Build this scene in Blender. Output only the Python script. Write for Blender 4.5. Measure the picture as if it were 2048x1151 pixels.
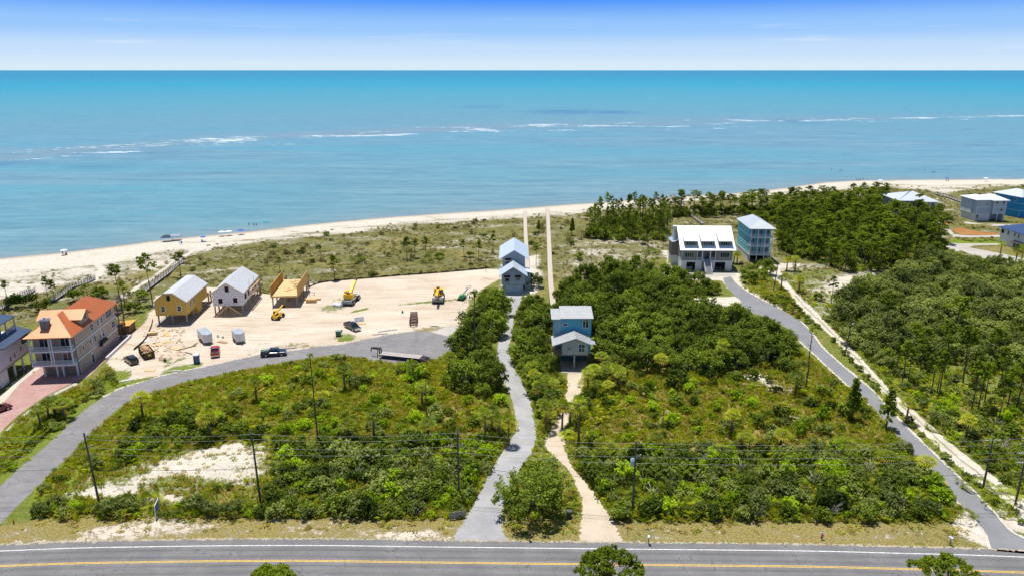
import bpy, bmesh, math, random
import numpy as np
from mathutils import Vector, Matrix
R = math.radians
C = bpy.context.scene
for o in list(bpy.data.objects):
    bpy.data.objects.remove(o)

# ---------------------------------------------------------------- camera, sky, sun, exposure
CAM_H, FPX, PITCH = 66.0, 1480.0, R(16.5)
cd = bpy.data.cameras.new("camera"); cam = bpy.data.objects.new("camera", cd)
C.collection.objects.link(cam)
cam.location = (0, 0, CAM_H); cam.rotation_euler = (R(90) - PITCH, 0, 0)
cd.sensor_width = 36.0; cd.lens = FPX / 2048 * 36.0; cd.clip_start = 1.0; cd.clip_end = 60000.0
C.camera = cam

SUN_EL, SUN_AZ = R(75), R(-30)          # azimuth measured from +Y towards +X
w = bpy.data.worlds.new("World"); C.world = w; w.use_nodes = True
nt = w.node_tree; N = nt.nodes; L = nt.links
N.clear()
out = N.new("ShaderNodeOutputWorld"); bg = N.new("ShaderNodeBackground")
sky = N.new("ShaderNodeTexSky"); sky.sky_type = 'NISHITA'; sky.sun_disc = False
sky.sun_elevation = SUN_EL; sky.sun_rotation = SUN_AZ
sky.air_density = 1.0; sky.dust_density = 0.3; sky.ozone_density = 1.0
tc = N.new("ShaderNodeTexCoord"); sep = N.new("ShaderNodeSeparateXYZ")
L.new(tc.outputs["Generated"], sep.inputs[0])
# the air itself: pale at the horizon, deep blue a few degrees up
ramp = N.new("ShaderNodeValToRGB"); L.new(sep.outputs["Z"], ramp.inputs[0])
cr = ramp.color_ramp; cr.interpolation = 'EASE'
stops = [(-0.05, (0.68, 0.84, 0.98)), (0.002, (0.68, 0.84, 0.98)), (0.022, (0.55, 0.74, 1.0)), (0.050, (0.29, 0.56, 1.0)),
         (0.090, (0.03, 0.26, 0.98)), (0.3, (0.08, 0.28, 0.80)), (1.0, (0.10, 0.27, 0.66))]
while len(cr.elements) < len(stops): cr.elements.new(0.5)
for e, (p, c) in zip(cr.elements, stops): e.position = max(p, 0); e.color = (*c, 1)
# thin high streaks of cirrus
mp = N.new("ShaderNodeMapping"); mp.inputs["Scale"].default_value = (3.0, 3.0, 70)
L.new(tc.outputs["Generated"], mp.inputs[0])
nz = N.new("ShaderNodeTexNoise"); nz.inputs["Scale"].default_value = 2.0; nz.inputs["Distortion"].default_value = 0.35; nz.inputs["Detail"].default_value = 6
nz.inputs["Roughness"].default_value = 0.62
L.new(mp.outputs[0], nz.inputs["Vector"])
cl = N.new("ShaderNodeMapRange"); cl.interpolation_type = 'SMOOTHSTEP'
cl.inputs[1].default_value = 0.54; cl.inputs[2].default_value = 0.84; cl.inputs[4].default_value = 0.6
L.new(nz.outputs["Fac"], cl.inputs[0])
fade = N.new("ShaderNodeMapRange"); fade.interpolation_type = 'SMOOTHSTEP'
fade.inputs[1].default_value = 0.078; fade.inputs[2].default_value = 0.03
L.new(sep.outputs["Z"], fade.inputs[0])
mul = N.new("ShaderNodeMath"); mul.operation = 'MULTIPLY'
L.new(cl.outputs[0], mul.inputs[0]); L.new(fade.outputs[0], mul.inputs[1])
mixc = N.new("ShaderNodeMix"); mixc.data_type = 'RGBA'
L.new(mul.outputs[0], mixc.inputs["Factor"]); L.new(ramp.outputs[0], mixc.inputs["A"])
mixc.inputs["B"].default_value = (0.86, 0.94, 1.02, 1)
SKYGAIN = 11.2
g1 = N.new("ShaderNodeVectorMath"); g1.operation = 'SCALE'; g1.inputs["Scale"].default_value = SKYGAIN
L.new(mixc.outputs["Result"], g1.inputs[0])
# blend the measured sky gradient with the physical sky: low band follows the gradient, the dome overhead is Nishita
lowf = N.new("ShaderNodeMapRange"); lowf.inputs[1].default_value = 0.12; lowf.inputs[2].default_value = 0.40
lowf.inputs[3].default_value = 0.92; lowf.inputs[4].default_value = 0.0
L.new(sep.outputs["Z"], lowf.inputs[0])
mx2 = N.new("ShaderNodeMix"); mx2.data_type = 'RGBA'
L.new(lowf.outputs[0], mx2.inputs["Factor"]); L.new(sky.outputs[0], mx2.inputs["A"]); L.new(g1.outputs[0], mx2.inputs["B"])
bg.inputs["Strength"].default_value = 0.078
L.new(mx2.outputs["Result"], bg.inputs["Color"]); L.new(bg.outputs[0], out.inputs[0])

sd = bpy.data.lights.new("sun", 'SUN'); so = bpy.data.objects.new("sun", sd); C.collection.objects.link(so)
sd.energy = 4.6; sd.angle = R(0.5); sd.color = (1.0, 0.955, 0.88)
sdir = Vector((math.sin(SUN_AZ) * math.cos(SUN_EL), math.cos(SUN_AZ) * math.cos(SUN_EL), math.sin(SUN_EL)))
so.rotation_euler = sdir.to_track_quat('Z', 'Y').to_euler(); so.location = (0, 0, 200)
C.view_settings.view_transform = 'Standard'; C.view_settings.look = 'None'
C.view_settings.exposure = 0.22; C.view_settings.gamma = 1.0
C.render.engine = 'CYCLES'
C.cycles.max_bounces = 5; C.cycles.diffuse_bounces = 3; C.cycles.glossy_bounces = 2
C.cycles.transmission_bounces = 3; C.cycles.transparent_max_bounces = 4
C.cycles.caustics_reflective = False; C.cycles.caustics_refractive = False

# ---------------------------------------------------------------- helpers
_c, _s = math.cos(PITCH), math.sin(PITCH)
def G(px, py, z=0.0):                     # ground point seen at a pixel of the 2048-wide photograph
    u = (px - 1024) / FPX; v = (py - 575.5) / FPX
    t = (z - CAM_H) / (-_s - v * _c)
    return (u * t, (_c - v * _s) * t)
def HT(px, py, ty):                       # height of an upright thing from its foot and the row of its top
    x, y = G(px, py); v = (575.5 - ty) / FPX
    return CAM_H + (v * y * _c - y * _s) / (_c + v * _s)
def GP(pts, z=0.0): return [G(*p, z) for p in pts]

rng = np.random.default_rng(7); random.seed(7)

def tag(o, label=None, cat=None, group=None, kind=None):
    if label: o["label"] = label
    if cat: o["category"] = cat
    if group: o["group"] = group
    if kind: o["kind"] = kind
    return o
def thing(name, loc, rz=0.0, label=None, cat=None, group=None, s=1.0):
    o = bpy.data.objects.new(name, None); C.collection.objects.link(o)
    o.empty_display_size = 0.3
    o.location = (loc[0], loc[1], loc[2] if len(loc) > 2 else 0.0); o.rotation_euler = (0, 0, rz); o.scale = (s, s, s)
    return tag(o, label, cat, group)
KIDS = {}
def link(name, me, mt=None, parent=None):
    o = bpy.data.objects.new(name, me); C.collection.objects.link(o)
    if mt is not None and not me.materials: me.materials.append(mt)
    if parent is not None:
        o.parent = parent; KIDS.setdefault(parent.name, []).append(o)
    return o
def dup(o, loc=None, rz=None, s=None, label=None, group=None, parent=None):
    c = o.copy(); C.collection.objects.link(c)
    if parent is not None:
        c.parent = parent; KIDS.setdefault(parent.name, []).append(c)
    if loc is not None: c.location = (loc[0], loc[1], loc[2] if len(loc) > 2 else 0.0)
    if rz is not None: c.rotation_euler = (0, 0, rz)
    if s is not None: c.scale = s if isinstance(s, tuple) else (s, s, s)
    if label: c["label"] = label
    if group: c["group"] = group
    for ch in list(KIDS.get(o.name, [])): dup(ch, parent=c)
    return c

class MB:
    def __init__(s): s.v = []; s.f = []
    def add(s, vs, fs):
        b = len(s.v); s.v += [tuple(p) for p in vs]; s.f += [tuple(i + b for i in f) for f in fs]; return s
    def box(s, x0, x1, y0, y1, z0, z1):
        if x0 > x1: x0, x1 = x1, x0
        if y0 > y1: y0, y1 = y1, y0
        if z0 > z1: z0, z1 = z1, z0
        vs = [(x, y, z) for z in (z0, z1) for x, y in ((x0, y0), (x1, y0), (x1, y1), (x0, y1))]
        return s.add(vs, [(0, 3, 2, 1), (4, 5, 6, 7), (0, 1, 5, 4), (1, 2, 6, 5), (2, 3, 7, 6), (3, 0, 4, 7)])
    def bar(s, p0, p1, w, h=None, up=(0, 0, 1)):      # rectangular bar between two points
        h = h or w; p0 = Vector(p0); p1 = Vector(p1); d = (p1 - p0).normalized(); u = Vector(up)
        if abs(d.dot(u)) > 0.98: u = Vector((0, 1, 0))
        a = d.cross(u).normalized(); b = a.cross(d).normalized(); a *= w / 2; b *= h / 2
        vs = [p + sa * a + sb * b for p in (p0, p1) for sa, sb in ((-1, -1), (1, -1), (1, 1), (-1, 1))]
        return s.add(vs, [(0, 1, 2, 3), (7, 6, 5, 4), (0, 4, 5, 1), (1, 5, 6, 2), (2, 6, 7, 3), (3, 7, 4, 0)])
    def cyl(s, p0, p1, r0, r1=None, n=8, cap=True):
        r1 = r0 if r1 is None else r1; p0 = Vector(p0); p1 = Vector(p1); d = (p1 - p0)
        if d.length < 1e-6: return s
        d.normalize(); u = Vector((0, 0, 1)) if abs(d.z) < 0.95 else Vector((1, 0, 0))
        a = d.cross(u).normalized(); b = d.cross(a)
        vs = []
        for p, r in ((p0, r0), (p1, r1)):
            for k in range(n):
                t = 2 * math.pi * k / n; vs.append(p + a * (math.cos(t) * r) + b * (math.sin(t) * r))
        fs = [(k, (k + 1) % n, n + (k + 1) % n, n + k) for k in range(n)]
        if cap: fs += [tuple(range(n - 1, -1, -1)), tuple(range(n, 2 * n))]
        return s.add(vs, fs)
    def tube(s, pts, rs, n=7):
        pts = [Vector(p) for p in pts]
        if not hasattr(rs, '__len__'): rs = [rs] * len(pts)
        vs = []
        for i, p in enumerate(pts):
            d = (pts[min(i + 1, len(pts) - 1)] - pts[max(i - 1, 0)]).normalized()
            u = Vector((0, 0, 1)) if abs(d.z) < 0.9 else Vector((1, 0, 0))
            a = d.cross(u).normalized(); b = d.cross(a)
            for k in range(n):
                t = 2 * math.pi * k / n; vs.append(p + a * (math.cos(t) * rs[i]) + b * (math.sin(t) * rs[i]))
        fs = []
        for i in range(len(pts) - 1):
            for k in range(n):
                fs.append((i * n + k, i * n + (k + 1) % n, (i + 1) * n + (k + 1) % n, (i + 1) * n + k))
        fs += [tuple(range(n - 1, -1, -1)), tuple(range((len(pts) - 1) * n, len(pts) * n))]
        return s.add(vs, fs)
    def prism(s, poly, z0, z1):                        # footprint (x,y) ccw
        n = len(poly)
        vs = [(x, y, z0) for x, y in poly] + [(x, y, z1) for x, y in poly]
        return s.add(vs, [tuple(range(n - 1, -1, -1)), tuple(range(n, 2 * n))] + [(k, (k + 1) % n, n + (k + 1) % n, n + k) for k in range(n)])
    def exy(s, prof, y0, y1):                          # (x,z) profile swept along y
        n = len(prof)
        vs = [(x, y0, z) for x, z in prof] + [(x, y1, z) for x, z in prof]
        return s.add(vs, [tuple(range(n)), tuple(range(2 * n - 1, n - 1, -1))] + [(n + k, n + (k + 1) % n, (k + 1) % n, k) for k in range(n)])
    def exx(s, prof, x0, x1):                          # (y,z) profile swept along x
        n = len(prof)
        vs = [(x0, y, z) for y, z in prof] + [(x1, y, z) for y, z in prof]
        return s.add(vs, [tuple(range(n - 1, -1, -1)), tuple(range(n, 2 * n))] + [(k, (k + 1) % n, n + (k + 1) % n, n + k) for k in range(n)])
    def slab(s, pts, t):                               # sloped sheet of thickness t below the given top outline
        n = len(pts)
        vs = [tuple(p) for p in pts] + [(p[0], p[1], p[2] - t) for p in pts]
        return s.add(vs, [tuple(range(n)), tuple(range(2 * n - 1, n - 1, -1))] + [(n + k, n + (k + 1) % n, (k + 1) % n, k) for k in range(n)])
    def ball(s, c, r, n=8, m=6, sz=1.0):
        vs = [(c[0], c[1], c[2] - r * sz)]
        for j in range(1, m):
            ph = math.pi * j / m
            for k in range(n):
                t = 2 * math.pi * k / n
                vs.append((c[0] + r * math.sin(ph) * math.cos(t), c[1] + r * math.sin(ph) * math.sin(t), c[2] - r * sz * math.cos(ph)))
        vs.append((c[0], c[1], c[2] + r * sz)); e = len(vs) - 1
        fs = [(0, 1 + (k + 1) % n, 1 + k) for k in range(n)]
        for j in range(m - 2):
            for k in range(n):
                fs.append((1 + j * n + k, 1 + j * n + (k + 1) % n, 1 + (j + 1) * n + (k + 1) % n, 1 + (j + 1) * n + k))
        fs += [(e, 1 + (m - 2) * n + k, 1 + (m - 2) * n + (k + 1) % n) for k in range(n)]
        return s.add(vs, fs)
    def mesh(s, name, mt=None, smooth=False, bevel=0.0):
        me = bpy.data.meshes.new(name); me.from_pydata(s.v, [], s.f)
        bm = bmesh.new(); bm.from_mesh(me); bmesh.ops.recalc_face_normals(bm, faces=bm.faces)
        if bevel > 0:
            bmesh.ops.bevel(bm, geom=[e for e in bm.edges if e.is_manifold and e.calc_face_angle(0) > 0.6], offset=bevel, segments=2, affect='EDGES', clamp_overlap=True)
        bm.to_mesh(me); bm.free()
        if smooth: me.polygons.foreach_set("use_smooth", [True] * len(me.polygons))
        if mt is not None: me.materials.append(mt)
        me.update(); return me
    def build(s, name, mt, parent=None, smooth=False, bevel=0.0):
        return link(name, s.mesh(name, mt, smooth, bevel), None, parent)

def fast_mesh(name, V, F, mt=None, attrs=None):
    """V (n,3) float, F (m,k) int, attrs {name: (domain, type, values)}"""
    me = bpy.data.meshes.new(name); V = np.asarray(V, np.float32); F = np.asarray(F, np.int32)
    me.vertices.add(len(V)); me.vertices.foreach_set("co", V.ravel())
    if len(F):
        k = F.shape[1]
        me.loops.add(F.size); me.loops.foreach_set("vertex_index", F.ravel())
        me.polygons.add(len(F)); me.polygons.foreach_set("loop_start", np.arange(len(F), dtype=np.int32) * k)
    me.update(calc_edges=True)
    for nme, (dom, typ, val) in (attrs or {}).items():
        a = me.attributes.new(nme, typ, dom)
        key = {"FLOAT": "value", "INT": "value", "FLOAT_VECTOR": "vector", "FLOAT_COLOR": "color"}[typ]
        a.data.foreach_set(key, np.asarray(val, np.int32 if typ == "INT" else np.float32).ravel())
    if mt is not None: me.materials.append(mt)
    return me

# ---------------------------------------------------------------- materials
MATS = {}
def nodes_of(name):
    m = bpy.data.materials.new(name); m.use_nodes = True
    n = m.node_tree.nodes; l = m.node_tree.links
    return m, n, l, n["Principled BSDF"]
def NN(n, kind, **kw):
    x = n.new(kind)
    for k, v in kw.items(): setattr(x, k, v)
    return x
def noise(n, l, vec, scale, detail=4, rough=0.55, dist=0.0):
    t = n.new("ShaderNodeTexNoise"); t.inputs["Scale"].default_value = scale; t.inputs["Detail"].default_value = detail
    t.inputs["Roughness"].default_value = rough; t.inputs["Distortion"].default_value = dist
    l.new(vec, t.inputs["Vector"]); return t.outputs["Fac"]
def mrange(n, l, val, a, b, c=0.0, d=1.0, smooth=True):
    t = n.new("ShaderNodeMapRange"); t.interpolation_type = 'SMOOTHSTEP' if smooth else 'LINEAR'
    for i, x in zip((1, 2, 3, 4), (a, b, c, d)):
        if hasattr(x, 'links') or hasattr(x, 'is_linked'): l.new(x, t.inputs[i])
        else: t.inputs[i].default_value = x
    l.new(val, t.inputs[0]); return t.outputs[0]
def mth(n, l, op, a, b=None, cl=False):
    t = n.new("ShaderNodeMath"); t.operation = op; t.use_clamp = cl
    for i, x in enumerate((a, b)):
        if x is None: continue
        if isinstance(x, (int, float)): t.inputs[i].default_value = x
        else: l.new(x, t.inputs[i])
    return t.outputs[0]
def mixrgb(n, l, f, a, b, mode='MIX'):
    t = n.new("ShaderNodeMix"); t.data_type = 'RGBA'; t.blend_type = mode
    if isinstance(f, (int, float)): t.inputs["Factor"].default_value = f
    else: l.new(f, t.inputs["Factor"])
    for nm, x in (("A", a), ("B", b)):
        if isinstance(x, (tuple, list)): t.inputs[nm].default_value = (*x[:3], 1)
        else: l.new(x, t.inputs[nm])
    return t.outputs["Result"]
def bump(n, l, bs, h, strength=0.3, dist=0.05):
    b = n.new("ShaderNodeBump"); b.inputs["Strength"].default_value = strength; b.inputs["Distance"].default_value = dist
    l.new(h, b.inputs["Height"]); l.new(b.outputs[0], bs.inputs["Normal"])

def mat(name, col, rough=0.6, metal=0.0, var=0.12, vs=1.5, spec=0.3, lines=None, coat=0.0):
    """plain painted/wood/metal surface: broad and fine mottling; lines=(axis, pitch, depth, width) cuts seams or boards"""
    if name in MATS: return MATS[name]
    m, n, l, b = nodes_of(name)
    tc = n.new("ShaderNodeTexCoord"); v = tc.outputs["Object"]
    f1 = noise(n, l, v, vs, 6, 0.65); f2 = noise(n, l, v, vs * 9, 3)
    k = mth(n, l, 'ADD', mth(n, l, 'MULTIPLY', f1, 0.7), mth(n, l, 'MULTIPLY', f2, 0.3))
    lo = tuple(c * (1 - var * 1.6) for c in col); hi = tuple(min(c * (1 + var * 1.3), 1) for c in col)
    colr = mixrgb(n, l, mrange(n, l, k, 0.3, 0.7), lo, hi)
    if lines:
        ax, pitch, dark, wid = lines
        sp = n.new("ShaderNodeSeparateXYZ"); l.new(v, sp.inputs[0])
        if ax == 'XY': c0 = mth(n, l, 'ADD', sp.outputs['X'], sp.outputs['Y'])
        else: c0 = sp.outputs[ax]
        fr = mth(n, l, 'FRACT', mth(n, l, 'MULTIPLY', c0, 1.0 / pitch))
        ln = mth(n, l, 'LESS_THAN', fr, wid)
        colr = mixrgb(n, l, ln, colr, mixrgb(n, l, 1.0, colr, (dark, dark, dark), 'MULTIPLY'))
        bump(n, l, b, mth(n, l, 'SUBTRACT', 1.0, ln), 0.5, 0.03)
    l.new(colr, b.inputs["Base Color"])
    b.inputs["Roughness"].default_value = rough; b.inputs["Metallic"].default_value = metal
    b.inputs["Specular IOR Level"].default_value = spec
    if coat: b.inputs["Coat Weight"].default_value = coat; b.inputs["Coat Roughness"].default_value = 0.08
    MATS[name] = m; return m
def glass(name="window glass", col=(0.012, 0.022, 0.026)):
    if name in MATS: return MATS[name]
    m, n, l, b = nodes_of(name)
    b.inputs["Base Color"].default_value = (*col, 1); b.inputs["Roughness"].default_value = 0.05
    b.inputs["Specular IOR Level"].default_value = 0.8
    MATS[name] = m; return m

def leaf_mat(name, dark, light, trans=0.3, old=None, oldf=0.0):
    """foliage: each leaf clump and each plant takes its own green between two tones"""
    if name in MATS: return MATS[name]
    m, n, l, b = nodes_of(name)
    at = n.new("ShaderNodeAttribute"); at.attribute_name = "tint"
    oi = n.new("ShaderNodeObjectInfo")
    f = mth(n, l, 'ADD', mth(n, l, 'MULTIPLY', at.outputs["Fac"], 0.48), mth(n, l, 'MULTIPLY', mth(n, l, 'POWER', oi.outputs["Random"], 1.5), 0.75), True)
    col = mixrgb(n, l, f, dark, light)
    if old:
        col = mixrgb(n, l, mrange(n, l, at.outputs["Fac"], 1 - oldf, 1 - oldf + 0.04), col, old)
    l.new(col, b.inputs["Base Color"]); b.inputs["Roughness"].default_value = 0.6; b.inputs["Specular IOR Level"].default_value = 0.12
    tr = n.new("ShaderNodeBsdfTranslucent")
    hs = n.new("ShaderNodeHueSaturation"); hs.inputs["Hue"].default_value = 0.488; hs.inputs["Value"].default_value = 1.5; hs.inputs["Saturation"].default_value = 1.08
    l.new(col, hs.inputs["Color"]); l.new(hs.outputs[0], tr.inputs["Color"])
    ms = n.new("ShaderNodeMixShader"); ms.inputs[0].default_value = trans
    l.new(b.outputs[0], ms.inputs[1]); l.new(tr.outputs[0], ms.inputs[2])
    l.new(ms.outputs[0], n["Material Output"].inputs["Surface"])
    MATS[name] = m; return m
# ================================================================ THE LAND
SHORE = GP([(0, 514), (100, 505), (200, 494), (300, 481), (400, 470), (500, 461), (600, 449), (700, 439), (800, 431), (900, 424),
            (1000, 418), (1100, 410), (1200, 403), (1300, 396), (1400, 389), (1500, 383), (1580, 373), (1650, 363), (1720, 359.5), (1850, 358), (2048, 357)])
_sx = np.array([-4000, -900, -400] + [p[0] for p in SHORE] + [500, 4000]); 
_sy = np.array([-2600, -420, 95] + [p[1] for p in SHORE] + [470, 700])
def shore_y(x): return np.interp(x, _sx, _sy)
SEA_Z = -0.5

def sdist(poly, X, Y):                    # signed distance, positive inside
    P = np.asarray(poly, float); d2 = np.full(X.shape, 1e18); ins = np.zeros(X.shape, bool)
    for i in range(len(P)):
        a = P[i]; b = P[(i + 1) % len(P)]; e = b - a
        t = np.clip(((X - a[0]) * e[0] + (Y - a[1]) * e[1]) / max(e @ e, 1e-9), 0, 1)
        d2 = np.minimum(d2, (X - a[0] - t * e[0]) ** 2 + (Y - a[1] - t * e[1]) ** 2)
        if a[1] != b[1]:
            c = ((a[1] > Y) != (b[1] > Y)) & (X < (b[0] - a[0]) * (Y - a[1]) / (b[1] - a[1]) + a[0])
            ins ^= c
    return np.where(ins, 1, -1) * np.sqrt(d2)
def pdist(line, X, Y):
    P = np.asarray(line, float); d2 = np.full(X.shape, 1e18)
    for i in range(len(P) - 1):
        a = P[i]; b = P[i + 1]; e = b - a
        t = np.clip(((X - a[0]) * e[0] + (Y - a[1]) * e[1]) / max(e @ e, 1e-9), 0, 1)
        d2 = np.minimum(d2, (X - a[0] - t * e[0]) ** 2 + (Y - a[1] - t * e[1]) ** 2)
    return np.sqrt(d2)

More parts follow.
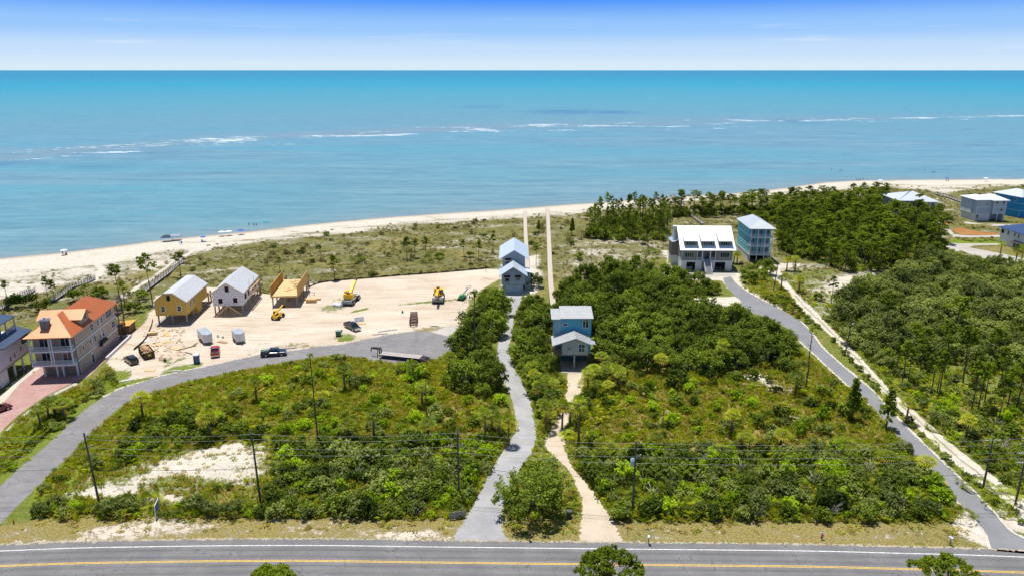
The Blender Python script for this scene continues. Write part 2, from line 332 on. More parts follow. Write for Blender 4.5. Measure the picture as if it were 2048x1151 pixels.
INLAND = GP([(-60, 660), (100, 660), (240, 645), (300, 610), (440, 612), (617, 572), (985, 540), (1000, 560), (1045, 560), (1110, 565), (1200, 548), (1330, 545), (1345, 560), (1450, 560),
             (1530, 535), (1600, 560), (1650, 620), (1700, 600), (1760, 560), (1900, 520), (2048, 500), (2200, 480)])
SANDLOT = GP([(205, 700), (240, 762), (330, 748), (420, 733), (560, 706), (690, 688), (772, 668), (840, 661), (885, 670), (925, 655), (930, 635), (938, 600), (965, 577), (1003, 556), (1000, 538),
              (985, 537), (800, 552), (680, 561), (617, 568), (540, 590), (480, 575), (400, 575), (315, 590), (292, 640), (262, 668), (232, 690)])
POLYS = [  # outline, (veg, lush, warm, dry), feather
    (GP([(-600, 1300), (-300, 660), (0, 655), (240, 648), (300, 610), (440, 612), (617, 572), (985, 540), (1110, 565), (1200, 552), (1330, 548), (1345, 560), (1450, 562), (1530, 535), (1600, 560), (1650, 620),
         (1700, 600), (1760, 560), (1900, 520), (2048, 500), (2600, 480), (2600, 340), (-300, 340)]), (0.70, 0.16, 0.0, 0.42), 3.0),
    (GP([(-900, 590), (0, 600), (60, 590), (130, 572), (210, 563), (300, 545), (360, 520), (420, 502), (520, 486), (700, 466), (820, 452), (950, 443), (1060, 437), (1120, 434), (1200, 424), (1300, 411), (1400, 400), (1500, 396),
         (1600, 386), (1700, 380), (1770, 375), (1850, 380), (1890, 390), (1920, 383), (1990, 376), (2048, 372), (2600, 365), (2600, 330), (-900, 330)]), (0.40, 0.1, 0.0, 0.45), 4.0),
    (GP([(-900, 560), (0, 558), (130, 537), (220, 526), (330, 503), (420, 490), (520, 476), (700, 455), (820, 444), (950, 433), (1060, 427), (1200, 416), (1300, 405), (1400, 396), (1500, 391),
         (1600, 380), (1700, 371), (1780, 368), (1870, 371), (2048, 368), (2600, 362), (2600, 330), (-900, 330)]), (0.20, 0.1, 0.0, 0.5), 1.5),
    (GP([(1120, 560), (1200, 550), (1330, 548), (1335, 470), (1180, 480), (1110, 500)]), (0.58, 0.12, 0.0, 0.45), 4.0),
    (GP([(590, 610), (1000, 540), (980, 505), (800, 500), (600, 560)]), (0.78, 0.12, 0.0, 0.4), 4.0),
    (GP([(1530, 530), (1700, 545), (1730, 570), (1690, 610), (1640, 650), (1590, 600)]), (0.60, 0.45, 0.15, 0.25), 3.0),
    (GP([(1630, 585), (1690, 590), (1740, 560), (1790, 545), (1740, 535), (1680, 545)]), (0.35, 0.2, 0.1, 0.2), 3.0),
    (SANDLOT, (0.015, 0.6, 1.0, 0.6), 0.8),
    (GP([(900, 640), (945, 600), (955, 570), (1000, 555), (960, 552), (915, 600), (885, 650)]), (0.33, 0.75, 0.9, 0.55), 3.0),
    (GP([(262, 762), (300, 700), (265, 690), (210, 715), (240, 760)]), (0.35, 0.8, 0.8, 0.2), 2.0),
    (GP([(322, 716), (340, 716), (346, 730), (326, 738)]), (0.6, 0.9, 0.7, 0.2), 0.8),
    (GP([(322, 748), (326, 738), (365, 728), (405, 722), (410, 728), (365, 742)]), (0.62, 0.9, 0.7, 0.2), 0.8),
    (GP([(340, 724), (372, 708), (378, 712), (350, 728)]), (0.55, 0.8, 0.7, 0.2), 0.7),
    (GP([(635, 622), (660, 600), (690, 592), (705, 605), (690, 618), (660, 628)]), (0.40, 0.8, 0.9, 0.3), 1.6),
    (GP([(665, 672), (690, 664), (715, 668), (700, 682), (675, 684)]), (0.55, 0.85, 0.8, 0.3), 1.0),
    (GP([(700, 622), (735, 615), (737, 618), (705, 625)]), (0.8, 0.9, 0.7, 0.1), 0.5),
    (GP([(790, 608), (870, 600), (925, 596), (925, 600), (870, 604), (795, 612)]), (0.55, 0.8, 0.7, 0.4), 0.7),
    (GP([(820, 658), (850, 652), (890, 650), (905, 660), (870, 662), (835, 664)]), (0.55, 0.5, 0.6, 0.7), 1.0),
    (GP([(475, 690), (560, 678), (620, 680), (630, 692), (560, 700), (490, 712)]), (0.38, 0.6, 0.6, 0.7), 1.2),
    (GP([(640, 697), (560, 712), (470, 727), (475, 722), (560, 706), (640, 690)]), (0.9, 0.95, 0.4, 0.1), 0.5),
    (GP([(320, 772), (330, 757), (250, 782), (205, 810), (150, 860), (60, 975), (0, 1040), (-40, 1000), (0, 955), (95, 870), (160, 810), (205, 770), (240, 752)]), (0.90, 0.85, 0.5, 0.35), 1.2),
    (GP([(0, 960), (110, 850), (180, 790), (225, 740), (262, 742), (245, 775), (205, 800), (160, 830), (90, 905), (0, 985)]), (0.93, 0.75, 0.4, 0.4), 1.0),
    # green rim along the inside of the road bend
    (GP([(60, 1010), (90, 965), (185, 865), (258, 805), (345, 772), (480, 742), (600, 722), (700, 714), (830, 732), (912, 700), (915, 740), (830, 765), (700, 745), (560, 770), (400, 810), (290, 850), (210, 930), (100, 1030)]),
     (0.985, 1.0, 0.4, 0.12), 2.0),
    (GP([(440, 800), (600, 745), (700, 735), (880, 760), (960, 800), (900, 860), (700, 850), (450, 850)]), (0.985, 0.72, 0.4, 0.50), 6.0),
    (GP([(880, 770), (960, 780), (990, 830), (940, 900), (900, 880)]), (0.88, 0.6, 0.7, 0.85), 3.0),
    (GP([(1240, 765), (1420, 745), (1560, 750), (1690, 830), (1640, 890), (1480, 905), (1240, 895), (1200, 820)]), (0.97, 0.55, 0.4, 0.75), 5.0),
    (GP([(1700, 830), (1790, 900), (1840, 960), (1800, 960), (1700, 880)]), (0.9, 0.6, 0.3, 0.6), 3.0),
    # bare white sand with sprigs, lower left
    (GP([(110, 990), (165, 950), (280, 925), (330, 905), (430, 890), (535, 880), (545, 920), (520, 985), (500, 1005), (380, 1008), (300, 1012), (200, 1005), (130, 1005)]), (0.62, 0.6, 0.0, 0.35), 2.0),
    (GP([(330, 925), (430, 892), (535, 882), (540, 925), (505, 965), (420, 960), (330, 945), (270, 985), (210, 975), (290, 945)]), (0.27, 0.5, 0.0, 0.35), 1.8),
    (GP([(120, 990), (220, 965), (260, 985), (180, 998)]), (0.30, 0.5, 0.0, 0.35), 1.2),
    (GP([(280, 1000), (340, 985), (380, 1005), (470, 1000), (510, 1005), (380, 1016)]), (0.35, 0.5, 0.0, 0.35), 1.2),
    # mown verge of the main road
    (GP([(-500, 1040), (0, 1052), (130, 1030), (320, 1026), (600, 1036), (920, 1040), (1180, 1044), (1250, 1040), (1900, 1044), (1960, 1060), (1990, 1100), (2300, 1140), (2300, 1250), (-500, 1250)]), (0.76, 0.22, 0.55, 0.80), 1.2),
    (GP([(-200, 1075), (0, 1090), (110, 1078), (200, 1048), (330, 1030), (440, 1052), (320, 1078), (150, 1086)]), (0.50, 0.2, 0.6, 0.9), 1.5),
    (GP([(520, 1065), (600, 1045), (700, 1050), (880, 1060), (900, 1080), (600, 1078)]), (0.50, 0.2, 0.9, 0.9), 1.5),
    (GP([(1010, 1025), (1150, 1040), (1155, 1080), (1010, 1078)]), (0.82, 0.5, 0.5, 0.6), 1.0),
    (GP([(1240, 1045), (1400, 1050), (1400, 1085), (1248, 1085)]), (0.80, 0.35, 0.5, 0.75), 1.5),
    (GP([(1900, 1040), (1945, 1000), (1990, 1070), (1985, 1100), (1930, 1075)]), (0.25, 0.3, 0.15, 0.6), 1.2),
    # white sand by the grey house's paved drive
    (GP([(1440, 548), (1475, 560), (1515, 588), (1570, 615), (1560, 622), (1500, 600), (1450, 575)]), (0.12, 0.5, 0.05, 0.3), 1.0),
    (GP([(1370, 596), (1480, 592), (1484, 604), (1470, 614), (1390, 612)]), (0.22, 0.5, 0.1, 0.3), 1.2),
    (GP([(1335, 548), (1480, 545), (1480, 560), (1340, 560)]), (0.1, 0.4, 0.1, 0.3), 1.2),
    (GP([(1340, 560), (1325, 500), (1335, 500), (1352, 545)]), (0.3, 0.4, 0.1, 0.3), 1.0),
    (GP([(1000, 595), (1000, 530), (1075, 510), (1085, 575), (1060, 592)]), (0.15, 0.4, 0.1, 0.3), 2.0),
    (GP([(1475, 752), (1510, 740), (1560, 770), (1600, 775), (1590, 785), (1500, 765)]), (0.35, 0.4, 0.2, 0.5), 1.5),
    (GP([(1900, 478), (2048, 476), (2048, 486), (1900, 490)]), (1.0, 1.0, 0.5, 0.15), 1.0),
    (GP([(1970, 500), (2048, 515), (2048, 530), (1960, 520)]), (0.75, 0.7, 0.3, 0.4), 1.5),
    (GP([(2040, 1010), (1990, 1000), (2010, 1050), (2060, 1075), (2140, 1075)]), (0.3, 0.4, 0.2, 0.5), 1.5),
]
TRAILS = [(GP([(150, 490), (175, 515), (205, 540), (195, 556), (185, 563)]), 0.9), (GP([(240, 600), (300, 560), (390, 500), (450, 480)]), 0.7)]

def land_attr(X, Y):
    v = np.full(X.shape, 0.93); lu = np.full(X.shape, 0.50); wa = np.full(X.shape, 0.4); dr = np.full(X.shape, 0.45)
    for poly, (a, b, c, d), f in POLYS:
        P = np.asarray(poly); m = (X > P[:, 0].min() - 8) & (X < P[:, 0].max() + 8) & (Y > P[:, 1].min() - 8) & (Y < P[:, 1].max() + 8)
        if not m.any(): continue
        k = np.clip(sdist(poly, X[m], Y[m]) / (2 * f) + 0.5, 0, 1); k = k * k * (3 - 2 * k)
        for arr, val in ((v, a), (lu, b), (wa, c), (dr, d)): arr[m] = arr[m] * (1 - k) + val * k
    for ln, wd in TRAILS:
        k = np.clip(1.4 - pdist(ln, X, Y) / wd, 0, 1); v = v * (1 - 0.85 * k)
    return v, lu, wa, dr
def hnoise(X, Y, s, seed=0):               # cheap smooth value noise
    x = X / s; y = Y / s; xi = np.floor(x); yi = np.floor(y); fx = x - xi; fy = y - yi
    fx = fx * fx * (3 - 2 * fx); fy = fy * fy * (3 - 2 * fy)
    def h(a, b): q = np.sin(a * 127.1 + b * 311.7 + seed * 17.3) * 43758.5453; return q - np.floor(q)
    return (h(xi, yi) * (1 - fx) + h(xi + 1, yi) * fx) * (1 - fy) + (h(xi, yi + 1) * (1 - fx) + h(xi + 1, yi + 1) * fx) * fy
FLATZ = [SANDLOT]
def land_z(X, Y, veg=None):
    d = (shore_y(X) - Y) * 0.86
    z = np.where(d > 0, np.minimum(SEA_Z + d * 0.045, 0.0), np.maximum(SEA_Z + d * 0.03, -6))
    dune = np.clip((d - 14) / 12, 0, 1) * np.clip((120 - d) / 25, 0, 1) * np.clip(sdist(POLYS[0][0], X, Y) / 10, 0, 1)
    dune *= 1 - np.clip(sdist(SANDLOT, X, Y) / 3 + 1.5, 0, 1)
    z = z + dune * (hnoise(X, Y, 13, 1) * 0.8 + hnoise(X, Y, 5, 2) * 0.35 - 0.35).clip(0, 2)
    return z

def axis(lo, hi, step, far_lo, far_hi):
    a = list(np.arange(lo, hi + 1e-6, step)); s = step; x = lo
    while x > far_lo: s *= 1.5; x -= s; a.insert(0, x)
    s = step; x = hi
    while x < far_hi: s *= 1.5; x += s; a.append(x)
    return np.array(a)
ax = axis(-210, 345, 1.1, -6000, 6000); ay = axis(76, 480, 1.1, -3000, 900)
GX, GY = np.meshgrid(ax, ay); X = GX.ravel(); Y = GY.ravel()
veg, lush, warm, dry = land_attr(X, Y)
d = (shore_y(X) - Y) * 0.86
wet = np.clip(1 - np.abs(d - 1.0) / (3.2 + 1.5 * hnoise(X, Y, 15, 5)), 0, 1)
Z = land_z(X, Y)
nx, ny = len(ax), len(ay); I = np.arange(nx * ny).reshape(ny, nx)
F = np.stack([I[:-1, :-1], I[:-1, 1:], I[1:, 1:], I[1:, :-1]], -1).reshape(-1, 4)

m, n, l, b = nodes_of("sand and scrub ground")
tc = n.new("ShaderNodeTexCoord"); P = tc.outputs["Object"]
at = n.new("ShaderNodeAttribute"); at.attribute_name = "cover"; sp = n.new("ShaderNodeSeparateColor"); l.new(at.outputs["Color"], sp.inputs[0])
at2 = n.new("ShaderNodeAttribute"); at2.attribute_name = "dry"; at3 = n.new("ShaderNodeAttribute"); at3.attribute_name = "wet"
V_, LU, WA = sp.outputs[0], sp.outputs[1], sp.outputs[2]; DR = at2.outputs["Fac"]; WE = at3.outputs["Fac"]
st = n.new("ShaderNodeMapping"); st.inputs["Rotation"].default_value = (0, 0, R(-22)); st.inputs["Scale"].default_value = (0.42, 1.0, 1.0); l.new(P, st.inputs[0])
nA = noise(n, l, st.outputs[0], 0.11, 5, 0.68); nB = noise(n, l, P, 0.75, 5, 0.7); nC = noise(n, l, P, 3.2, 3, 0.65); nD = noise(n, l, P, 0.035, 4, 0.6)
mixn = mth(n, l, 'ADD', mth(n, l, 'ADD', mth(n, l, 'MULTIPLY', nA, 0.40), mth(n, l, 'MULTIPLY', nB, 0.36)), mth(n, l, 'MULTIPLY', nC, 0.24))
thr = mrange(n, l, V_, 0, 1, 0.635, 0.365, smooth=False)
mask = mrange(n, l, mth(n, l, 'SUBTRACT', mixn, thr), -0.03, 0.035)
sandw = mixrgb(n, l, mrange(n, l, nB, 0.3, 0.7), (0.48, 0.435, 0.355), (0.69, 0.64, 0.555))
sandb = mixrgb(n, l, mrange(n, l, nA, 0.3, 0.72), (0.66, 0.575, 0.47), (0.51, 0.415, 0.315))
sandb = mixrgb(n, l, mth(n, l, 'MULTIPLY', mrange(n, l, nC, 0.52, 0.75), 0.45), sandb, (0.46, 0.34, 0.23))
rm_ = n.new("ShaderNodeMapping"); rm_.inputs["Rotation"].default_value = (0, 0, R(24)); rm_.inputs["Scale"].default_value = (0.10, 1.5, 1.0); l.new(P, rm_.inputs[0])
rm2 = n.new("ShaderNodeMapping"); rm2.inputs["Rotation"].default_value = (0, 0, R(-48)); rm2.inputs["Scale"].default_value = (0.12, 1.6, 1.0); l.new(P, rm2.inputs[0])
rut = mth(n, l, 'MULTIPLY', mth(n, l, 'MAXIMUM', mrange(n, l, noise(n, l, rm_.outputs[0], 1.0, 3, 0.5, 0.6), 0.56, 0.68), mrange(n, l, noise(n, l, rm2.outputs[0], 1.0, 3, 0.5, 0.6), 0.60, 0.70)), mth(n, l, 'MULTIPLY', WA, mrange(n, l, nD, 0.34, 0.52)))
sandb = mixrgb(n, l, mth(n, l, 'MULTIPLY', rut, 0.75), sandb, (0.44, 0.33, 0.23))
sand = mixrgb(n, l, WA, sandw, sandb)
sand = mixrgb(n, l, mth(n, l, 'MULTIPLY', mrange(n, l, nC, 0.56, 0.70), 0.5), sand, (0.33, 0.27, 0.19))
sand = mixrgb(n, l, mth(n, l, 'MULTIPLY', WE, 0.75), sand, (0.34, 0.26, 0.19))
g1_ = mixrgb(n, l, mrange(n, l, nB, 0.35, 0.66), (0.085, 0.083, 0.026), (0.22, 0.195, 0.075))
g2_ = mixrgb(n, l, mrange(n, l, nC, 0.3, 0.7), (0.09, 0.16, 0.012), (0.25, 0.33, 0.03))
grs = mixrgb(n, l, LU, g1_, g2_)
dcol = mixrgb(n, l, mrange(n, l, nC, 0.3, 0.7), (0.17, 0.135, 0.04), (0.40, 0.335, 0.125))
dm = mth(n, l, 'SUBTRACT', mth(n, l, 'ADD', mth(n, l, 'MULTIPLY', nD, 0.5), mth(n, l, 'MULTIPLY', nB, 0.5)), mrange(n, l, DR, 0, 1, 0.72, 0.30, smooth=False))
grs = mixrgb(n, l, mrange(n, l, dm, -0.05, 0.09), grs, dcol)
l.new(mixrgb(n, l, mask, sand, grs), b.inputs["Base Color"])
b.inputs["Roughness"].default_value = 0.95; b.inputs["Specular IOR Level"].default_value = 0.1
hh = mth(n, l, 'ADD', mth(n, l, 'ADD', mth(n, l, 'MULTIPLY', mth(n, l, 'MULTIPLY', mask, nC), 1.2), mth(n, l, 'MULTIPLY', rut, -0.4)), mth(n, l, 'ADD', mth(n, l, 'MULTIPLY', nC, 0.5), mth(n, l, 'MULTIPLY', nB, 0.8)))
bump(n, l, b, hh, 0.8, 0.22)
GROUND_MAT = m
cov = np.stack([veg, lush, warm, np.ones_like(veg)], -1)
me = fast_mesh("ground", np.stack([X, Y, Z], -1), F, GROUND_MAT, {"cover": ("POINT", "FLOAT_COLOR", cov), "dry": ("POINT", "FLOAT", dry), "wet": ("POINT", "FLOAT", wet)})
me.polygons.foreach_set("use_smooth", [True] * len(me.polygons))
tag(link("ground", me), kind="structure")

# ---------------------------------------------------------------- the sea, one sheet to the horizon
BAR = GP([(-200, 345), (0, 318), (160, 302), (300, 290), (480, 280), (620, 272), (760, 268), (900, 258), (1100, 252), (1280, 250), (1420, 246), (1560, 241), (1750, 238), (2048, 233), (2300, 230)])
BARF = GP([(0, 322), (160, 308), (300, 291), (560, 283)]), GP([(60, 300), (220, 290), (300, 286), (440, 284)]), GP([(400, 281), (600, 274), (760, 270), (830, 266)]), GP([(830, 255), (860, 253), (920, 254), (1000, 262)]), GP([(900, 262), (1080, 249), (1240, 247)]), \
    GP([(1090, 252), (1200, 251), (1330, 253), (1430, 249)]), GP([(1470, 240), (1600, 238), (1740, 236)]), GP([(1620, 241), (1800, 236), (2048, 231)]), GP([(1400, 254), (1600, 250), (1700, 246)])
sx = axis(-700, 950, 12, -42000, 42000); sy = np.concatenate([np.arange(60, 1300, 9.0), 1300 * 1.06 ** np.arange(1, 53)])
SX, SY = np.meshgrid(sx, sy); X = SX.ravel(); Y = SY.ravel()
ds = (Y - shore_y(X)) * 0.86
foam = np.zeros_like(X)
for ln, k in zip(BARF, (.8, .8, 1.0, 1.0, .9, 1.0, 1.0, 1.15, .55)):
    wd = 14 + 46 * hnoise(X, Y, 70, 3) ** 2
    foam = np.maximum(foam, k * np.exp(-(pdist(ln, X, Y) / wd) ** 2))
foam2 = np.zeros_like(X)
for k in range(44):
    px = 10 + 47 * k + 30 * math.sin(k * 3.1); y0 = np.interp(px, [0, 600, 1000, 1400, 2048], [306, 278, 257, 248, 234]) + 9 * math.sin(k * 5.3) * (1 if px < 1500 else .4); q = 30 + 45 * abs(math.sin(k * 1.7))
    ln = GP([(px - q, y0 + 1.2), (px, y0), (px + q, y0 - 1.0)]); foam2 = np.maximum(foam2, 0.85 * np.exp(-(pdist(ln, X, Y) / 14) ** 2))
foam = np.maximum(foam * (0.55 + 0.75 * hnoise(X, Y, 34, 8)), foam2 * (0.5 + 0.8 * hnoise(X, Y, 30, 9)))
edge = np.exp(-(np.clip(ds - 1.5, 0, None) / 3.0) ** 2) * np.interp(X, [-200, 60, 140, 300], [0.25, 0.3, 0.9, 0.9])
foam = np.maximum(foam, edge * 0.75)
barY = np.interp(X, [p[0] for p in BAR], [p[1] for p in BAR])
dbar = (Y - barY)
bar = np.exp(-(np.clip(-dbar, 0, None) / 22) ** 2) * np.exp(-(np.clip(dbar, 0, None) / 110) ** 2) * np.interp(X, [-400, 100, 600], [1.0, 0.8, 0.5])
shal = np.maximum(np.exp(-np.clip(ds, 0, None) / 22), bar * 0.75)
dist = np.hypot(X, Y)
far = np.clip((np.log(dist) - math.log(800)) / (math.log(9000) - math.log(800)), 0, 1)
dk = np.zeros_like(X)
for (px, py, wx, wy, k) in ((1130, 223, 75, 4, .9), (1225, 224, 50, 3, 1.0), (960, 213, 45, 2, .5), (1590, 243, 45, 4, .7), (10, 326, 60, 5, .8), (200, 331, 60, 6, .6)):
    c0 = G(px, py); c1 = G(px + wx, py); c2 = G(px, py - wy)
    dk = np.maximum(dk, k * np.exp(-((X - c0[0]) / (c1[0] - c0[0])) ** 2 - ((Y - c0[1]) / (c2[1] - c0[1])) ** 2))
m, n, l, b = nodes_of("sea water")
tc = n.new("ShaderNodeTexCoord"); P = tc.outputs["Object"]
at = n.new("ShaderNodeAttribute"); at.attribute_name = "sea"; sp = n.new("ShaderNodeSeparateColor"); l.new(at.outputs["Color"], sp.inputs[0])
a2 = n.new("ShaderNodeAttribute"); a2.attribute_name = "patch"
FO, SH, FA = sp.outputs
mpn = n.new("ShaderNodeMapping"); mpn.inputs["Rotation"].default_value = (0, 0, R(-8)); mpn.inputs["Scale"].default_value = (0.22, 1.0, 1.0); l.new(P, mpn.inputs[0])
W1 = noise(n, l, mpn.outputs[0], 0.05, 7, 0.68, 0.6); W2 = noise(n, l, mpn.outputs[0], 0.35, 4, 0.6, 0.5); W3 = noise(n, l, mpn.outputs[0], 1.5, 3, 0.6); W4 = noise(n, l, mpn.outputs[0], 0.009, 4, 0.55)
mp5 = n.new("ShaderNodeMapping"); mp5.inputs["Rotation"].default_value = (0, 0, R(-12)); mp5.inputs["Scale"].default_value = (0.14, 1.0, 1.0); l.new(P, mp5.inputs[0])
W5 = noise(n, l, mp5.outputs[0], 0.17, 3, 0.55, 0.8)
near = mixrgb(n, l, mrange(n, l, W1, 0.3, 0.7), (0.115, 0.245, 0.285), (0.195, 0.345, 0.365))
near = mixrgb(n, l, mrange(n, l, W4, 0.38, 0.66), near, (0.115, 0.315, 0.355))
cr_ = n.new("ShaderNodeValToRGB"); l.new(FA, cr_.inputs[0]); e = cr_.color_ramp.elements
e[0].position = 0.12; e[0].color = (0.135, 0.300, 0.310, 1); e[1].position = 1.0; e[1].color = (0.0, 0.215, 0.265, 1)
q = cr_.color_ramp.elements.new(0.35); q.color = (0.075, 0.315, 0.320, 1); q = cr_.color_ramp.elements.new(0.62); q.color = (0.002, 0.300, 0.335, 1)
col = mixrgb(n, l, mrange(n, l, FA, 0.0, 0.12), near, cr_.outputs[0])
col = mixrgb(n, l, mth(n, l, 'MULTIPLY', SH, mrange(n, l, W1, 0.2, 0.8, 0.5, 1.0)), col, (0.235, 0.285, 0.275))
col = mixrgb(n, l, mth(n, l, 'MULTIPLY', a2.outputs["Fac"], mrange(n, l, W1, 0.3, 0.6)), col, (0.04, 0.14, 0.24))
col = mixrgb(n, l, mth(n, l, 'MULTIPLY', mrange(n, l, W2, 0.46, 0.64), 0.5), col, mixrgb(n, l, 1.0, col, (0.62, 0.72, 0.80), 'MULTIPLY'))
col = mixrgb(n, l, mth(n, l, 'MULTIPLY', mrange(n, l, W5, 0.48, 0.62), 0.40), col, mixrgb(n, l, 1.0, col, (0.66, 0.74, 0.80), 'MULTIPLY'))
fn = mth(n, l, 'ADD', mth(n, l, 'MULTIPLY', W2, 0.68), mth(n, l, 'MULTIPLY', W1, 0.32))
fo = mrange(n, l, mth(n, l, 'ADD', fn, mrange(n, l, FO, 0, 1, -0.30, 0.0, smooth=False)), 0.50, 0.545)
fo = mth(n, l, 'MULTIPLY', fo, mrange(n, l, W3, 0.30, 0.55, 0.35, 1))
caps = mth(n, l, 'MULTIPLY', mrange(n, l, W2, 0.715, 0.75), mrange(n, l, W4, 0.5, 0.7))
fo = mth(n, l, 'MAXIMUM', fo, mth(n, l, 'MULTIPLY', caps, 0.6))
l.new(mixrgb(n, l, fo, col, (0.82, 0.86, 0.88)), b.inputs["Base Color"])
l.new(mrange(n, l, fo, 0, 1, 0.22, 0.8), b.inputs["Roughness"]); b.inputs["IOR"].default_value = 1.33
b.inputs["Specular IOR Level"].default_value = 0.12
bump(n, l, b, mth(n, l, 'ADD', mth(n, l, 'MULTIPLY', W2, 1.0), mth(n, l, 'MULTIPLY', W3, 0.3)), 0.55, 0.7)
I = np.arange(len(sx) * len(sy)).reshape(len(sy), len(sx))
F = np.stack([I[:-1, :-1], I[:-1, 1:], I[1:, 1:], I[1:, :-1]], -1).reshape(-1, 4)
me = fast_mesh("sea", np.stack([X, Y, np.full_like(X, SEA_Z)], -1), F, m,
               {"sea": ("POINT", "FLOAT_COLOR", np.stack([foam, shal, far, np.ones_like(X)], -1)), "patch": ("POINT", "FLOAT", dk)})
tag(link("water", me), kind="structure")

# ---------------------------------------------------------------- roads, drives, tracks
def smooth(pts, k=6, closed=False):        # Catmull-Rom through points
    P = [np.array(p, float) for p in pts]; o = []
    n_ = len(P); rngi = range(n_ if closed else n_ - 1)
    for i in rngi:
        if closed: a, b_, c, d_ = P[(i - 1) % n_], P[i], P[(i + 1) % n_], P[(i + 2) % n_]
        else: a, b_, c, d_ = P[max(i - 1, 0)], P[i], P[i + 1], P[min(i + 2, n_ - 1)]
        for t in np.arange(k) / k:
            o.append(0.5 * ((2 * b_) + (-a + c) * t + (2 * a - 5 * b_ + 4 * c - d_) * t * t + (-a + 3 * b_ - 3 * c + d_) * t ** 3))
    if not closed: o.append(P[-1])
    return o
def sheet(name, left, right, z, mt, jag=0.0, seed=1, k=6, thick=0.0, nacross=1):
    """a strip between its two edge lines, both given from one end to the other; edges may be ragged"""
    A = smooth(left, k); B = smooth(right, k); n_ = max(len(A), len(B)) * (3 if jag else 1)
    def rs(Q):
        Q = np.array(Q); dd = np.r_[0, np.cumsum(np.hypot(*np.diff(Q, axis=0).T))]; t = np.linspace(0, dd[-1], n_)
        return np.stack([np.interp(t, dd, Q[:, 0]), np.interp(t, dd, Q[:, 1])], -1)
    A = rs(A); B = rs(B); W = (B - A); W /= np.maximum(np.linalg.norm(W, axis=1, keepdims=True), 1e-6)
    if jag:
        r = np.random.default_rng(seed); ja = r.normal(0, jag, n_); jb = r.normal(0, jag, n_)
        A = A + W * ja[:, None]; B = B + W * jb[:, None]
    V = []; 
    for i in range(n_): V += [(A[i][0], A[i][1], z), (B[i][0], B[i][1], z)]
    F_ = [(2 * i, 2 * i + 1, 2 * i + 3, 2 * i + 2) for i in range(n_ - 1)]
    mb = MB(); mb.add(V, F_); o = mb.build(name, mt)
    tag(o, kind="structure"); return o
def asphalt(name, c0, c1, stain, grain=30.0, streak=None):
    m, n, l, b = nodes_of(name); tc = n.new("ShaderNodeTexCoord"); P = tc.outputs["Object"]
    a = noise(n, l, P, 0.18, 5, 0.65); c = noise(n, l, P, grain, 2, 0.7); d_ = noise(n, l, P, 1.3, 5, 0.7)
    col = mixrgb(n, l, mrange(n, l, a, 0.3, 0.7), c0, c1)
    col = mixrgb(n, l, mth(n, l, 'MULTIPLY', mrange(n, l, d_, 0.55, 0.75), 0.5), col, stain)
    if streak:
        ms = n.new("ShaderNodeMapping"); ms.inputs["Scale"].default_value = streak; l.new(P, ms.inputs[0])
        s_ = noise(n, l, ms.outputs[0], 1.0, 4, 0.6)
        col = mixrgb(n, l, mth(n, l, 'MULTIPLY', mrange(n, l, s_, 0.45, 0.7), 0.45), col, tuple(x * 0.72 for x in c0))
    if streak:
        vo = n.new("ShaderNodeTexVoronoi"); vo.feature = 'DISTANCE_TO_EDGE'; vo.inputs["Scale"].default_value = 0.16
        wp_ = n.new("ShaderNodeVectorMath"); wp_.operation = 'ADD'; nz_ = n.new("ShaderNodeTexNoise"); nz_.inputs["Scale"].default_value = 0.8; nz_.inputs["Detail"].default_value = 5; l.new(P, nz_.inputs["Vector"])
        sc_ = n.new("ShaderNodeVectorMath"); sc_.operation = 'SCALE'; sc_.inputs["Scale"].default_value = 3.0; l.new(nz_.outputs["Color"], sc_.inputs[0]); l.new(P, wp_.inputs[0]); l.new(sc_.outputs[0], wp_.inputs[1]); l.new(wp_.outputs[0], vo.inputs["Vector"])
        ck = mth(n, l, 'MULTIPLY', mrange(n, l, vo.outputs["Distance"], 0.012, 0.0), mrange(n, l, a, 0.42, 0.6))
        col = mixrgb(n, l, mth(n, l, 'MULTIPLY', ck, 0.7), col, (0.045, 0.045, 0.05))
    col = mixrgb(n, l, mrange(n, l, c, 0.35, 0.65), col, mixrgb(n, l, 1.0, col, (0.78, 0.78, 0.78), 'MULTIPLY'))
    l.new(col, b.inputs["Base Color"]); b.inputs["Roughness"].default_value = 0.9; b.inputs["Specular IOR Level"].default_value = 0.15
    bump(n, l, b, c, 0.3, 0.02); return m
A_main = asphalt("worn road asphalt", (0.19, 0.187, 0.19), (0.245, 0.242, 0.245), (0.12, 0.12, 0.125), 22, (0.06, 1.8, 1))
A_side = asphalt("grey side road asphalt", (0.23, 0.22, 0.225), (0.30, 0.29, 0.295), (0.36, 0.34, 0.325), 16, (0.35, 0.9, 1))
A_drive = asphalt("chip paved drive", (0.23, 0.235, 0.25), (0.275, 0.28, 0.295), (0.29, 0.30, 0.32), 12)
A_gravel = asphalt("loose grey gravel", (0.34, 0.335, 0.345), (0.45, 0.445, 0.45), (0.22, 0.22, 0.22), 7)
A_dirt = asphalt("cream crushed shell", (0.56, 0.46, 0.35), (0.66, 0.56, 0.44), (0.40, 0.31, 0.20), 6)
A_track = asphalt("white sand track", (0.56, 0.51, 0.43), (0.68, 0.63, 0.54), (0.32, 0.28, 0.19), 5)
A_conc = asphalt("pale concrete", (0.45, 0.42, 0.38), (0.55, 0.52, 0.47), (0.36, 0.33, 0.29), 10)

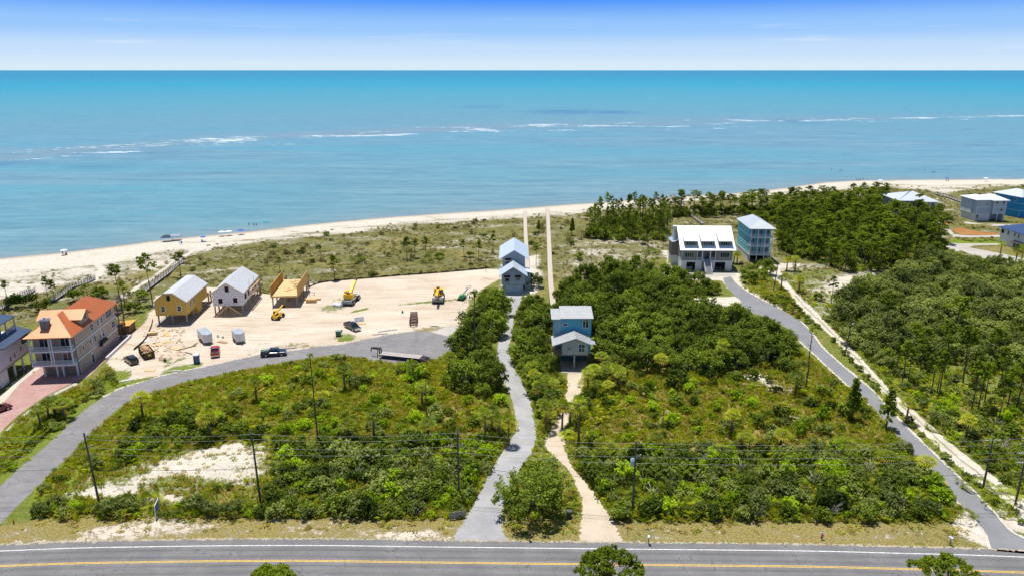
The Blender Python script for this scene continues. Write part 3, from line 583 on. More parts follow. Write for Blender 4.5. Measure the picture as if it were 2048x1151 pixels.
yl = GP([(-900, 1205), (-500, 1160), (0, 1131), (300, 1122.8), (600, 1120.5), (860, 1123.7), (1200, 1127.6), (1600, 1131.8), (1800, 1136.5), (2048, 1144), (2500, 1165), (3000, 1195)])
cl_ = np.array(smooth(yl, 10))
def offs(line, d_):
    T = np.gradient(line, axis=0); T /= np.linalg.norm(T, axis=1, keepdims=True)
    return line + np.stack([-T[:, 1], T[:, 0]], -1) * d_
def ribbon(name, line, d0, d1, z, mt, dash=None):
    A = offs(line, d0); B = offs(line, d1); mb = MB()
    V = []
    for i in range(len(line)): V += [(*A[i], z), (*B[i], z)]
    mb.add(V, [(2 * i, 2 * i + 1, 2 * i + 3, 2 * i + 2) for i in range(len(line) - 1)])
    return mb.build(name, mt)
def wide_road(name, line, half, z, mt):
    ds_ = np.linspace(-half, half, 21); rows = [offs(line, d_) for d_ in ds_]; n_ = len(line)
    V = np.array([[*rows[j][i], z] for j in range(21) for i in range(n_)]); I_ = np.arange(21 * n_).reshape(21, n_)
    F_ = np.stack([I_[:-1, :-1], I_[:-1, 1:], I_[1:, 1:], I_[1:, :-1]], -1).reshape(-1, 4)
    return link(name, fast_mesh(name, V, F_, mt, {"lateral": ("POINT", "FLOAT", np.repeat(ds_, n_))}))
n_ = A_main.node_tree.nodes; l_ = A_main.node_tree.links; b_ = n_["Principled BSDF"]; src = b_.inputs["Base Color"].links[0].from_socket
la = n_.new("ShaderNodeAttribute"); la.attribute_name = "lateral"; ab = mth(n_, l_, 'ABSOLUTE', la.outputs["Fac"])
tk = mth(n_, l_, 'MAXIMUM', mrange(n_, l_, mth(n_, l_, 'ABSOLUTE', mth(n_, l_, 'SUBTRACT', ab, 1.0)), 0.5, 0.1), mrange(n_, l_, mth(n_, l_, 'ABSOLUTE', mth(n_, l_, 'SUBTRACT', ab, 2.55)), 0.5, 0.1))
l_.new(mixrgb(n_, l_, mth(n_, l_, 'MULTIPLY', tk, 0.8), src, mixrgb(n_, l_, 1.0, src, (0.80, 0.80, 0.81), 'MULTIPLY')), b_.inputs["Base Color"])
tag(wide_road("main_road", cl_, 5.0, 0.012, A_main), kind="structure")
rr_ = np.random.default_rng(4)
E0 = offs(cl_, 5.25)[::1]; E1 = offs(cl_, 4.93)
sheet("sand_verge", [tuple(p) for p in E0[12:-12:2]], [tuple(p) for p in E1[12:-12:2]], 0.016, asphalt("sandy road edge", (0.38, 0.33, 0.24), (0.50, 0.44, 0.34), (0.22, 0.20, 0.12), 4), 0.16, 21, 6)
wp = mat("road marking white", (0.78, 0.78, 0.76), 0.7, var=0.28, vs=2.2); yp = mat("road marking yellow", (0.82, 0.50, 0.07), 0.7, var=0.25, vs=2.2)
tag(ribbon("road_marking", cl_, 3.42, 3.58, 0.017, wp), kind="structure")
tag(ribbon("road_marking", cl_, -3.58, -3.42, 0.017, wp), kind="structure")
tag(ribbon("road_marking", cl_, 0.07, 0.19, 0.017, yp), kind="structure")
tag(ribbon("road_marking", cl_, -0.19, -0.07, 0.017, yp), kind="structure")

SIDE_U = GP([(-330, 1400), (-200, 1200), (0, 972), (94, 889), (167, 820.5), (208, 793), (240, 776), (278, 764.5), (326, 750), (415, 731), (522, 708), (574, 702), (638, 692), (680, 688), (705, 683), (743, 675.7), (772, 669), (829, 661.5)])
SIDE_L = GP([(-100, 1400), (-60, 1130), (0, 1047), (88, 960.6), (178, 872), (222, 828), (257, 803), (295, 786), (347, 770), (400, 756), (506, 735), (574, 722), (629, 713), (660, 710), (686, 711), (734, 718), (791, 725.4), (829, 727.3)])
sheet("side_road", SIDE_U, SIDE_L, 0.008, A_side, 0.09, 31)
su = np.array(smooth(SIDE_U[5:], 6)); sheet("sand_verge", [tuple(p) for p in offs(su, .35)[::2]], [tuple(p) for p in offs(su, -.12)[::2]], 0.012, asphalt("washed out sand on asphalt", (0.50, 0.45, 0.38), (0.60, 0.54, 0.46), (0.36, 0.33, 0.29), 5), 0.22, 22, 3)
cul = smooth(GP([(829, 661.5), (864, 663), (898, 672), (913, 689), (902, 704.4), (868, 718), (829, 727.3)]), 6)
mb = MB(); mb.add([(p[0], p[1], 0.008) for p in cul], [tuple(range(len(cul)))]); tag(mb.build("turning_circle", A_side), kind="structure")
sheet("concrete_path", GP([(865, 664), (885, 655), (905, 649)]), GP([(895, 672), (912, 662), (928, 651)]), 0.012, A_conc, 0.12, 3)
GRAV_L = GP([(903, 1085), (918, 1055), (937, 1028), (979, 947.7), (998.6, 912), (1021, 880), (1031, 860.6), (1030, 828), (1024, 800), (1016, 780), (1003, 753), (992, 720), (996, 690), (1005, 668), (1012, 640), (1016, 615), (1012, 588)])
GRAV_R = GP([(1021, 1085), (1006, 1060.5), (1005, 1020), (1016, 985), (1038, 940), (1062, 905), (1072, 870), (1067, 835), (1060, 800), (1043, 762), (1028, 734), (1018, 706), (1018, 690), (1024, 668), (1028, 640), (1037, 615), (1048, 588)])
sheet("gravel_drive", GRAV_L, GRAV_R, 0.010, A_gravel, 0.13, 4)
DIRT_L = GP([(1157, 1087), (1166, 1005.7), (1154, 973.5), (1134, 934.8), (1100, 905), (1090, 885), (1095, 868), (1111, 844.5), (1127, 812), (1132, 783), (1134, 760), (1134, 740)])
DIRT_R = GP([(1245, 1087), (1231, 1047.6), (1202, 1005.7), (1177, 970), (1146, 934.8), (1134, 910), (1128, 885), (1130, 862), (1136, 845), (1150, 812), (1162, 783), (1168, 760), (1169, 740)])
sheet("sand_drive", DIRT_L, DIRT_R, 0.010, A_dirt, 0.16, 5)
PAVE_L = GP([(1446, 556), (1452, 570), (1468, 590), (1484, 604), (1478, 616), (1500, 624), (1540, 636), (1572, 655), (1600, 681), (1630, 708), (1674, 749), (1731, 800), (1771, 842.7), (1813.5, 891.5), (1862, 943), (1905, 989), (1951, 1040), (1972, 1066), (1984, 1100)])
PAVE_R = GP([(1462, 552), (1474, 568), (1508, 591), (1552, 613), (1575, 626), (1599, 641), (1618, 660), (1641, 690), (1660, 709), (1688.6, 734), (1742, 778.5), (1762, 800), (1813.5, 855), (1890, 928), (1944.6, 980), (1996.5, 1035), (2021, 1062), (2048, 1076), (2110, 1112)])
sheet("paved_drive", PAVE_L, PAVE_R, 0.012, A_drive, 0.05, 32)
def edge_strip(name, line, w0, w1, z, mt, seed):
    cl2 = np.array(smooth(line, 6)); A = offs(cl2, w0); B = offs(cl2, w1)
    return sheet(name, [tuple(p) for p in A[::2]], [tuple(p) for p in B[::2]], z, mt, 0.10, seed, 2)
edge_strip("sand_verge", PAVE_L[8:], 0.05, -0.45, 0.007, A_track, 8)
edge_strip("sand_verge", PAVE_R[5:], -0.05, 0.5, 0.007, A_track, 9)
TRK_L = GP([(1515, 534), (1530, 542), (1546, 557), (1575, 581), (1600, 617), (1653, 663), (1703, 716.5), (1762, 784), (1801, 820), (1832, 852), (1905, 922), (1966, 971), (2048, 1032), (2200, 1120)])
TRK_R = GP([(1560, 532), (1562, 545), (1574, 563), (1606, 600), (1622, 612), (1659, 651.5), (1718, 710.6), (1777, 775.6), (1827, 820), (1868, 855), (1920, 900.6), (1981, 946), (2048, 998), (2200, 1080)])
sheet("sand_track", TRK_L, TRK_R, 0.010, A_track, 0.15, 6)
# grassy strip between the wheel ruts of the sand track
mid = [((a[0] + b_[0]) / 2, (a[1] + b_[1]) / 2) for a, b_ in zip(TRK_L[3:], TRK_R[3:])]
cm = np.array(smooth(mid, 5)); A_ = offs(cm, 0.22); B_ = offs(cm, -0.22)
rutgrass = asphalt("sparse track grass", (0.30, 0.28, 0.17), (0.45, 0.41, 0.30), (0.16, 0.17, 0.06), 4)
sheet("track_grass_strip", [tuple(p) for p in A_[::3]], [tuple(p) for p in B_[::3]], 0.015, rutgrass, 0.14, 7, 3)
sheet("sand_apron", GP([(1545, 527), (1600, 526)]), GP([(1545, 537), (1600, 534)]), 0.007, A_track, 0.5, 12)

# brick driveway of the orange-roofed house
m, n, l, b = nodes_of("red brick paving"); tc = n.new("ShaderNodeTexCoord"); P = tc.outputs["Object"]
br = n.new("ShaderNodeTexBrick"); br.inputs["Scale"].default_value = 1.0; br.inputs["Brick Width"].default_value = 0.42; br.inputs["Row Height"].default_value = 0.2
br.inputs["Mortar Size"].default_value = 0.012; l.new(P, br.inputs["Vector"])
br.inputs["Color1"].default_value = (0.36, 0.17, 0.15, 1); br.inputs["Color2"].default_value = (0.45, 0.24, 0.215, 1); br.inputs["Mortar"].default_value = (0.42, 0.32, 0.28, 1)
a = noise(n, l, P, 0.35, 5, 0.7)
l.new(mixrgb(n, l, mrange(n, l, a, 0.35, 0.7), br.outputs["Color"], mixrgb(n, l, 0.5, br.outputs["Color"], (0.46, 0.36, 0.33))), b.inputs["Base Color"]); b.inputs["Roughness"].default_value = 0.9
sheet("brick_driveway", GP([(-260, 1040), (-100, 920), (0, 812), (40, 766), (76, 738), (88, 728)]), GP([(-60, 1000), (0, 866), (83, 797), (150, 762), (190, 735), (196, 720)]), 0.014, m)
sheet("brick_driveway", GP([(150, 765), (167, 744), (205, 706), (240, 675)]), GP([(180, 750), (208, 722), (240, 693), (268, 668)]), 0.019, m)
sheet("sand_verge", GP([(-120, 880), (0, 790), (40, 752), (70, 730)]), GP([(-60, 880), (0, 812), (42, 768), (82, 732)]), 0.008, A_track, 0.3, 15)
sheet("brick_path_edge", GP([(0, 869), (83, 800), (152, 764)]), GP([(0, 873), (86, 803), (156, 768)]), 0.019, A_conc)

# far right: street, mulch slope, pale paths
sheet("far_street", GP([(1885, 486), (1960, 487), (2048, 486), (2300, 484)]), GP([(1905, 506), (1935, 497), (1975, 490), (2300, 490)]), 0.010, A_conc)
sheet("far_street", GP([(1885, 486), (1905, 494), (1960, 515), (2048, 545), (2200, 600)]), GP([(1905, 487), (1950, 497), (2048, 517), (2200, 560)]), 0.016, A_conc)
mulch = asphalt("orange pine straw mulch", (0.36, 0.15, 0.045), (0.46, 0.22, 0.08), (0.22, 0.10, 0.035), 2.5)
mbp = smooth(GP([(1857, 425), (1880, 430), (1910, 447), (1938, 460), (1998, 467), (1990, 470), (1935, 470), (1915, 466), (1900, 455), (1880, 443), (1857, 434)]), 4, True)
mb = MB(); mb.add([(p[0], p[1], 0.02) for p in mbp], [tuple(range(len(mbp)))]); tag(mb.build("mulch_bed", mulch), kind="structure")
sheet("concrete_path", GP([(1857, 436), (1880, 446), (1898, 457), (1908, 468)]), GP([(1857, 440), (1878, 451), (1893, 461), (1902, 470)]), 0.026, A_conc)
sheet("concrete_path", GP([(1905, 468), (1940, 471), (2000, 470)]), GP([(1905, 474), (1940, 475), (2000, 474)]), 0.022, A_conc)
sheet("concrete_path", GP([(1915, 440), (1960, 447), (2020, 449)]), GP([(1915, 447), (1980, 452), (2030, 452)]), 0.014, A_conc)
# concrete apron in front of the grey house with dormers
sheet("concrete_path", GP([(1364, 545), (1400, 545), (1470, 544)]), GP([(1364, 556), (1400, 554), (1472, 552)]), 0.018, A_conc)
BOARDWALKS = [  # outline of the centre line in the photograph, width, height, rails, wood, label
    ([(278, 589), (311, 564), (337, 543), (352, 529), (369, 522)], 1.6, .9, True, 0, "grey railed boardwalk behind the yellow stilt house, widest of the left ones"),
    ([(104, 601), (126, 587), (144, 572), (171, 563), (188, 556)], 1.4, .7, True, 0, "grey curving boardwalk behind the orange roofed house"),
    ([(0, 617), (26, 601), (50, 587), (67, 578)], 1.4, .7, True, 0, "short grey boardwalk at the far left edge"),
    ([(1055, 538), (1053, 500), (1051, 460), (1050, 420)], 1.5, 1.25, False, 1, "pale tan boardwalk running from the twin gabled house to the beach"),
    ([(1107, 616), (1104, 590), (1101, 555), (1098, 480), (1095, 414)], 1.6, 1.25, False, 1, "long pale tan boardwalk running from the blue stilt house to the beach"),
    ([(1343, 428), (1330, 412), (1315, 395)], 1.6, .9, True, 0, "left of two short weathered boardwalks reaching the beach above the pines"),
    ([(1366, 412), (1342, 391)], 1.6, .9, True, 0, "right of two short weathered boardwalks reaching the beach above the pines"),
    ([(1405, 447), (1392, 438), (1378, 428)], 1.5, .9, True, 0, "boardwalk piece glimpsed among pines behind the dormer house"),
    ([(1921, 403), (1895, 394), (1869, 386)], 1.4, .9, True, 0, "weathered boardwalk crossing the far dune between pale house and light blue house"),
    ([(1892, 413), (1877, 405)], 1.4, .7, False, 1, "short pale boardwalk piece by the pale house's garden"),
]
# ================================================================ VEGETATION
BARK = mat("pine bark", (0.15, 0.105, 0.075), 0.95, var=0.35, vs=3)
GREYBARK = mat("weathered grey wood", (0.30, 0.27, 0.23), 0.95, var=0.3, vs=3)
L_OAK = leaf_mat("scrub oak leaves", (0.038, 0.066, 0.006), (0.245, 0.325, 0.034), 0.30)
L_GREY = leaf_mat("grey green oak leaves", (0.066, 0.096, 0.022), (0.34, 0.395, 0.095), 0.30)
L_SHRUB = leaf_mat("bright shrub leaves", (0.09, 0.175, 0.005), (0.46, 0.62, 0.030), 0.40)
L_DARK = leaf_mat("dark shrub leaves", (0.024, 0.045, 0.005), (0.125, 0.185, 0.018), 0.28)
L_PINE = leaf_mat("pine needles", (0.048, 0.085, 0.005), (0.25, 0.33, 0.018), 0.30)
L_PALM = leaf_mat("palm fronds", (0.060, 0.110, 0.012), (0.42, 0.50, 0.045), 0.38, (0.60, 0.42, 0.09), 0.08)
L_PALMY = leaf_mat("yellowing palmetto fronds", (0.11, 0.165, 0.010), (0.52, 0.56, 0.042), 0.38, (0.70, 0.48, 0.09), 0.10)
L_GRASS = leaf_mat("meadow grass", (0.11, 0.165, 0.006), (0.44, 0.49, 0.040), 0.40, (0.50, 0.40, 0.12), 0.10)
L_DRYG = leaf_mat("dry golden grass", (0.26, 0.21, 0.040), (0.56, 0.46, 0.13), 0.35)
L_DUNE = leaf_mat("dune grass", (0.11, 0.112, 0.030), (0.28, 0.27, 0.09), 0.35, (0.50, 0.42, 0.20), 0.25)

def unit(v): return v / np.maximum(np.linalg.norm(v, axis=-1, keepdims=True), 1e-9)
def leaves(r, Cn, Nn, size, aspect=1.6, clump=None, jit=0.9):
    """quads of foliage at centres Cn, facing roughly Nn"""
    k = len(Cn); nn = unit(Nn + r.normal(0, jit, (k, 3))); t = unit(np.cross(nn, r.normal(0, 1, (k, 3)))); b_ = np.cross(nn, t)
    s = (size * r.uniform(0.6, 1.35, k))[:, None]
    V = np.stack([Cn - t * s * aspect * .5, Cn - b_ * s * .5 + nn * s * .12, Cn + t * s * aspect * .5, Cn + b_ * s * .5 + nn * s * .12], 1).reshape(-1, 3)
    F_ = np.arange(4 * k).reshape(-1, 4)
    return V, F_
def crown_mesh(name, r, lobes, per, size, mt, aspect=1.5, shell=0.55, flat=1.0, jit=0.8):
    """lobes: (x,y,z,r). leaf clumps sit through the outer part of each lobe, with gaps between twigs"""
    VV, FF, TT = [], [], []; off = 0
    for (x, y, z, rr) in lobes:
        k = max(int(per * rr * rr), 12)
        nsub = max(int(4 + rr * 7), 5)                       # twig bunches inside the lobe
        dirs = unit(r.normal(0, 1, (nsub, 3))); dirs[:, 2] = np.where(dirs[:, 2] < -0.35, -dirs[:, 2], dirs[:, 2])
        cen = dirs * (rr * r.uniform(0.55, 1.0, (nsub, 1))); bt = r.uniform(0, 1, nsub)
        pick = r.integers(0, nsub, k)
        p = cen[pick] + r.normal(0, rr * 0.20, (k, 3)); p[:, 2] *= flat
        V, F_ = leaves(r, p + np.array([x, y, z]), unit(p) * 0.9 + np.array([0, 0, .55]), size, aspect, jit=jit)
        VV.append(V); FF.append(F_ + off); off += len(V); TT.append(np.clip(bt[pick] * 0.75 + r.uniform(0, .35, k), 0, 1))
    return fast_mesh(name, np.concatenate(VV), np.concatenate(FF), mt, {"tint": ("FACE", "FLOAT", np.concatenate(TT))})
def fan_mesh(name, r, fans, mt, blades=8, span=1.75):
    """palm fans: (origin, direction, petiole length, fan radius, tint)"""
    VV, TT, FF = [], [], []; off = 0
    for o, d, pl, fr, tn in fans:
        d = unit(np.array(d, float)); side = unit(np.cross(d, [0, 0, 1.0]) + 1e-6); up = np.cross(side, d)
        base = np.array(o) + d * pl; base[2] -= 0.05 * pl
        # petiole
        V = [o - side * .02, o + side * .02, base + side * .02, base - side * .02]; VV += V; FF.append([off, off + 1, off + 2, off + 3]); TT.append(tn); off += 4
        for k in range(blades):
            a = (k / (blades - 1) - .5) * span * 1.5
            dd = d * math.cos(a) + side * math.sin(a); dd = dd + up * 0.12; tip = base + dd * fr * (0.75 + .25 * math.cos(a)) ; tip[2] -= fr * (0.28 + .15 * r.random())
            wdt = np.cross(unit(dd), up) * fr * .075; midp = base + dd * fr * .5; 
            VV += [base, midp + wdt, tip, midp - wdt]; FF.append([off, off + 1, off + 2, off + 3]); TT.append(tn + r.uniform(-.06, .06)); off += 4
    return fast_mesh(name, np.array(VV), np.array(FF), mt, {"tint": ("FACE", "FLOAT", np.clip(TT, 0, 1))})

# ---- prototype meshes (linked only through the plants that use them)
def trunk_mesh(name, pts, rs, branches=(), mt=BARK):
    mb = MB(); mb.tube(pts, rs, 7)
    for bp, br in branches: mb.tube(bp, br, 5)
    return mb.mesh(name, mt, True)
def oak_proto(i, mt, big=False):
    r = np.random.default_rng(100 + i); lobes = []; H = 4.6; W = 3.0 if big else 2.6
    k = 15 if not big else 26
    for j in range(k):
        a = r.uniform(0, 6.283); q = math.sqrt(r.uniform(0, 1)) * W
        lobes.append((math.cos(a) * q, math.sin(a) * q, H * (0.80 - 0.36 * (q / W) ** 2) + r.uniform(-.7, .5) * (1.5 if big else 1), r.uniform(0.6, 1.0) if big else r.uniform(0.7, 1.3)))
    for j in range(8):                                         # skirt down towards the ground
        a = r.uniform(0, 6.283); q = W * r.uniform(.7, 1.0)
        lobes.append((math.cos(a) * q, math.sin(a) * q, r.uniform(1.0, 2.1), r.uniform(.6, .9)))
    cm = crown_mesh("oak_crown", r, lobes, 120 if big else 150, 0.16 if big else 0.24, mt, 1.5)
    if big: cm = crown_mesh("oak_crown", r, lobes, 240, 0.15, mt, 1.5)
    br = []
    for j in range(7):
        x, y, z, q = lobes[j]; br.append(([(0, 0, 1.0), (x * .5, y * .5, z * .6), (x, y, z)], [0.10, 0.06, 0.025]))
    tm = trunk_mesh("oak_trunk", [(0, 0, -.1), (.1, .05, 1.2), (-.1, .1, 2.6)], [0.20, 0.15, 0.09], br, GREYBARK)
    return cm, tm
def bush_proto(i, mt, size=0.2, per=230, n_=9, H=1.5, W=1.0):
    r = np.random.default_rng(200 + i); lobes = []
    for j in range(n_):
        a = r.uniform(0, 6.283); q = math.sqrt(r.uniform(0, 1)) * W
        lobes.append((math.cos(a) * q, math.sin(a) * q, max(H * (0.72 - 0.4 * (q / W) ** 2) + r.uniform(-.2, .35), .3), r.uniform(0.38, 0.68)))
    return crown_mesh("bush", r, lobes, per, size, mt, 1.5)
def pine_proto(i, lean=0.3, H=12.0, W=2.2, cz=0.62, n_=15, flat=0.7, mt=None):
    r = np.random.default_rng(300 + i); pts = []; lx, ly = r.uniform(-lean, lean, 2)
    for t in np.linspace(0, 1, 7): pts.append((lx * t * t + r.uniform(-.06, .06), ly * t + r.uniform(-.06, .06), H * .95 * t - .1))
    rs = list(np.linspace(0.19, 0.05, 7)); lobes = []; br = []
    for j in range(n_):
        t = cz + (1 - cz) * (j + .5) / n_; z = H * t; w_ = W * (1 - ((t - cz) / (1 - cz)) ** 2.2 * .72) * r.uniform(.35, 1.05)
        a = j * 2.4 + r.uniform(-.5, .5); x = math.cos(a) * w_ + lx * t * t; y = math.sin(a) * w_ + ly * t
        lobes.append((x, y, z - .1 * w_ + .2, r.uniform(.5, .95)))
        br.append(([(lx * t * t, ly * t, z - w_ * .35), (x * .6, y * .6, z - w_ * .15), (x, y, z)], [.05, .035, .015]))
    lobes.append((lx, ly, H * .97, .7))
    for j in range(4):
        a = r.uniform(0, 6.28); t = r.uniform(min(.38, cz - .05), cz); q = r.uniform(.5, 1.5)
        br.append(([(lx * t * t, ly * t, H * t), (math.cos(a) * q, math.sin(a) * q, H * t + .15)], [.03, .01]))
    cm = crown_mesh("pine_crown", r, lobes, 210, 0.23, mt or L_PINE, 1.9, flat=flat)
    return cm, trunk_mesh("pine_trunk", pts, rs, br)
def snag_proto(i, H=12.0, tuft=False):
    r = np.random.default_rng(400 + i); pts = [(r.uniform(-.12, .12) + .25 * t * t * (1 if i % 2 else -1), r.uniform(-.08, .08), H * t) for t in np.linspace(0, 1, 7)]; br = []
    for j in range(9):
        a = r.uniform(0, 6.28); t = r.uniform(.55, .98); q = r.uniform(.4, 1.3) * (1.15 - t) * 2
        br.append(([(0, 0, H * t), (math.cos(a) * q * .6, math.sin(a) * q * .6, H * t + .1), (math.cos(a) * q, math.sin(a) * q, H * t + .45)], [.05, .03, .012]))
    tm = trunk_mesh("snag_trunk", pts, list(np.linspace(0.2, 0.06, 7)), br)
    lobes = [(r.uniform(-.8, .8), r.uniform(-.8, .8), H * r.uniform(.88, 1.0), r.uniform(.3, .55)) for _ in range(8)]
    cm = crown_mesh("thin_crown", r, lobes, 90, 0.2, L_PINE, 1.7) if tuft else None
    return cm, tm
def palm_proto(i, H=4.5, mt=None, nf=24, fr=0.98):
    r = np.random.default_rng(500 + i); fans = []; top = np.array([r.uniform(-.15, .15), r.uniform(-.15, .15), H])
    for j in range(nf):
        a = j * 2.399; el = 1.25 - 2.05 * (j / nf) + r.uniform(-.12, .12)
        d = (math.cos(a) * math.cos(el), math.sin(a) * math.cos(el), math.sin(el))
        fans.append((top, d, r.uniform(.5, .8), fr * r.uniform(.85, 1.15), float(np.clip(j / nf + r.uniform(-.3, .2), 0, .92)) if j < nf - 4 else .97))
    cm = fan_mesh("palm_crown", r, fans, mt or L_PALM)
    mb = MB(); mb.tube([(0, 0, -.1), (top[0] * .4, top[1] * .4, H * .5), (top[0], top[1], H + .1)], [.19, .16, .17], 8); mb.ball((top[0], top[1], H - .1), .3, 8, 5, 1.3)
    return cm, mb.mesh("palm_trunk", mat("palm trunk", (0.20, 0.15, 0.10), .95, var=.3, vs=5), True)
def palmetto_proto(i, mt, nf=26, W=1.3, fr=0.75, H=.5):
    r = np.random.default_rng(600 + i); fans = []
    for j in range(nf):
        a = r.uniform(0, 6.28); q = math.sqrt(r.random()) * W; el = r.uniform(.25, 1.3)
        d = (math.cos(a) * math.cos(el), math.sin(a) * math.cos(el), math.sin(el))
        fans.append((np.array([math.cos(a) * q, math.sin(a) * q, 0.02]), d, r.uniform(.5, .9) + H * (1 - q / W), fr * r.uniform(.8, 1.2), float(r.uniform(0, .95))))
    return fan_mesh("palmetto", r, fans, mt, 8)
def tuft_proto(i, mt, H=.6, W=.45, k=26, wd=.05):
    r = np.random.default_rng(700 + i); a = r.uniform(0, 6.28, k); q = r.uniform(0, W * .5, k); b0 = np.stack([np.cos(a) * q, np.sin(a) * q, np.zeros(k)], -1)
    h_ = H * r.uniform(.6, 1.2, k); tip = b0 + np.stack([np.cos(a) * W * r.uniform(.3, 1.1, k), np.sin(a) * W * r.uniform(.3, 1.1, k), h_], -1)
    t = np.stack([-np.sin(a), np.cos(a), a * 0], -1) * wd; mid = (b0 + tip) / 2 + np.array([0, 0, .12]) * H
    V = np.stack([b0 - t * .5, mid - t, tip, mid + t], 1).reshape(-1, 3)
    return fast_mesh("tuft", V, np.arange(4 * k).reshape(-1, 4), mt, {"tint": ("FACE", "FLOAT", r.uniform(0, 1, k))})

OAKS = [oak_proto(i, L_OAK) for i in range(4)]; GOAKS = [oak_proto(10 + i, L_GREY) for i in range(4)]
PINES = [pine_proto(i) for i in range(4)] + [pine_proto(4, W=1.7, cz=.72, n_=10), pine_proto(5, W=1.9, cz=.7, n_=11)]
FLATP = [pine_proto(20 + i, H=12, W=3.2, cz=.70, n_=20, flat=.55, lean=.8) for i in range(2)]
def cone_proto(i, H=6.0):
    r = np.random.default_rng(330 + i); lobes = []
    for j in range(34):
        t = .28 + .70 * j / 34; q = (1 - t) * 1.25 * r.uniform(.5, 1.0) + .08; a = j * 2.4; lobes.append((math.cos(a) * q, math.sin(a) * q, H * t, .22 + .26 * (1 - t) + r.uniform(0, .1)))
    return crown_mesh("pine_crown", r, lobes, 420, 0.17, L_PINE, 1.9), trunk_mesh("pine_trunk", [(0, 0, -.1), (.03, 0, H * .5), (0, 0, H * .97)], [.12, .08, .02])
YOUNG = [cone_proto(i) for i in range(2)]
PALMS = [palm_proto(i) for i in range(3)]; YPALMS = [palm_proto(10 + i, mt=L_PALMY) for i in range(3)]
PALMETTO = [palmetto_proto(i, L_PALM) for i in range(3)]; YPALMETTO = [palmetto_proto(10 + i, L_PALMY) for i in range(3)]
BUSHES = [bush_proto(i, L_SHRUB) for i in range(4)]; DBUSHES = [bush_proto(10 + i, L_DARK, H=1.8) for i in range(3)]; OBUSHES = [bush_proto(20 + i, L_OAK, H=1.7, W=1.2, n_=11) for i in range(3)]
GBUSHES = [bush_proto(30 + i, L_GREY, H=1.6, W=1.2, n_=11, per=170) for i in range(3)]

# ---- where nothing may grow
HOUSES_FP = []                              # (cx, cy, radius) filled from the house list below
NOGO = []
for Lf, Rt in ((SIDE_U, SIDE_L), (GRAV_L, GRAV_R), (DIRT_L, DIRT_R), (PAVE_L, PAVE_R), (TRK_L, TRK_R)): NOGO.append(list(Lf) + list(Rt)[::-1])
NOGO += [[tuple(p) for p in cul], SANDLOT, GP([(-300, 1110), (-300, 1041), (0, 1041), (600, 1038), (1240, 1044), (1940, 1046), (2100, 1110), (2100, 1200), (-300, 1200)]),
         GP([(1885, 484), (2048, 484), (2048, 540), (1960, 512), (1905, 500)]), GP([(1857, 425), (1938, 458), (2048, 464), (2048, 476), (1890, 474), (1857, 440)]),
         GP([(60, 790), (0, 860), (0, 770), (90, 720), (160, 745), (268, 660), (270, 680), (190, 755), (120, 790)])]
HRECT = [GP([(1104, 674), (1194, 674), (1192, 748), (1110, 748)]), GP([(990, 480), (1062, 480), (1062, 585), (990, 585)]), GP([(1335, 480), (1475, 480), (1482, 556), (1350, 556)]),
         GP([(1466, 470), (1545, 470), (1548, 525), (1485, 525)]), GP([(1765, 400), (1862, 400), (1862, 436), (1790, 430)]), GP([(1925, 415), (2016, 415), (2016, 450), (1930, 450)]), GP([(-50, 640), (265, 640), (265, 690), (180, 760), (-50, 800)])]
NOGO += HRECT
BW_LINES = [GP(b_[0]) for b_ in BOARDWALKS]  # boardwalk centre lines are kept clear
def free(x, y, m=0.3):
    x = np.atleast_1d(x).astype(float); y = np.atleast_1d(y).astype(float); ok = np.ones(len(x), bool)
    for p in NOGO: ok &= sdist(p, x, y) < -m
    for p in BW_LINES: ok &= pdist(p, x, y) > 0.9 + m * 1.3
    return ok
def scatter(poly, gap, count=None, seed=0, m=0.3, dens=None, avoid=None, avoidgap=None):
    """blue-noise points inside an outline; the gap may vary with a noise field"""
    r = np.random.default_rng(seed); P = np.asarray(poly); x0, y0 = P.min(0); x1, y1 = P.max(0)
    nn = int((x1 - x0) * (y1 - y0) / gap ** 2 * 5) + 20
    X_ = r.uniform(x0, x1, nn); Y_ = r.uniform(y0, y1, nn)
    ok = (sdist(poly, X_, Y_) > 0); X_ = X_[ok]; Y_ = Y_[ok]
    ok = free(X_, Y_, m); X_ = X_[ok]; Y_ = Y_[ok]
    if dens is not None: ok = hnoise(X_, Y_, dens[0], seed) + .35 * hnoise(X_, Y_, dens[0] / 3, seed + 1) > dens[1]; X_ = X_[ok]; Y_ = Y_[ok]
    cells = {}; keep = []
    av = {}
    if avoid:
        for (ax_, ay_) in avoid: av.setdefault((int(ax_ // avoidgap), int(ay_ // avoidgap)), []).append((ax_, ay_))
    for x, y in zip(X_, Y_):
        cx, cy = int(x // gap), int(y // gap)
        if any((x - a) ** 2 + (y - b_) ** 2 < gap * gap for i in (-1, 0, 1) for j in (-1, 0, 1) for a, b_ in cells.get((cx + i, cy + j), ())): continue
        if avoid:
            c2x, c2y = int(x // avoidgap), int(y // avoidgap)
            if any((x - a) ** 2 + (y - b_) ** 2 < avoidgap ** 2 for i in (-1, 0, 1) for j in (-1, 0, 1) for a, b_ in av.get((c2x + i, c2y + j), ())): continue
        cells.setdefault((cx, cy), []).append((x, y)); keep.append((x, y))
        if count and len(keep) >= count: break
    return keep

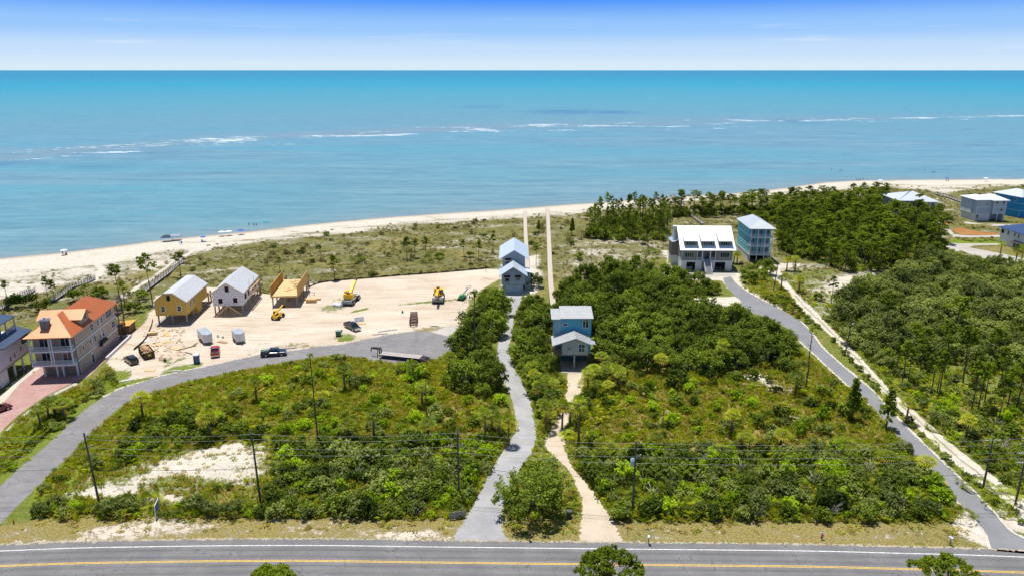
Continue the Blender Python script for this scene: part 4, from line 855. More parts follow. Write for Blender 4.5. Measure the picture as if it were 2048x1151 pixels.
def tree(name, proto, x, y, s, label, cat, group=None, rz=None, sz=None):
    cm, tm = proto
    z = float(land_z(np.array([x]), np.array([y]))[0])
    t = thing(name, (x, y, z), random.uniform(0, 6.28) if rz is None else rz, label, cat, group)
    t.scale = (s, s, s if sz is None else sz)
    if tm is not None: link("trunk", tm, None, t)
    if cm is not None: link("crown", cm, None, t)
    return t
def bush(name, me, x, y, s, label, cat, group=None, sz=None):
    o = link(name, me); z = float(land_z(np.array([x]), np.array([y]))[0])
    o.location = (x, y, z - .03); o.rotation_euler = (0, 0, random.uniform(0, 6.28)); o.scale = (s, s, s * (sz or 1)); return tag(o, label, cat, group)

OCC = []                                     # feet of placed trees, kept clear by later scatters
# ---- thickets of scrub oak
Z_OAK = [
    ("right", GP([(1115, 600), (1190, 565), (1260, 548), (1345, 566), (1430, 586), (1375, 594), (1360, 632), (1470, 642), (1530, 655), (1570, 672), (1600, 705), (1590, 740), (1480, 735), (1440, 752), (1300, 740), (1240, 735), (1198, 720), (1197, 668), (1118, 668), (1120, 630)]), OAKS, 3.9, (0.7, 1.6),
     "rounded dark green scrub oak in the thicket between blue stilt house and dormer house", "scrub oaks in the thicket behind the blue stilt house"),
    ("left", GP([(945, 610), (1004, 600), (1010, 640), (990, 690), (987, 745), (1000, 800), (940, 790), (905, 760), (922, 715), (935, 660)]), OAKS, 3.8, (0.65, 1.45),
     "rounded green scrub oak in the belt between sandy building lot and gravel drive", "scrub oaks left of the gravel drive"),
    ("mid", GP([(1050, 600), (1100, 625), (1108, 700), (1104, 750), (1095, 790), (1075, 800), (1052, 765), (1036, 735), (1028, 700), (1034, 645)]), OAKS, 3.7, (0.65, 1.4),
     "rounded green scrub oak standing between gravel drive and blue stilt house", "scrub oaks between the gravel drive and the blue house"),
    ("wood", GP([(1650, 655), (1700, 600), (1770, 560), (1880, 520), (2000, 540), (2075, 560), (2075, 760), (2048, 760), (1900, 720), (1800, 730), (1760, 735)]), GOAKS, 4.9, (0.7, 1.6),
     "grey green scrub oak in the wide thicket right of the white sand track", "grey green oaks right of the sand track"),
]
for key, poly, protos, gap, (s0, s1), lab, grp in Z_OAK:
    for x, y in scatter(poly, gap, seed=len(key), m=1.9):
        s = random.uniform(s0, s1); OCC.append((x, y))
        tree("scrub_oak", random.choice(protos), x, y, s, lab, "oak tree", grp, sz=s * random.uniform(.8, 1.1))
# a few singled-out oaks
for x, y in scatter(GP([(1500, 596), (1560, 616), (1650, 665), (1740, 770), (1850, 880), (1960, 985), (2048, 1060), (2048, 1035), (1900, 930), (1780, 800), (1700, 718), (1640, 655), (1590, 612), (1560, 590)]), 1.5, 110, seed=9, m=.35):
    OCC.append((x, y)); bush("shrub", random.choice(OBUSHES + YPALMETTO[:1]), x, y, random.uniform(.35, .8), "low shrub on the narrow strip between paved drive and white sand track", "shrub", "shrubs between paved drive and sand track")
x, y = G(1062, 1022); OCC.append((x, y))
t = tree("live_oak", (oak_proto(40, L_OAK, True)[0], None), x, y, 1.9, "large spreading oak standing in front, between gravel drive mouth and sandy drive", "oak tree", sz=1.75)
lm = trunk_mesh("oak_limbs", [(0, 0, -.1), (.15, 0, 1.0), (-.1, .1, 1.9)], [.2, .16, .12], [([(0, 0, 1.2), (1.2, -.6, 2.3), (2.1, -.9, 3.2)], [.1, .07, .03]), ([(0, 0, 1.0), (-1.0, -.8, 2.0), (-2.1, -1.0, 3.0)], [.1, .06, .03]), ([(0, 0, 1.5), (.2, 1.0, 2.6), (.5, 1.8, 3.4)], [.1, .06, .03])], GREYBARK)
link("trunk", lm, None, t)
for (px, py, s, lab) in ((1395, 582, 1.3, "broad oak at the edge of the thicket below the grey dormer house steps"), (1128, 600, 1.1, "oak with rounded crown beside the tan boardwalk, behind the blue stilt house"),
                         (1068, 575, 1.0, "oak with flat crown leaning over the grey twin gabled house's drive"), (1530, 548, 1.1, "leafy dark shrubby oak in the bed in front of the turquoise house")):
    x, y = G(px, py); OCC.append((x, y)); tree("scrub_oak", random.choice(OAKS), x, y, s, lab, "oak tree")

# ---- pines
def pine_at(px, py, top, proto, lab, name="pine_tree", cat="pine tree", H0=12.0, wide=None, group=None):
    x, y = G(px, py); h = HT(px, py, top); s = h / H0; OCC.append((x, y))
    t = tree(name, proto, x, y, s, lab, cat, group); t.scale = (wide or max(s, .45), wide or max(s, .45), s); return t
W_ = "pine with "
for a in [
    (305, 606, 509, FLATP[0], "tall bare stemmed pine with flat crown rising behind the yellow house", 0.95), (362, 556, 507, FLATP[1], "flat crowned pine beside the grey boardwalk behind the yellow house", .85),
    (240, 598, 532, FLATP[1], "loose crowned pine behind the right end of the orange roof", .8), (97, 602, 555, PINES[1], "taller of two pines behind the orange roofed house, beside the curved boardwalk", .6),
    (110, 603, 562, PINES[2], "shorter pine of the pair behind the orange roofed house", .6), (14, 598, 564, PINES[3], "small dune pine at the far left above the short boardwalk", .6),
    (250, 612, 565, PINES[0], "low bushy pine close behind the orange roofed house's rear deck", .8), (175, 592, 568, PINES[1], "low pine behind the orange roof at the boardwalk bend", .6),
    (670, 560, 511, PINES[2], "single pine at the dark silt fence behind the platform house", .75), (560, 545, 516, PINES[0], "small pine on the dune behind the platform house", .6),
    (814, 520, 476, PINES[0], "taller pine in the dune clump above the sandy lot", .9), (830, 517, 480, PINES[1], "pine leaning right in the dune clump above the sandy lot", .7), (852, 514, 476, PINES[3], "slim pine at the right of the dune clump above the sandy lot", .7),
    (928, 513, 480, PINES[1], "bushy pine left of the grey twin gabled house, first of three", .6), (957, 520, 481, PINES[2], "middle pine of three left of the grey twin gabled house", .6), (986, 508, 470, PINES[0], "dark pine close to the grey twin gabled house's roof", .6),
    (1072, 534, 487, FLATP[0], "spreading pine right of the grey twin gabled house", .55), (1077, 466, 440, YOUNG[0], "small pine between the two long tan boardwalks", None), (1144, 474, 439, YOUNG[1], "small lone pine right of the long tan boardwalk", None),
    (1765, 683, 589, FLATP[0], "big pine with spreading crown nearest the paved drive in the right wood", 1.05), (1804, 764, 684, PINES[4], "slim pine with bare trunk right beside the white sand track", .8),
    (1926, 764, 654, FLATP[1], "tall twisted pine in the middle of the right wood", .95), (1907, 668, 593, FLATP[1], "high pine rising from grey green oaks in the right wood", 1.0), (1863, 784, 704, PINES[5], "left pine of a close pair right of the sand track", .85),
    (1876, 797, 706, PINES[4], "right pine of a close pair right of the sand track", .85), (1942, 824, 724, PINES[5], "slim pine with two stemmed look near the right wood's edge", .8), (1955, 822, 728, PINES[4], "slim pine standing beside the twin stemmed pine at the right wood's edge", .8),
    (2000, 800, 718, PINES[5], "slender pine in the right wood near the picture's edge", .8), (2013, 822, 740, PINES[4], "pale trunked pine leaning right near the picture's edge", .8), (2033, 816, 716, PINES[1], "rightmost tall pine of the right wood", .9),
    (1662, 609, 553, PINES[0], "lone pine in the sandy clearing right of the sand track", .7), (1724, 616, 565, PINES[3], "pine at the near edge of the sandy clearing", .8), (1840, 745, 690, PINES[2], "small pine behind the close pair in the right wood", .7),
    (1772, 856, 771, YOUNG[0], "young leafy conical pine at the left edge of the paved drive", None), (1702, 842, 755, YOUNG[1], "young pointed pine in the scrub left of the paved drive", None),
]:
    px, py, top, pr, lab, wd = a
    if pr in YOUNG: pine_at(px, py, top, pr, lab, H0=6.0, wide=HT(px, py, top) / 6.0)
    else: pine_at(px, py, top, pr, lab, wide=wd)
SN = [snag_proto(0, tuft=True), snag_proto(1, tuft=False), snag_proto(2, tuft=True)]
for a in [(636, 893, 705, SN[0], "very tall thin bare pine with tiny crown, standing in the left lot", .9), (855, 857, 757, SN[1], "straight dead trunk without crown in the left lot", .7),
          (950, 722, 578, SN[2], "tall dark pine trunk with sparse top left of the gravel drive", 1.2), (1208, 668, 628, SN[1], "grey dead tree standing in the oak thicket right of the blue house", .8), (1182, 531, 489, SN[1], "short dead tree on the dune right of the long boardwalk", .5),
          (1612, 776, 650, SN[2], "tall half bare pine left of the paved drive", .9), (1324, 858, 805, SN[1], "short grey snag in the golden grass of the right lot", .5), (1400, 742, 720, SN[1], "whitish dead stem at the thicket's lower edge", .4),
          (972, 545, 510, SN[1], "leaning dead trunk by the silt fence left of the twin gabled house", .4), (1000, 560, 520, SN[1], "thin dead trunk beside the twin gabled house", .4)]:
    pine_at(a[0], a[1], a[2], a[3], a[4], "dead_tree" if a[3][0] is None else "bare_pine", "tree", wide=a[5])
# belt of pines behind the beach
Z_BELT = [(GP([(1175, 480), (1250, 484), (1335, 482), (1335, 432), (1200, 440), (1178, 452)]), 3.1, 60, .80), (GP([(1340, 428), (1470, 424), (1560, 418), (1700, 412), (1770, 405), (1765, 430), (1700, 440), (1560, 450), (1470, 432), (1345, 438)]), 4.3, 100, .9),
          (GP([(1555, 455), (1700, 440), (1780, 436), (1850, 440), (1880, 462), (1890, 500), (1800, 530), (1740, 545), (1700, 545), (1600, 515), (1555, 500)]), 4.9, 110, .95)]
LB = ["tall slim pine with bare trunk in the row left of the grey dormer house", "dark pine in the belt between beach and grey dormer house", "pine with rounded crown in the wood between turquoise house and pale house"]
for k, (poly, gap, cnt, s0) in enumerate(Z_BELT):
    for x, y in scatter(poly, gap, cnt, seed=31 + k, m=.5):
        s = s0 * random.uniform(.8, 1.12); OCC.append((x, y))
        t = tree("pine_tree", PINES[4 + random.randrange(2)] if k == 0 else random.choice(PINES + FLATP[:1]), x, y, s, LB[k], "pine tree", ("slim pines left of the grey dormer house", "pines between beach and dormer house", "pines in the wood by the pale house")[k])
        t.scale = (s * (1.0 if k == 0 else 1.3),) * 2 + (s * (1.12 if k == 0 else .92),)
for x, y in scatter(Z_BELT[2][0], 4.5, 45, seed=91, m=.8, avoid=OCC[-120:], avoidgap=1.6) + scatter(Z_BELT[0][0], 4.0, 14, seed=92, m=.8):
    s = random.uniform(.6, 1.0); tree("scrub_oak", random.choice(OAKS), x, y, s, "scrub oak filling the understory of the pine wood near the beach", "oak tree", "oaks under the beach side pines")
for x, y in scatter(GP([(1760, 735), (1830, 700), (1960, 690), (2100, 700), (2100, 860), (2000, 850), (1900, 820), (1830, 790)]), 6.0, 30, seed=77, m=1.0, avoid=OCC[-170:], avoidgap=3.0):
    s = random.uniform(.55, .8); OCC.append((x, y)); tree("pine_tree", random.choice(PINES[2:]), x, y, s, "smaller pine scattered among palmettos in the right wood", "pine tree", "small pines in the right wood")
# crowns that rise from below the frame
for px, top, dist_, wd, lab in ((1221, 1102, 60, 7.0, "round crowned pine in front of the road, centre right of the frame bottom"), (1908, 1120, 60, 8.6, "broad pine crown in front of the road at the bottom right"), (537, 1132, 61, 4.6, "pine top just entering the frame at the bottom left")):
    v = (575.5 - top) / FPX; zt = CAM_H + (v * dist_ * _c - dist_ * _s) / (_c + v * _s)
    depth = dist_ * _c + (CAM_H - zt) * _s; x = (px - 1024) / FPX * depth
    r = np.random.default_rng(int(px)); Hh_ = zt; R0 = wd / 2; lobes = []
    for j in range(90):
        a = r.uniform(0, 6.28); q = math.sqrt(r.random()) * R0; lobes.append((math.cos(a) * q, math.sin(a) * q, Hh_ - .5 - 2.6 * (q / R0) ** 2.2 * R0 / 3.5 + r.uniform(-.35, .1), r.uniform(.34, .55)))
    cm = crown_mesh("pine_crown", r, lobes, 800, 0.12, L_PINE, 2.2, flat=.8)
    tm = trunk_mesh("pine_trunk", [(0, 0, -.1), (.1, 0, Hh_ * .5), (0, 0, Hh_ - 1.2)], [.25, .2, .1], [([(0, 0, Hh_ - 3.6), (l0[0] * .5, l0[1] * .5, l0[2] - 1.3), (l0[0], l0[1], l0[2] - .1)], [.09, .06, .02]) for l0 in lobes[::2]])
    t = thing("pine_tree", (x, dist_, 0), 0, lab, "pine tree"); link("trunk", tm, None, t); link("crown", cm, None, t)

# ---- cabbage palms
def palm_at(px, py, top, lab, pr=None, wide=1.0, group=None):
    x, y = G(px, py); h = max(HT(px, py, top), 1.2); OCC.append((x, y))
    return tree("cabbage_palm", pr or random.choice(PALMS + YPALMS), x, y, wide, lab, "palm tree", group, sz=h / 5.3)
for a in [(690, 780, 729, "cabbage palm standing alone just below the side road"), (748, 882, 817, "cabbage palm with thick trunk in the middle of the left lot"), (513, 803, 755, "cabbage palm at the left lot's upper left"), (286, 838, 786, "cabbage palm by the side road's curve"),
          (898, 750, 705, "cabbage palm right of the turning circle"), (845, 813, 764, "cabbage palm beside the dead trunk in the left lot"), (826, 758, 722, "short palm below the flatbed trailer"), (83, 857, 812, "thin cabbage palm on the lawn beside the brick drive"),
          (1124, 856, 801, "left of three slim palms beside the sandy drive"), (1140, 850, 808, "middle of three slim palms beside the sandy drive"), (1157, 888, 795, "tallest slim palm on the right of the sandy drive"), (1092, 860, 806, "leafy palm left of the sandy drive"),
          (1319, 749, 708, "palm in front of the oak thicket, left one"), (1406, 744, 704, "palm with rusty old fronds in front of the oak thicket"), (1442, 742, 681, "tallest palm rising from the oak thicket edge"), (1591, 789, 745, "short palm near the paved drive's left side"),
          (1461, 870, 820, "lone palm in the golden grass of the right lot"), (1812, 844, 798, "palm on the strip between paved drive and sand track"), (1590, 542, 513, "right palm of the pair near the turquoise house"), (1573, 541, 515, "left palm of the pair near the turquoise house"),
          (1562, 578, 552, "slim palm beside the utility pole on the sand track"), (1597, 584, 553, "small tree palm right of the sand track's start"), (1474, 527, 504, "right palm between dormer house and turquoise house"), (1467, 527, 506, "left palm between dormer house and turquoise house"),
          (1999, 516, 484, "palm left of the white house at the right edge"), (2030, 531, 494, "thick palm in front of the white house at the right edge"), (2042, 527, 490, "rightmost palm in front of the white house"),
          (1018, 888, 830, "right palm of the clump beside the gravel drive"), (1000, 878, 832, "middle palm of the clump beside the gravel drive"), (971, 877, 820, "left palm of the clump beside the gravel drive"), (985, 862, 815, "rear palm of the clump beside the gravel drive"),
          (420, 880, 822, "palm standing above the white sand patch"), (698, 880, 838, "palm in the middle of the left lot's scrub"), (857, 880, 842, "palm left of the gravel drive clump"), (1930, 880, 830, "palm at the right wood's edge above the track"), (1985, 830, 795, "palm under pines near the right edge"),
          (1770, 935, 905, "short palm in the scrub left of the paved drive"), (1848, 950, 915, "palm leaning over the paved drive's left edge"), (1560, 895, 860, "palm with dead skirt in the right lot, right one"), (1490, 900, 868, "palm with dead skirt in the right lot, left one"), (1310, 905, 868, "palm in scrub of the right lot near the utility pole")]:
    palm_at(a[0], a[1], a[2], a[3], wide=random.uniform(1.1, 1.4))
for px, py, s, lab in ((112, 832, 1.6, "tall clump of cabbage palms between brick drive and side road"), (128, 838, 1.5, "right part of the palm clump between brick drive and side road"), (98, 838, 1.3, "left part of the palm clump between brick drive and side road")):
    x, y = G(px, py); OCC.append((x, y)); tree("cabbage_palm", PALMS[1], x, y, s, lab, "palm tree", sz=.75)
for poly, gap, cnt, lab, grp in ((GP([(1060, 760), (1125, 790), (1115, 840), (1085, 860), (1072, 830), (1062, 790)]), 2.2, 14, "yellow green palm crowded between gravel drive and sandy drive", "palms between the two drives"),
                                 (GP([(1170, 700), (1240, 740), (1245, 790), (1175, 800), (1172, 750)]), 2.4, 16, "yellow green palm crowded right of the blue stilt house", "palms right of the blue stilt house")):
    for x, y in scatter(poly, gap, cnt, seed=5, m=.6):
        OCC.append((x, y)); s = random.uniform(.95, 1.25); tree("cabbage_palm", random.choice(YPALMS[:1] + PALMS), x, y, s, lab, "palm tree", grp, sz=random.uniform(.5, .95))
# ---- big palmetto clumps
for px, py, s, lab in ((1321, 532, 2.2, "big round palmetto clump left of the grey dormer house"), (1300, 508, 1.6, "palmetto clump behind the big round one, left of dormer house"), (865, 522, 1.9, "palmetto clump right of the dune pines"), (715, 525, 1.6, "low dark palmetto on the dune above the sandy lot"),
                       (40, 880, 1.7, "palmetto thicket at the left edge beside the side road"), (62, 872, 1.6, "palmetto clump on the lawn below the brick drive"), (20, 905, 1.8, "palmetto at the far left edge of the side road"), (290, 1015, 1.5, "yellow green palmetto clump left of the white signboard"),
                       (250, 1018, 1.5, "palmetto clump beside the leftmost utility pole"), (1950, 975, 1.3, "palmetto between paved drive and sand track near the pole"), (2010, 1000, 1.4, "palmetto at the right edge beside the sand track"), (1990, 1015, 1.2, "palmetto low beside the paved drive's right edge"),
                       (1150, 878, 1.5, "dark palmetto at the bend of the sandy drive"), (1210, 905, 1.6, "palmetto right of the sandy drive below the slim palms"), (776, 925, 1.5, "palmetto clump in the lower left lot"), (1660, 985, 1.4, "palmetto in the lower right lot"), (1700, 905, 1.8, "big palmetto clump left of the paved drive"), (1745, 925, 1.7, "dark palmetto clump beside the paved drive's left bend")):
    x, y = G(px, py); OCC.append((x, y)); bush("palmetto_clump", random.choice(PALMETTO + YPALMETTO[:1]), x, y, s, lab, "palmetto")

# ---- shrubs as individuals: name, outline, gap, count, meshes, size, label, group
LOT1 = GP([(240, 900), (310, 850), (420, 800), (600, 750), (700, 745), (880, 755), (960, 770), (1000, 805), (1020, 850), (1000, 900), (960, 960), (925, 1030), (600, 1036), (560, 1000), (545, 890), (430, 882), (330, 900), (250, 925)])
LOT1B = GP([(550, 900), (700, 885), (900, 880), (1000, 895), (965, 960), (922, 1036), (600, 1036), (520, 1035), (545, 985)])
LOT1C = GP([(232, 915), (262, 862), (340, 838), (440, 850), (540, 872), (545, 888), (430, 884), (330, 900), (250, 928)])
LOT2 = GP([(1165, 760), (1250, 750), (1480, 755), (1640, 775), (1740, 830), (1830, 925), (1925, 1040), (1240, 1042), (1180, 975), (1150, 930), (1140, 860)])
LOT2B = GP([(1150, 925), (1250, 910), (1500, 905), (1700, 900), (1820, 930), (1880, 985), (1928, 1042), (1240, 1042), (1200, 1000)])
RWOOD = GP([(1800, 770), (1900, 800), (2100, 850), (2100, 1000), (2000, 960), (1900, 880)])
STRIP = GP([(1640, 670), (1660, 668), (1720, 722), (1780, 790), (1800, 825), (1790, 822), (1700, 735)])
SH = [
    ("shrub", LOT1, 3.0, 110, BUSHES + OBUSHES, (.45, 1.45), "leafy green shrub dotted over the grassy left lot inside the road bend", "shrubs on the left lot", (12, .45)),
    ("scrub_bush", LOT1B, 2.2, 150, OBUSHES + DBUSHES + GBUSHES + BUSHES[:2], (.55, 1.75), "dense dark shrub in the scrub band left of the gravel drive, along the road verge", "dark shrubs by the verge left of the gravel drive", None),
    ("scrub_bush", LOT1C, 2.3, 40, OBUSHES + DBUSHES, (.8, 1.5), "dense dark shrub just above the white sand patch in the left lot", "dark shrubs above the white sand patch", None),
    ("shrub", LOT2, 3.1, 120, BUSHES + OBUSHES + DBUSHES[:1], (.45, 1.45), "leafy shrub dotted over the golden grass lot right of the sandy drive", "shrubs on the right lot", (11, .5)),
    ("scrub_bush", LOT2B, 2.3, 200, OBUSHES + GBUSHES + DBUSHES + BUSHES[:2], (.55, 1.75), "dense dark shrub in the scrub band right of the sandy drive, along the road verge", "dark shrubs by the verge right of the sandy drive", None),
    ("shrub", RWOOD, 2.9, 70, OBUSHES + BUSHES[:2], (.7, 1.3), "low shrub among the pines right of the sand track", "shrubs among the right hand pines", None),
]
for nm, poly, gap, cnt, protos, (s0, s1), lab, grp, dens in SH:
    for x, y in scatter(poly, gap, cnt, seed=len(lab) + cnt, m=.9, dens=dens, avoid=OCC, avoidgap=1.3):
        OCC.append((x, y)); bush(nm, random.choice(protos), x, y, random.uniform(s0, s1), lab, "shrub", grp, random.uniform(.85, 1.2))
for poly, gap, cnt, lab, grp, dens, m_ in ((LOT1, 4.5, 40, "yellow green palmetto in the left lot", "palmettos on the left lot", (9, .75), YPALMETTO), (LOT2B, 4.0, 45, "yellow green palmetto in the scrub band of the right lot", "palmettos on the right lot", None, YPALMETTO + PALMETTO[:1]),
                                    (RWOOD, 3.2, 50, "palmetto under the pines right of the sand track", "palmettos under the right hand pines", None, YPALMETTO + PALMETTO),
                                    (GP([(1150, 760), (1165, 770), (1150, 830), (1145, 850), (1200, 850), (1240, 800), (1200, 760)]), 2.2, 20, "yellow green palmetto beside the sandy drive below the blue house", "palmettos beside the sandy drive", None, YPALMETTO)):
    for x, y in scatter(poly, gap, cnt, seed=cnt, m=.8, dens=dens, avoid=OCC, avoidgap=1.2):
        OCC.append((x, y)); bush("palmetto_clump", random.choice(m_), x, y, random.uniform(.8, 1.3), lab, "palmetto", grp)
for px, py, s, lab in ((1290, 490, 1.7, "dark shrub at the foot of the slim pines, right end"), (1185, 478, 2.4, "dark mound of shrubs under the left end of the slim pines"), (1210, 482, 2.2, "dark shrub beside the mound under the slim pines"), (1240, 486, 1.8, "lighter shrub under the slim pines"),
                       (1310, 480, 1.6, "shrub between the slim pines and the dormer house"), (1160, 520, 1.5, "low spreading bush right of the long boardwalk"), (1185, 545, 1.3, "low bush on the dune above the oak thicket"), (1240, 470, 1.5, "shrub under the middle of the slim pines"),
                       (1395, 592, 1.7, "dark rounded bush left of the sand spit by the paved drive"), (1412, 588, 1.6, "dark rounded bush right at the sand spit by the paved drive"), (1428, 580, 1.5, "dark bush closest to the paved drive's upper left edge"), (1375, 548, .9, "small bush left of the dormer house's front steps"), (1500, 566, 1.9, "bushy mound beside the paved drive's top"), (1520, 560, 1.9, "leafy mound in front of the turquoise house"), (1490, 555, 1.6, "shrub beside the dormer house's right corner"),
                       (1505, 545, 1.5, "shrub close to the turquoise house's front"), (1600, 565, 1.0, "low shrub right of the sand track, upper one"), (1635, 600, 1.2, "dark shrub in the sandy clearing"), (270, 625, 1.8, "shrub left of the yellow house's stilts"), (285, 600, 1.6, "green shrub behind the yellow house"),
                       (60, 612, 2.0, "dark bush behind the orange roofed house's chimney"), (30, 618, 2.2, "dark bush behind the white house at the left edge"), (88, 622, 1.8, "bush by the curved boardwalk behind the orange roof"), (400, 590, 1.2, "shrub between yellow house and white wrapped house"), (150, 605, 2.0, "wide bush behind the orange roof ridge"),
                       (200, 600, 1.9, "bush behind the orange roofed house, right half"), (940, 515, 1.2, "shrub at the foot of the bushy pine by the twin gabled house"), (880, 518, 1.3, "shrub right of the dune palmetto"), (1040, 545, .9, "small bush by the twin gabled house's wall"), (1062, 572, 1.3, "shrub right of the grey garage door"),
                       (1355, 770, 2.1, "large dark rounded bush in the golden grass"), (1335, 855, 1.0, "dark bush in the right lot"), (820, 745, 1.6, "bright green bush below the flatbed trailer"), (838, 752, 1.5, "second bright green bush below the flatbed trailer")):
    x, y = G(px, py); OCC.append((x, y)); bush("shrub", random.choice(DBUSHES if "dark" in lab else BUSHES if "bright" in lab else OBUSHES), x, y, s, lab, "shrub")

DEADB = []
for i in range(3):
    r = np.random.default_rng(800 + i); mb = MB()
    for j in range(11):
        a = r.uniform(0, 6.28); q = r.uniform(.5, 1.5); h_ = r.uniform(1.0, 2.3); mb.tube([(0, 0, 0), (math.cos(a) * q * .4, math.sin(a) * q * .4, h_ * .6), (math.cos(a) * q, math.sin(a) * q, h_)], [.06, .045, .02], 4)
    DEADB.append(mb.mesh("dead_bush", mat("bleached twigs", (.42, .38, .33), .9, var=.2), True))
for poly, cnt, lab, grp in ((LOT1B, 16, "bleached bare bush among dark scrub left of the gravel drive", "bare bushes left of the gravel drive"), (LOT2B, 22, "bleached bare bush among scrub right of the sandy drive", "bare bushes right of the sandy drive"), (RWOOD, 10, "bleached bare bush under pines right of the sand track", "bare bushes right of the sand track")):
    for x, y in scatter(poly, 4.0, cnt, seed=cnt, m=.8): bush("bare_bush", random.choice(DEADB), x, y, random.uniform(.7, 1.3), lab, "bare bush", grp)

# ---- ground cover nobody could count: one object each, thousands of small plants set by geometry nodes
def cover_object(name, pts, meshes, scl, label, zoff=0.0, seed=1):
    r = np.random.default_rng(seed); P_ = np.array([(p[0], p[1]) for p in pts]); k = len(P_)
    zz = land_z(P_[:, 0], P_[:, 1]) + zoff
    me = fast_mesh(name, np.stack([P_[:, 0], P_[:, 1], zz], -1), np.zeros((0, 3), int), None, {
        "rot": ("POINT", "FLOAT_VECTOR", np.stack([r.normal(0, .08, k), r.normal(0, .08, k), r.uniform(0, 6.28, k)], -1)),
        "scl": ("POINT", "FLOAT_VECTOR", (r.uniform(*scl, k)[:, None] * np.stack([np.ones(k), np.ones(k), r.uniform(.75, 1.25, k)], -1)))})
    o = link(name, me); col = bpy.data.collections.new(name + "_kinds")
    for q in meshes: col.objects.link(bpy.data.objects.new(name + "_kind", q))
    ng = bpy.data.node_groups.new(name, 'GeometryNodeTree')
    ng.interface.new_socket("Geometry", in_out='INPUT', socket_type='NodeSocketGeometry'); ng.interface.new_socket("Geometry", in_out='OUTPUT', socket_type='NodeSocketGeometry')
    N_ = ng.nodes; gi = N_.new("NodeGroupInput"); go = N_.new("NodeGroupOutput"); ip = N_.new("GeometryNodeInstanceOnPoints"); ci = N_.new("GeometryNodeCollectionInfo")
    ci.inputs["Collection"].default_value = col; ci.inputs["Separate Children"].default_value = True; ci.inputs["Reset Children"].default_value = True
    ip.inputs["Pick Instance"].default_value = True
    for nm, sock in (("rot", "Rotation"), ("scl", "Scale")):
        na = N_.new("GeometryNodeInputNamedAttribute"); na.data_type = 'FLOAT_VECTOR'; na.inputs["Name"].default_value = nm
        ng.links.new(na.outputs[0], ip.inputs[sock])
    rv = N_.new("FunctionNodeRandomValue"); rv.data_type = 'INT'; rv.inputs[4].default_value = 0; rv.inputs[5].default_value = len(meshes) - 1
    ng.links.new(rv.outputs[2], ip.inputs["Instance Index"])
    ng.links.new(gi.outputs[0], ip.inputs["Points"]); ng.links.new(ci.outputs[0], ip.inputs["Instance"]); ng.links.new(ip.outputs[0], go.inputs[0])
    md = o.modifiers.new("spread", 'NODES'); md.node_group = ng
    return tag(o, label, "ground cover", kind="stuff")

def rnd_pts(poly, dens, seed, m=.15, vegmin=None, clump=None):
    r = np.random.default_rng(seed); P_ = np.asarray(poly); x0, y0 = P_.min(0); x1, y1 = P_.max(0); k = int((x1 - x0) * (y1 - y0) * dens)
    X_ = r.uniform(x0, x1, k); Y_ = r.uniform(y0, y1, k); ok = sdist(poly, X_, Y_) > 0; X_, Y_ = X_[ok], Y_[ok]
    if clump: ok = hnoise(X_, Y_, clump[0], seed) * .6 + hnoise(X_, Y_, clump[0] / 3.1, seed + 2) * .4 > clump[1]; X_, Y_ = X_[ok], Y_[ok]
    if vegmin is not None:
        v = land_attr(X_, Y_)[0]; ok = v > r.uniform(vegmin, 1, len(v)) ; X_, Y_ = X_[ok], Y_[ok]
    ok = free(X_, Y_, m); return list(zip(X_[ok], Y_[ok]))
TUFT = [tuft_proto(i, L_GRASS) for i in range(4)]; DTUFT = [tuft_proto(10 + i, L_DRYG, H=.5) for i in range(3)]; DUNET = [tuft_proto(20 + i, L_DUNE, H=.35, W=.55, k=34, wd=.06) for i in range(3)]
LOWB = [bush_proto(40 + i, L_OAK, size=.15, per=200, n_=6, H=.8, W=.7) for i in range(2)] + [bush_proto(44, L_SHRUB, size=.15, per=200, n_=6, H=.7, W=.6)]
DLOW = [bush_proto(46, L_DUNE, size=.14, per=260, n_=6, H=.35, W=.75), bush_proto(47, L_DARK, size=.14, per=260, n_=5, H=.35, W=.6), bush_proto(48, L_DUNE, size=.14, per=200, n_=5, H=.3, W=.8)]
LIT = [palmetto_proto(20 + i, L_PALMY, nf=12, W=.7, fr=.55, H=.2) for i in range(2)]
ALL1 = GP([(60, 1030), (90, 960), (185, 865), (258, 805), (345, 772), (480, 742), (600, 722), (700, 714), (830, 730), (912, 702), (930, 690), (1000, 760), (1030, 860), (1000, 920), (925, 1038), (560, 1036), (100, 1040)])
ALL2 = GP([(1120, 760), (1180, 740), (1480, 745), (1600, 700), (1731, 802), (1860, 945), (1975, 1070), (1940, 1046), (1240, 1046), (1180, 975), (1140, 930), (1130, 850)])
ALLR = GP([(1600, 590), (1700, 560), (1770, 545), (1880, 505), (2048, 545), (2200, 600), (2300, 1060), (2100, 1060), (1960, 960), (1830, 845), (1700, 705)])
MIDS = GP([(1010, 1040), (1010, 990), (1040, 940), (1066, 905), (1075, 860), (1060, 800), (1030, 730), (1030, 600), (1110, 610), (1110, 740), (1135, 760), (1120, 830), (1092, 870), (1110, 930), (1160, 1000), (1160, 1040)])
p1 = rnd_pts(ALL1, 2.8, 1, vegmin=.3) + rnd_pts(ALL2, 2.8, 2, vegmin=.3) + rnd_pts(GP([(-40, 1000), (0, 955), (95, 870), (160, 810), (205, 770), (240, 745), (200, 730), (90, 800), (0, 870), (-60, 940)]), 1.8, 26, m=.1) + rnd_pts(GP([(1480, 560), (1560, 540), (1640, 600), (1600, 640), (1500, 600)]), 1.0, 27) + rnd_pts(MIDS, 1.0, 3) + rnd_pts(ALLR, .45, 4, vegmin=.3)
cover_object("meadow_grass", p1, TUFT + DTUFT[:2], (.6, 1.35), "rough green and straw coloured grass covering the two roadside lots", seed=2)
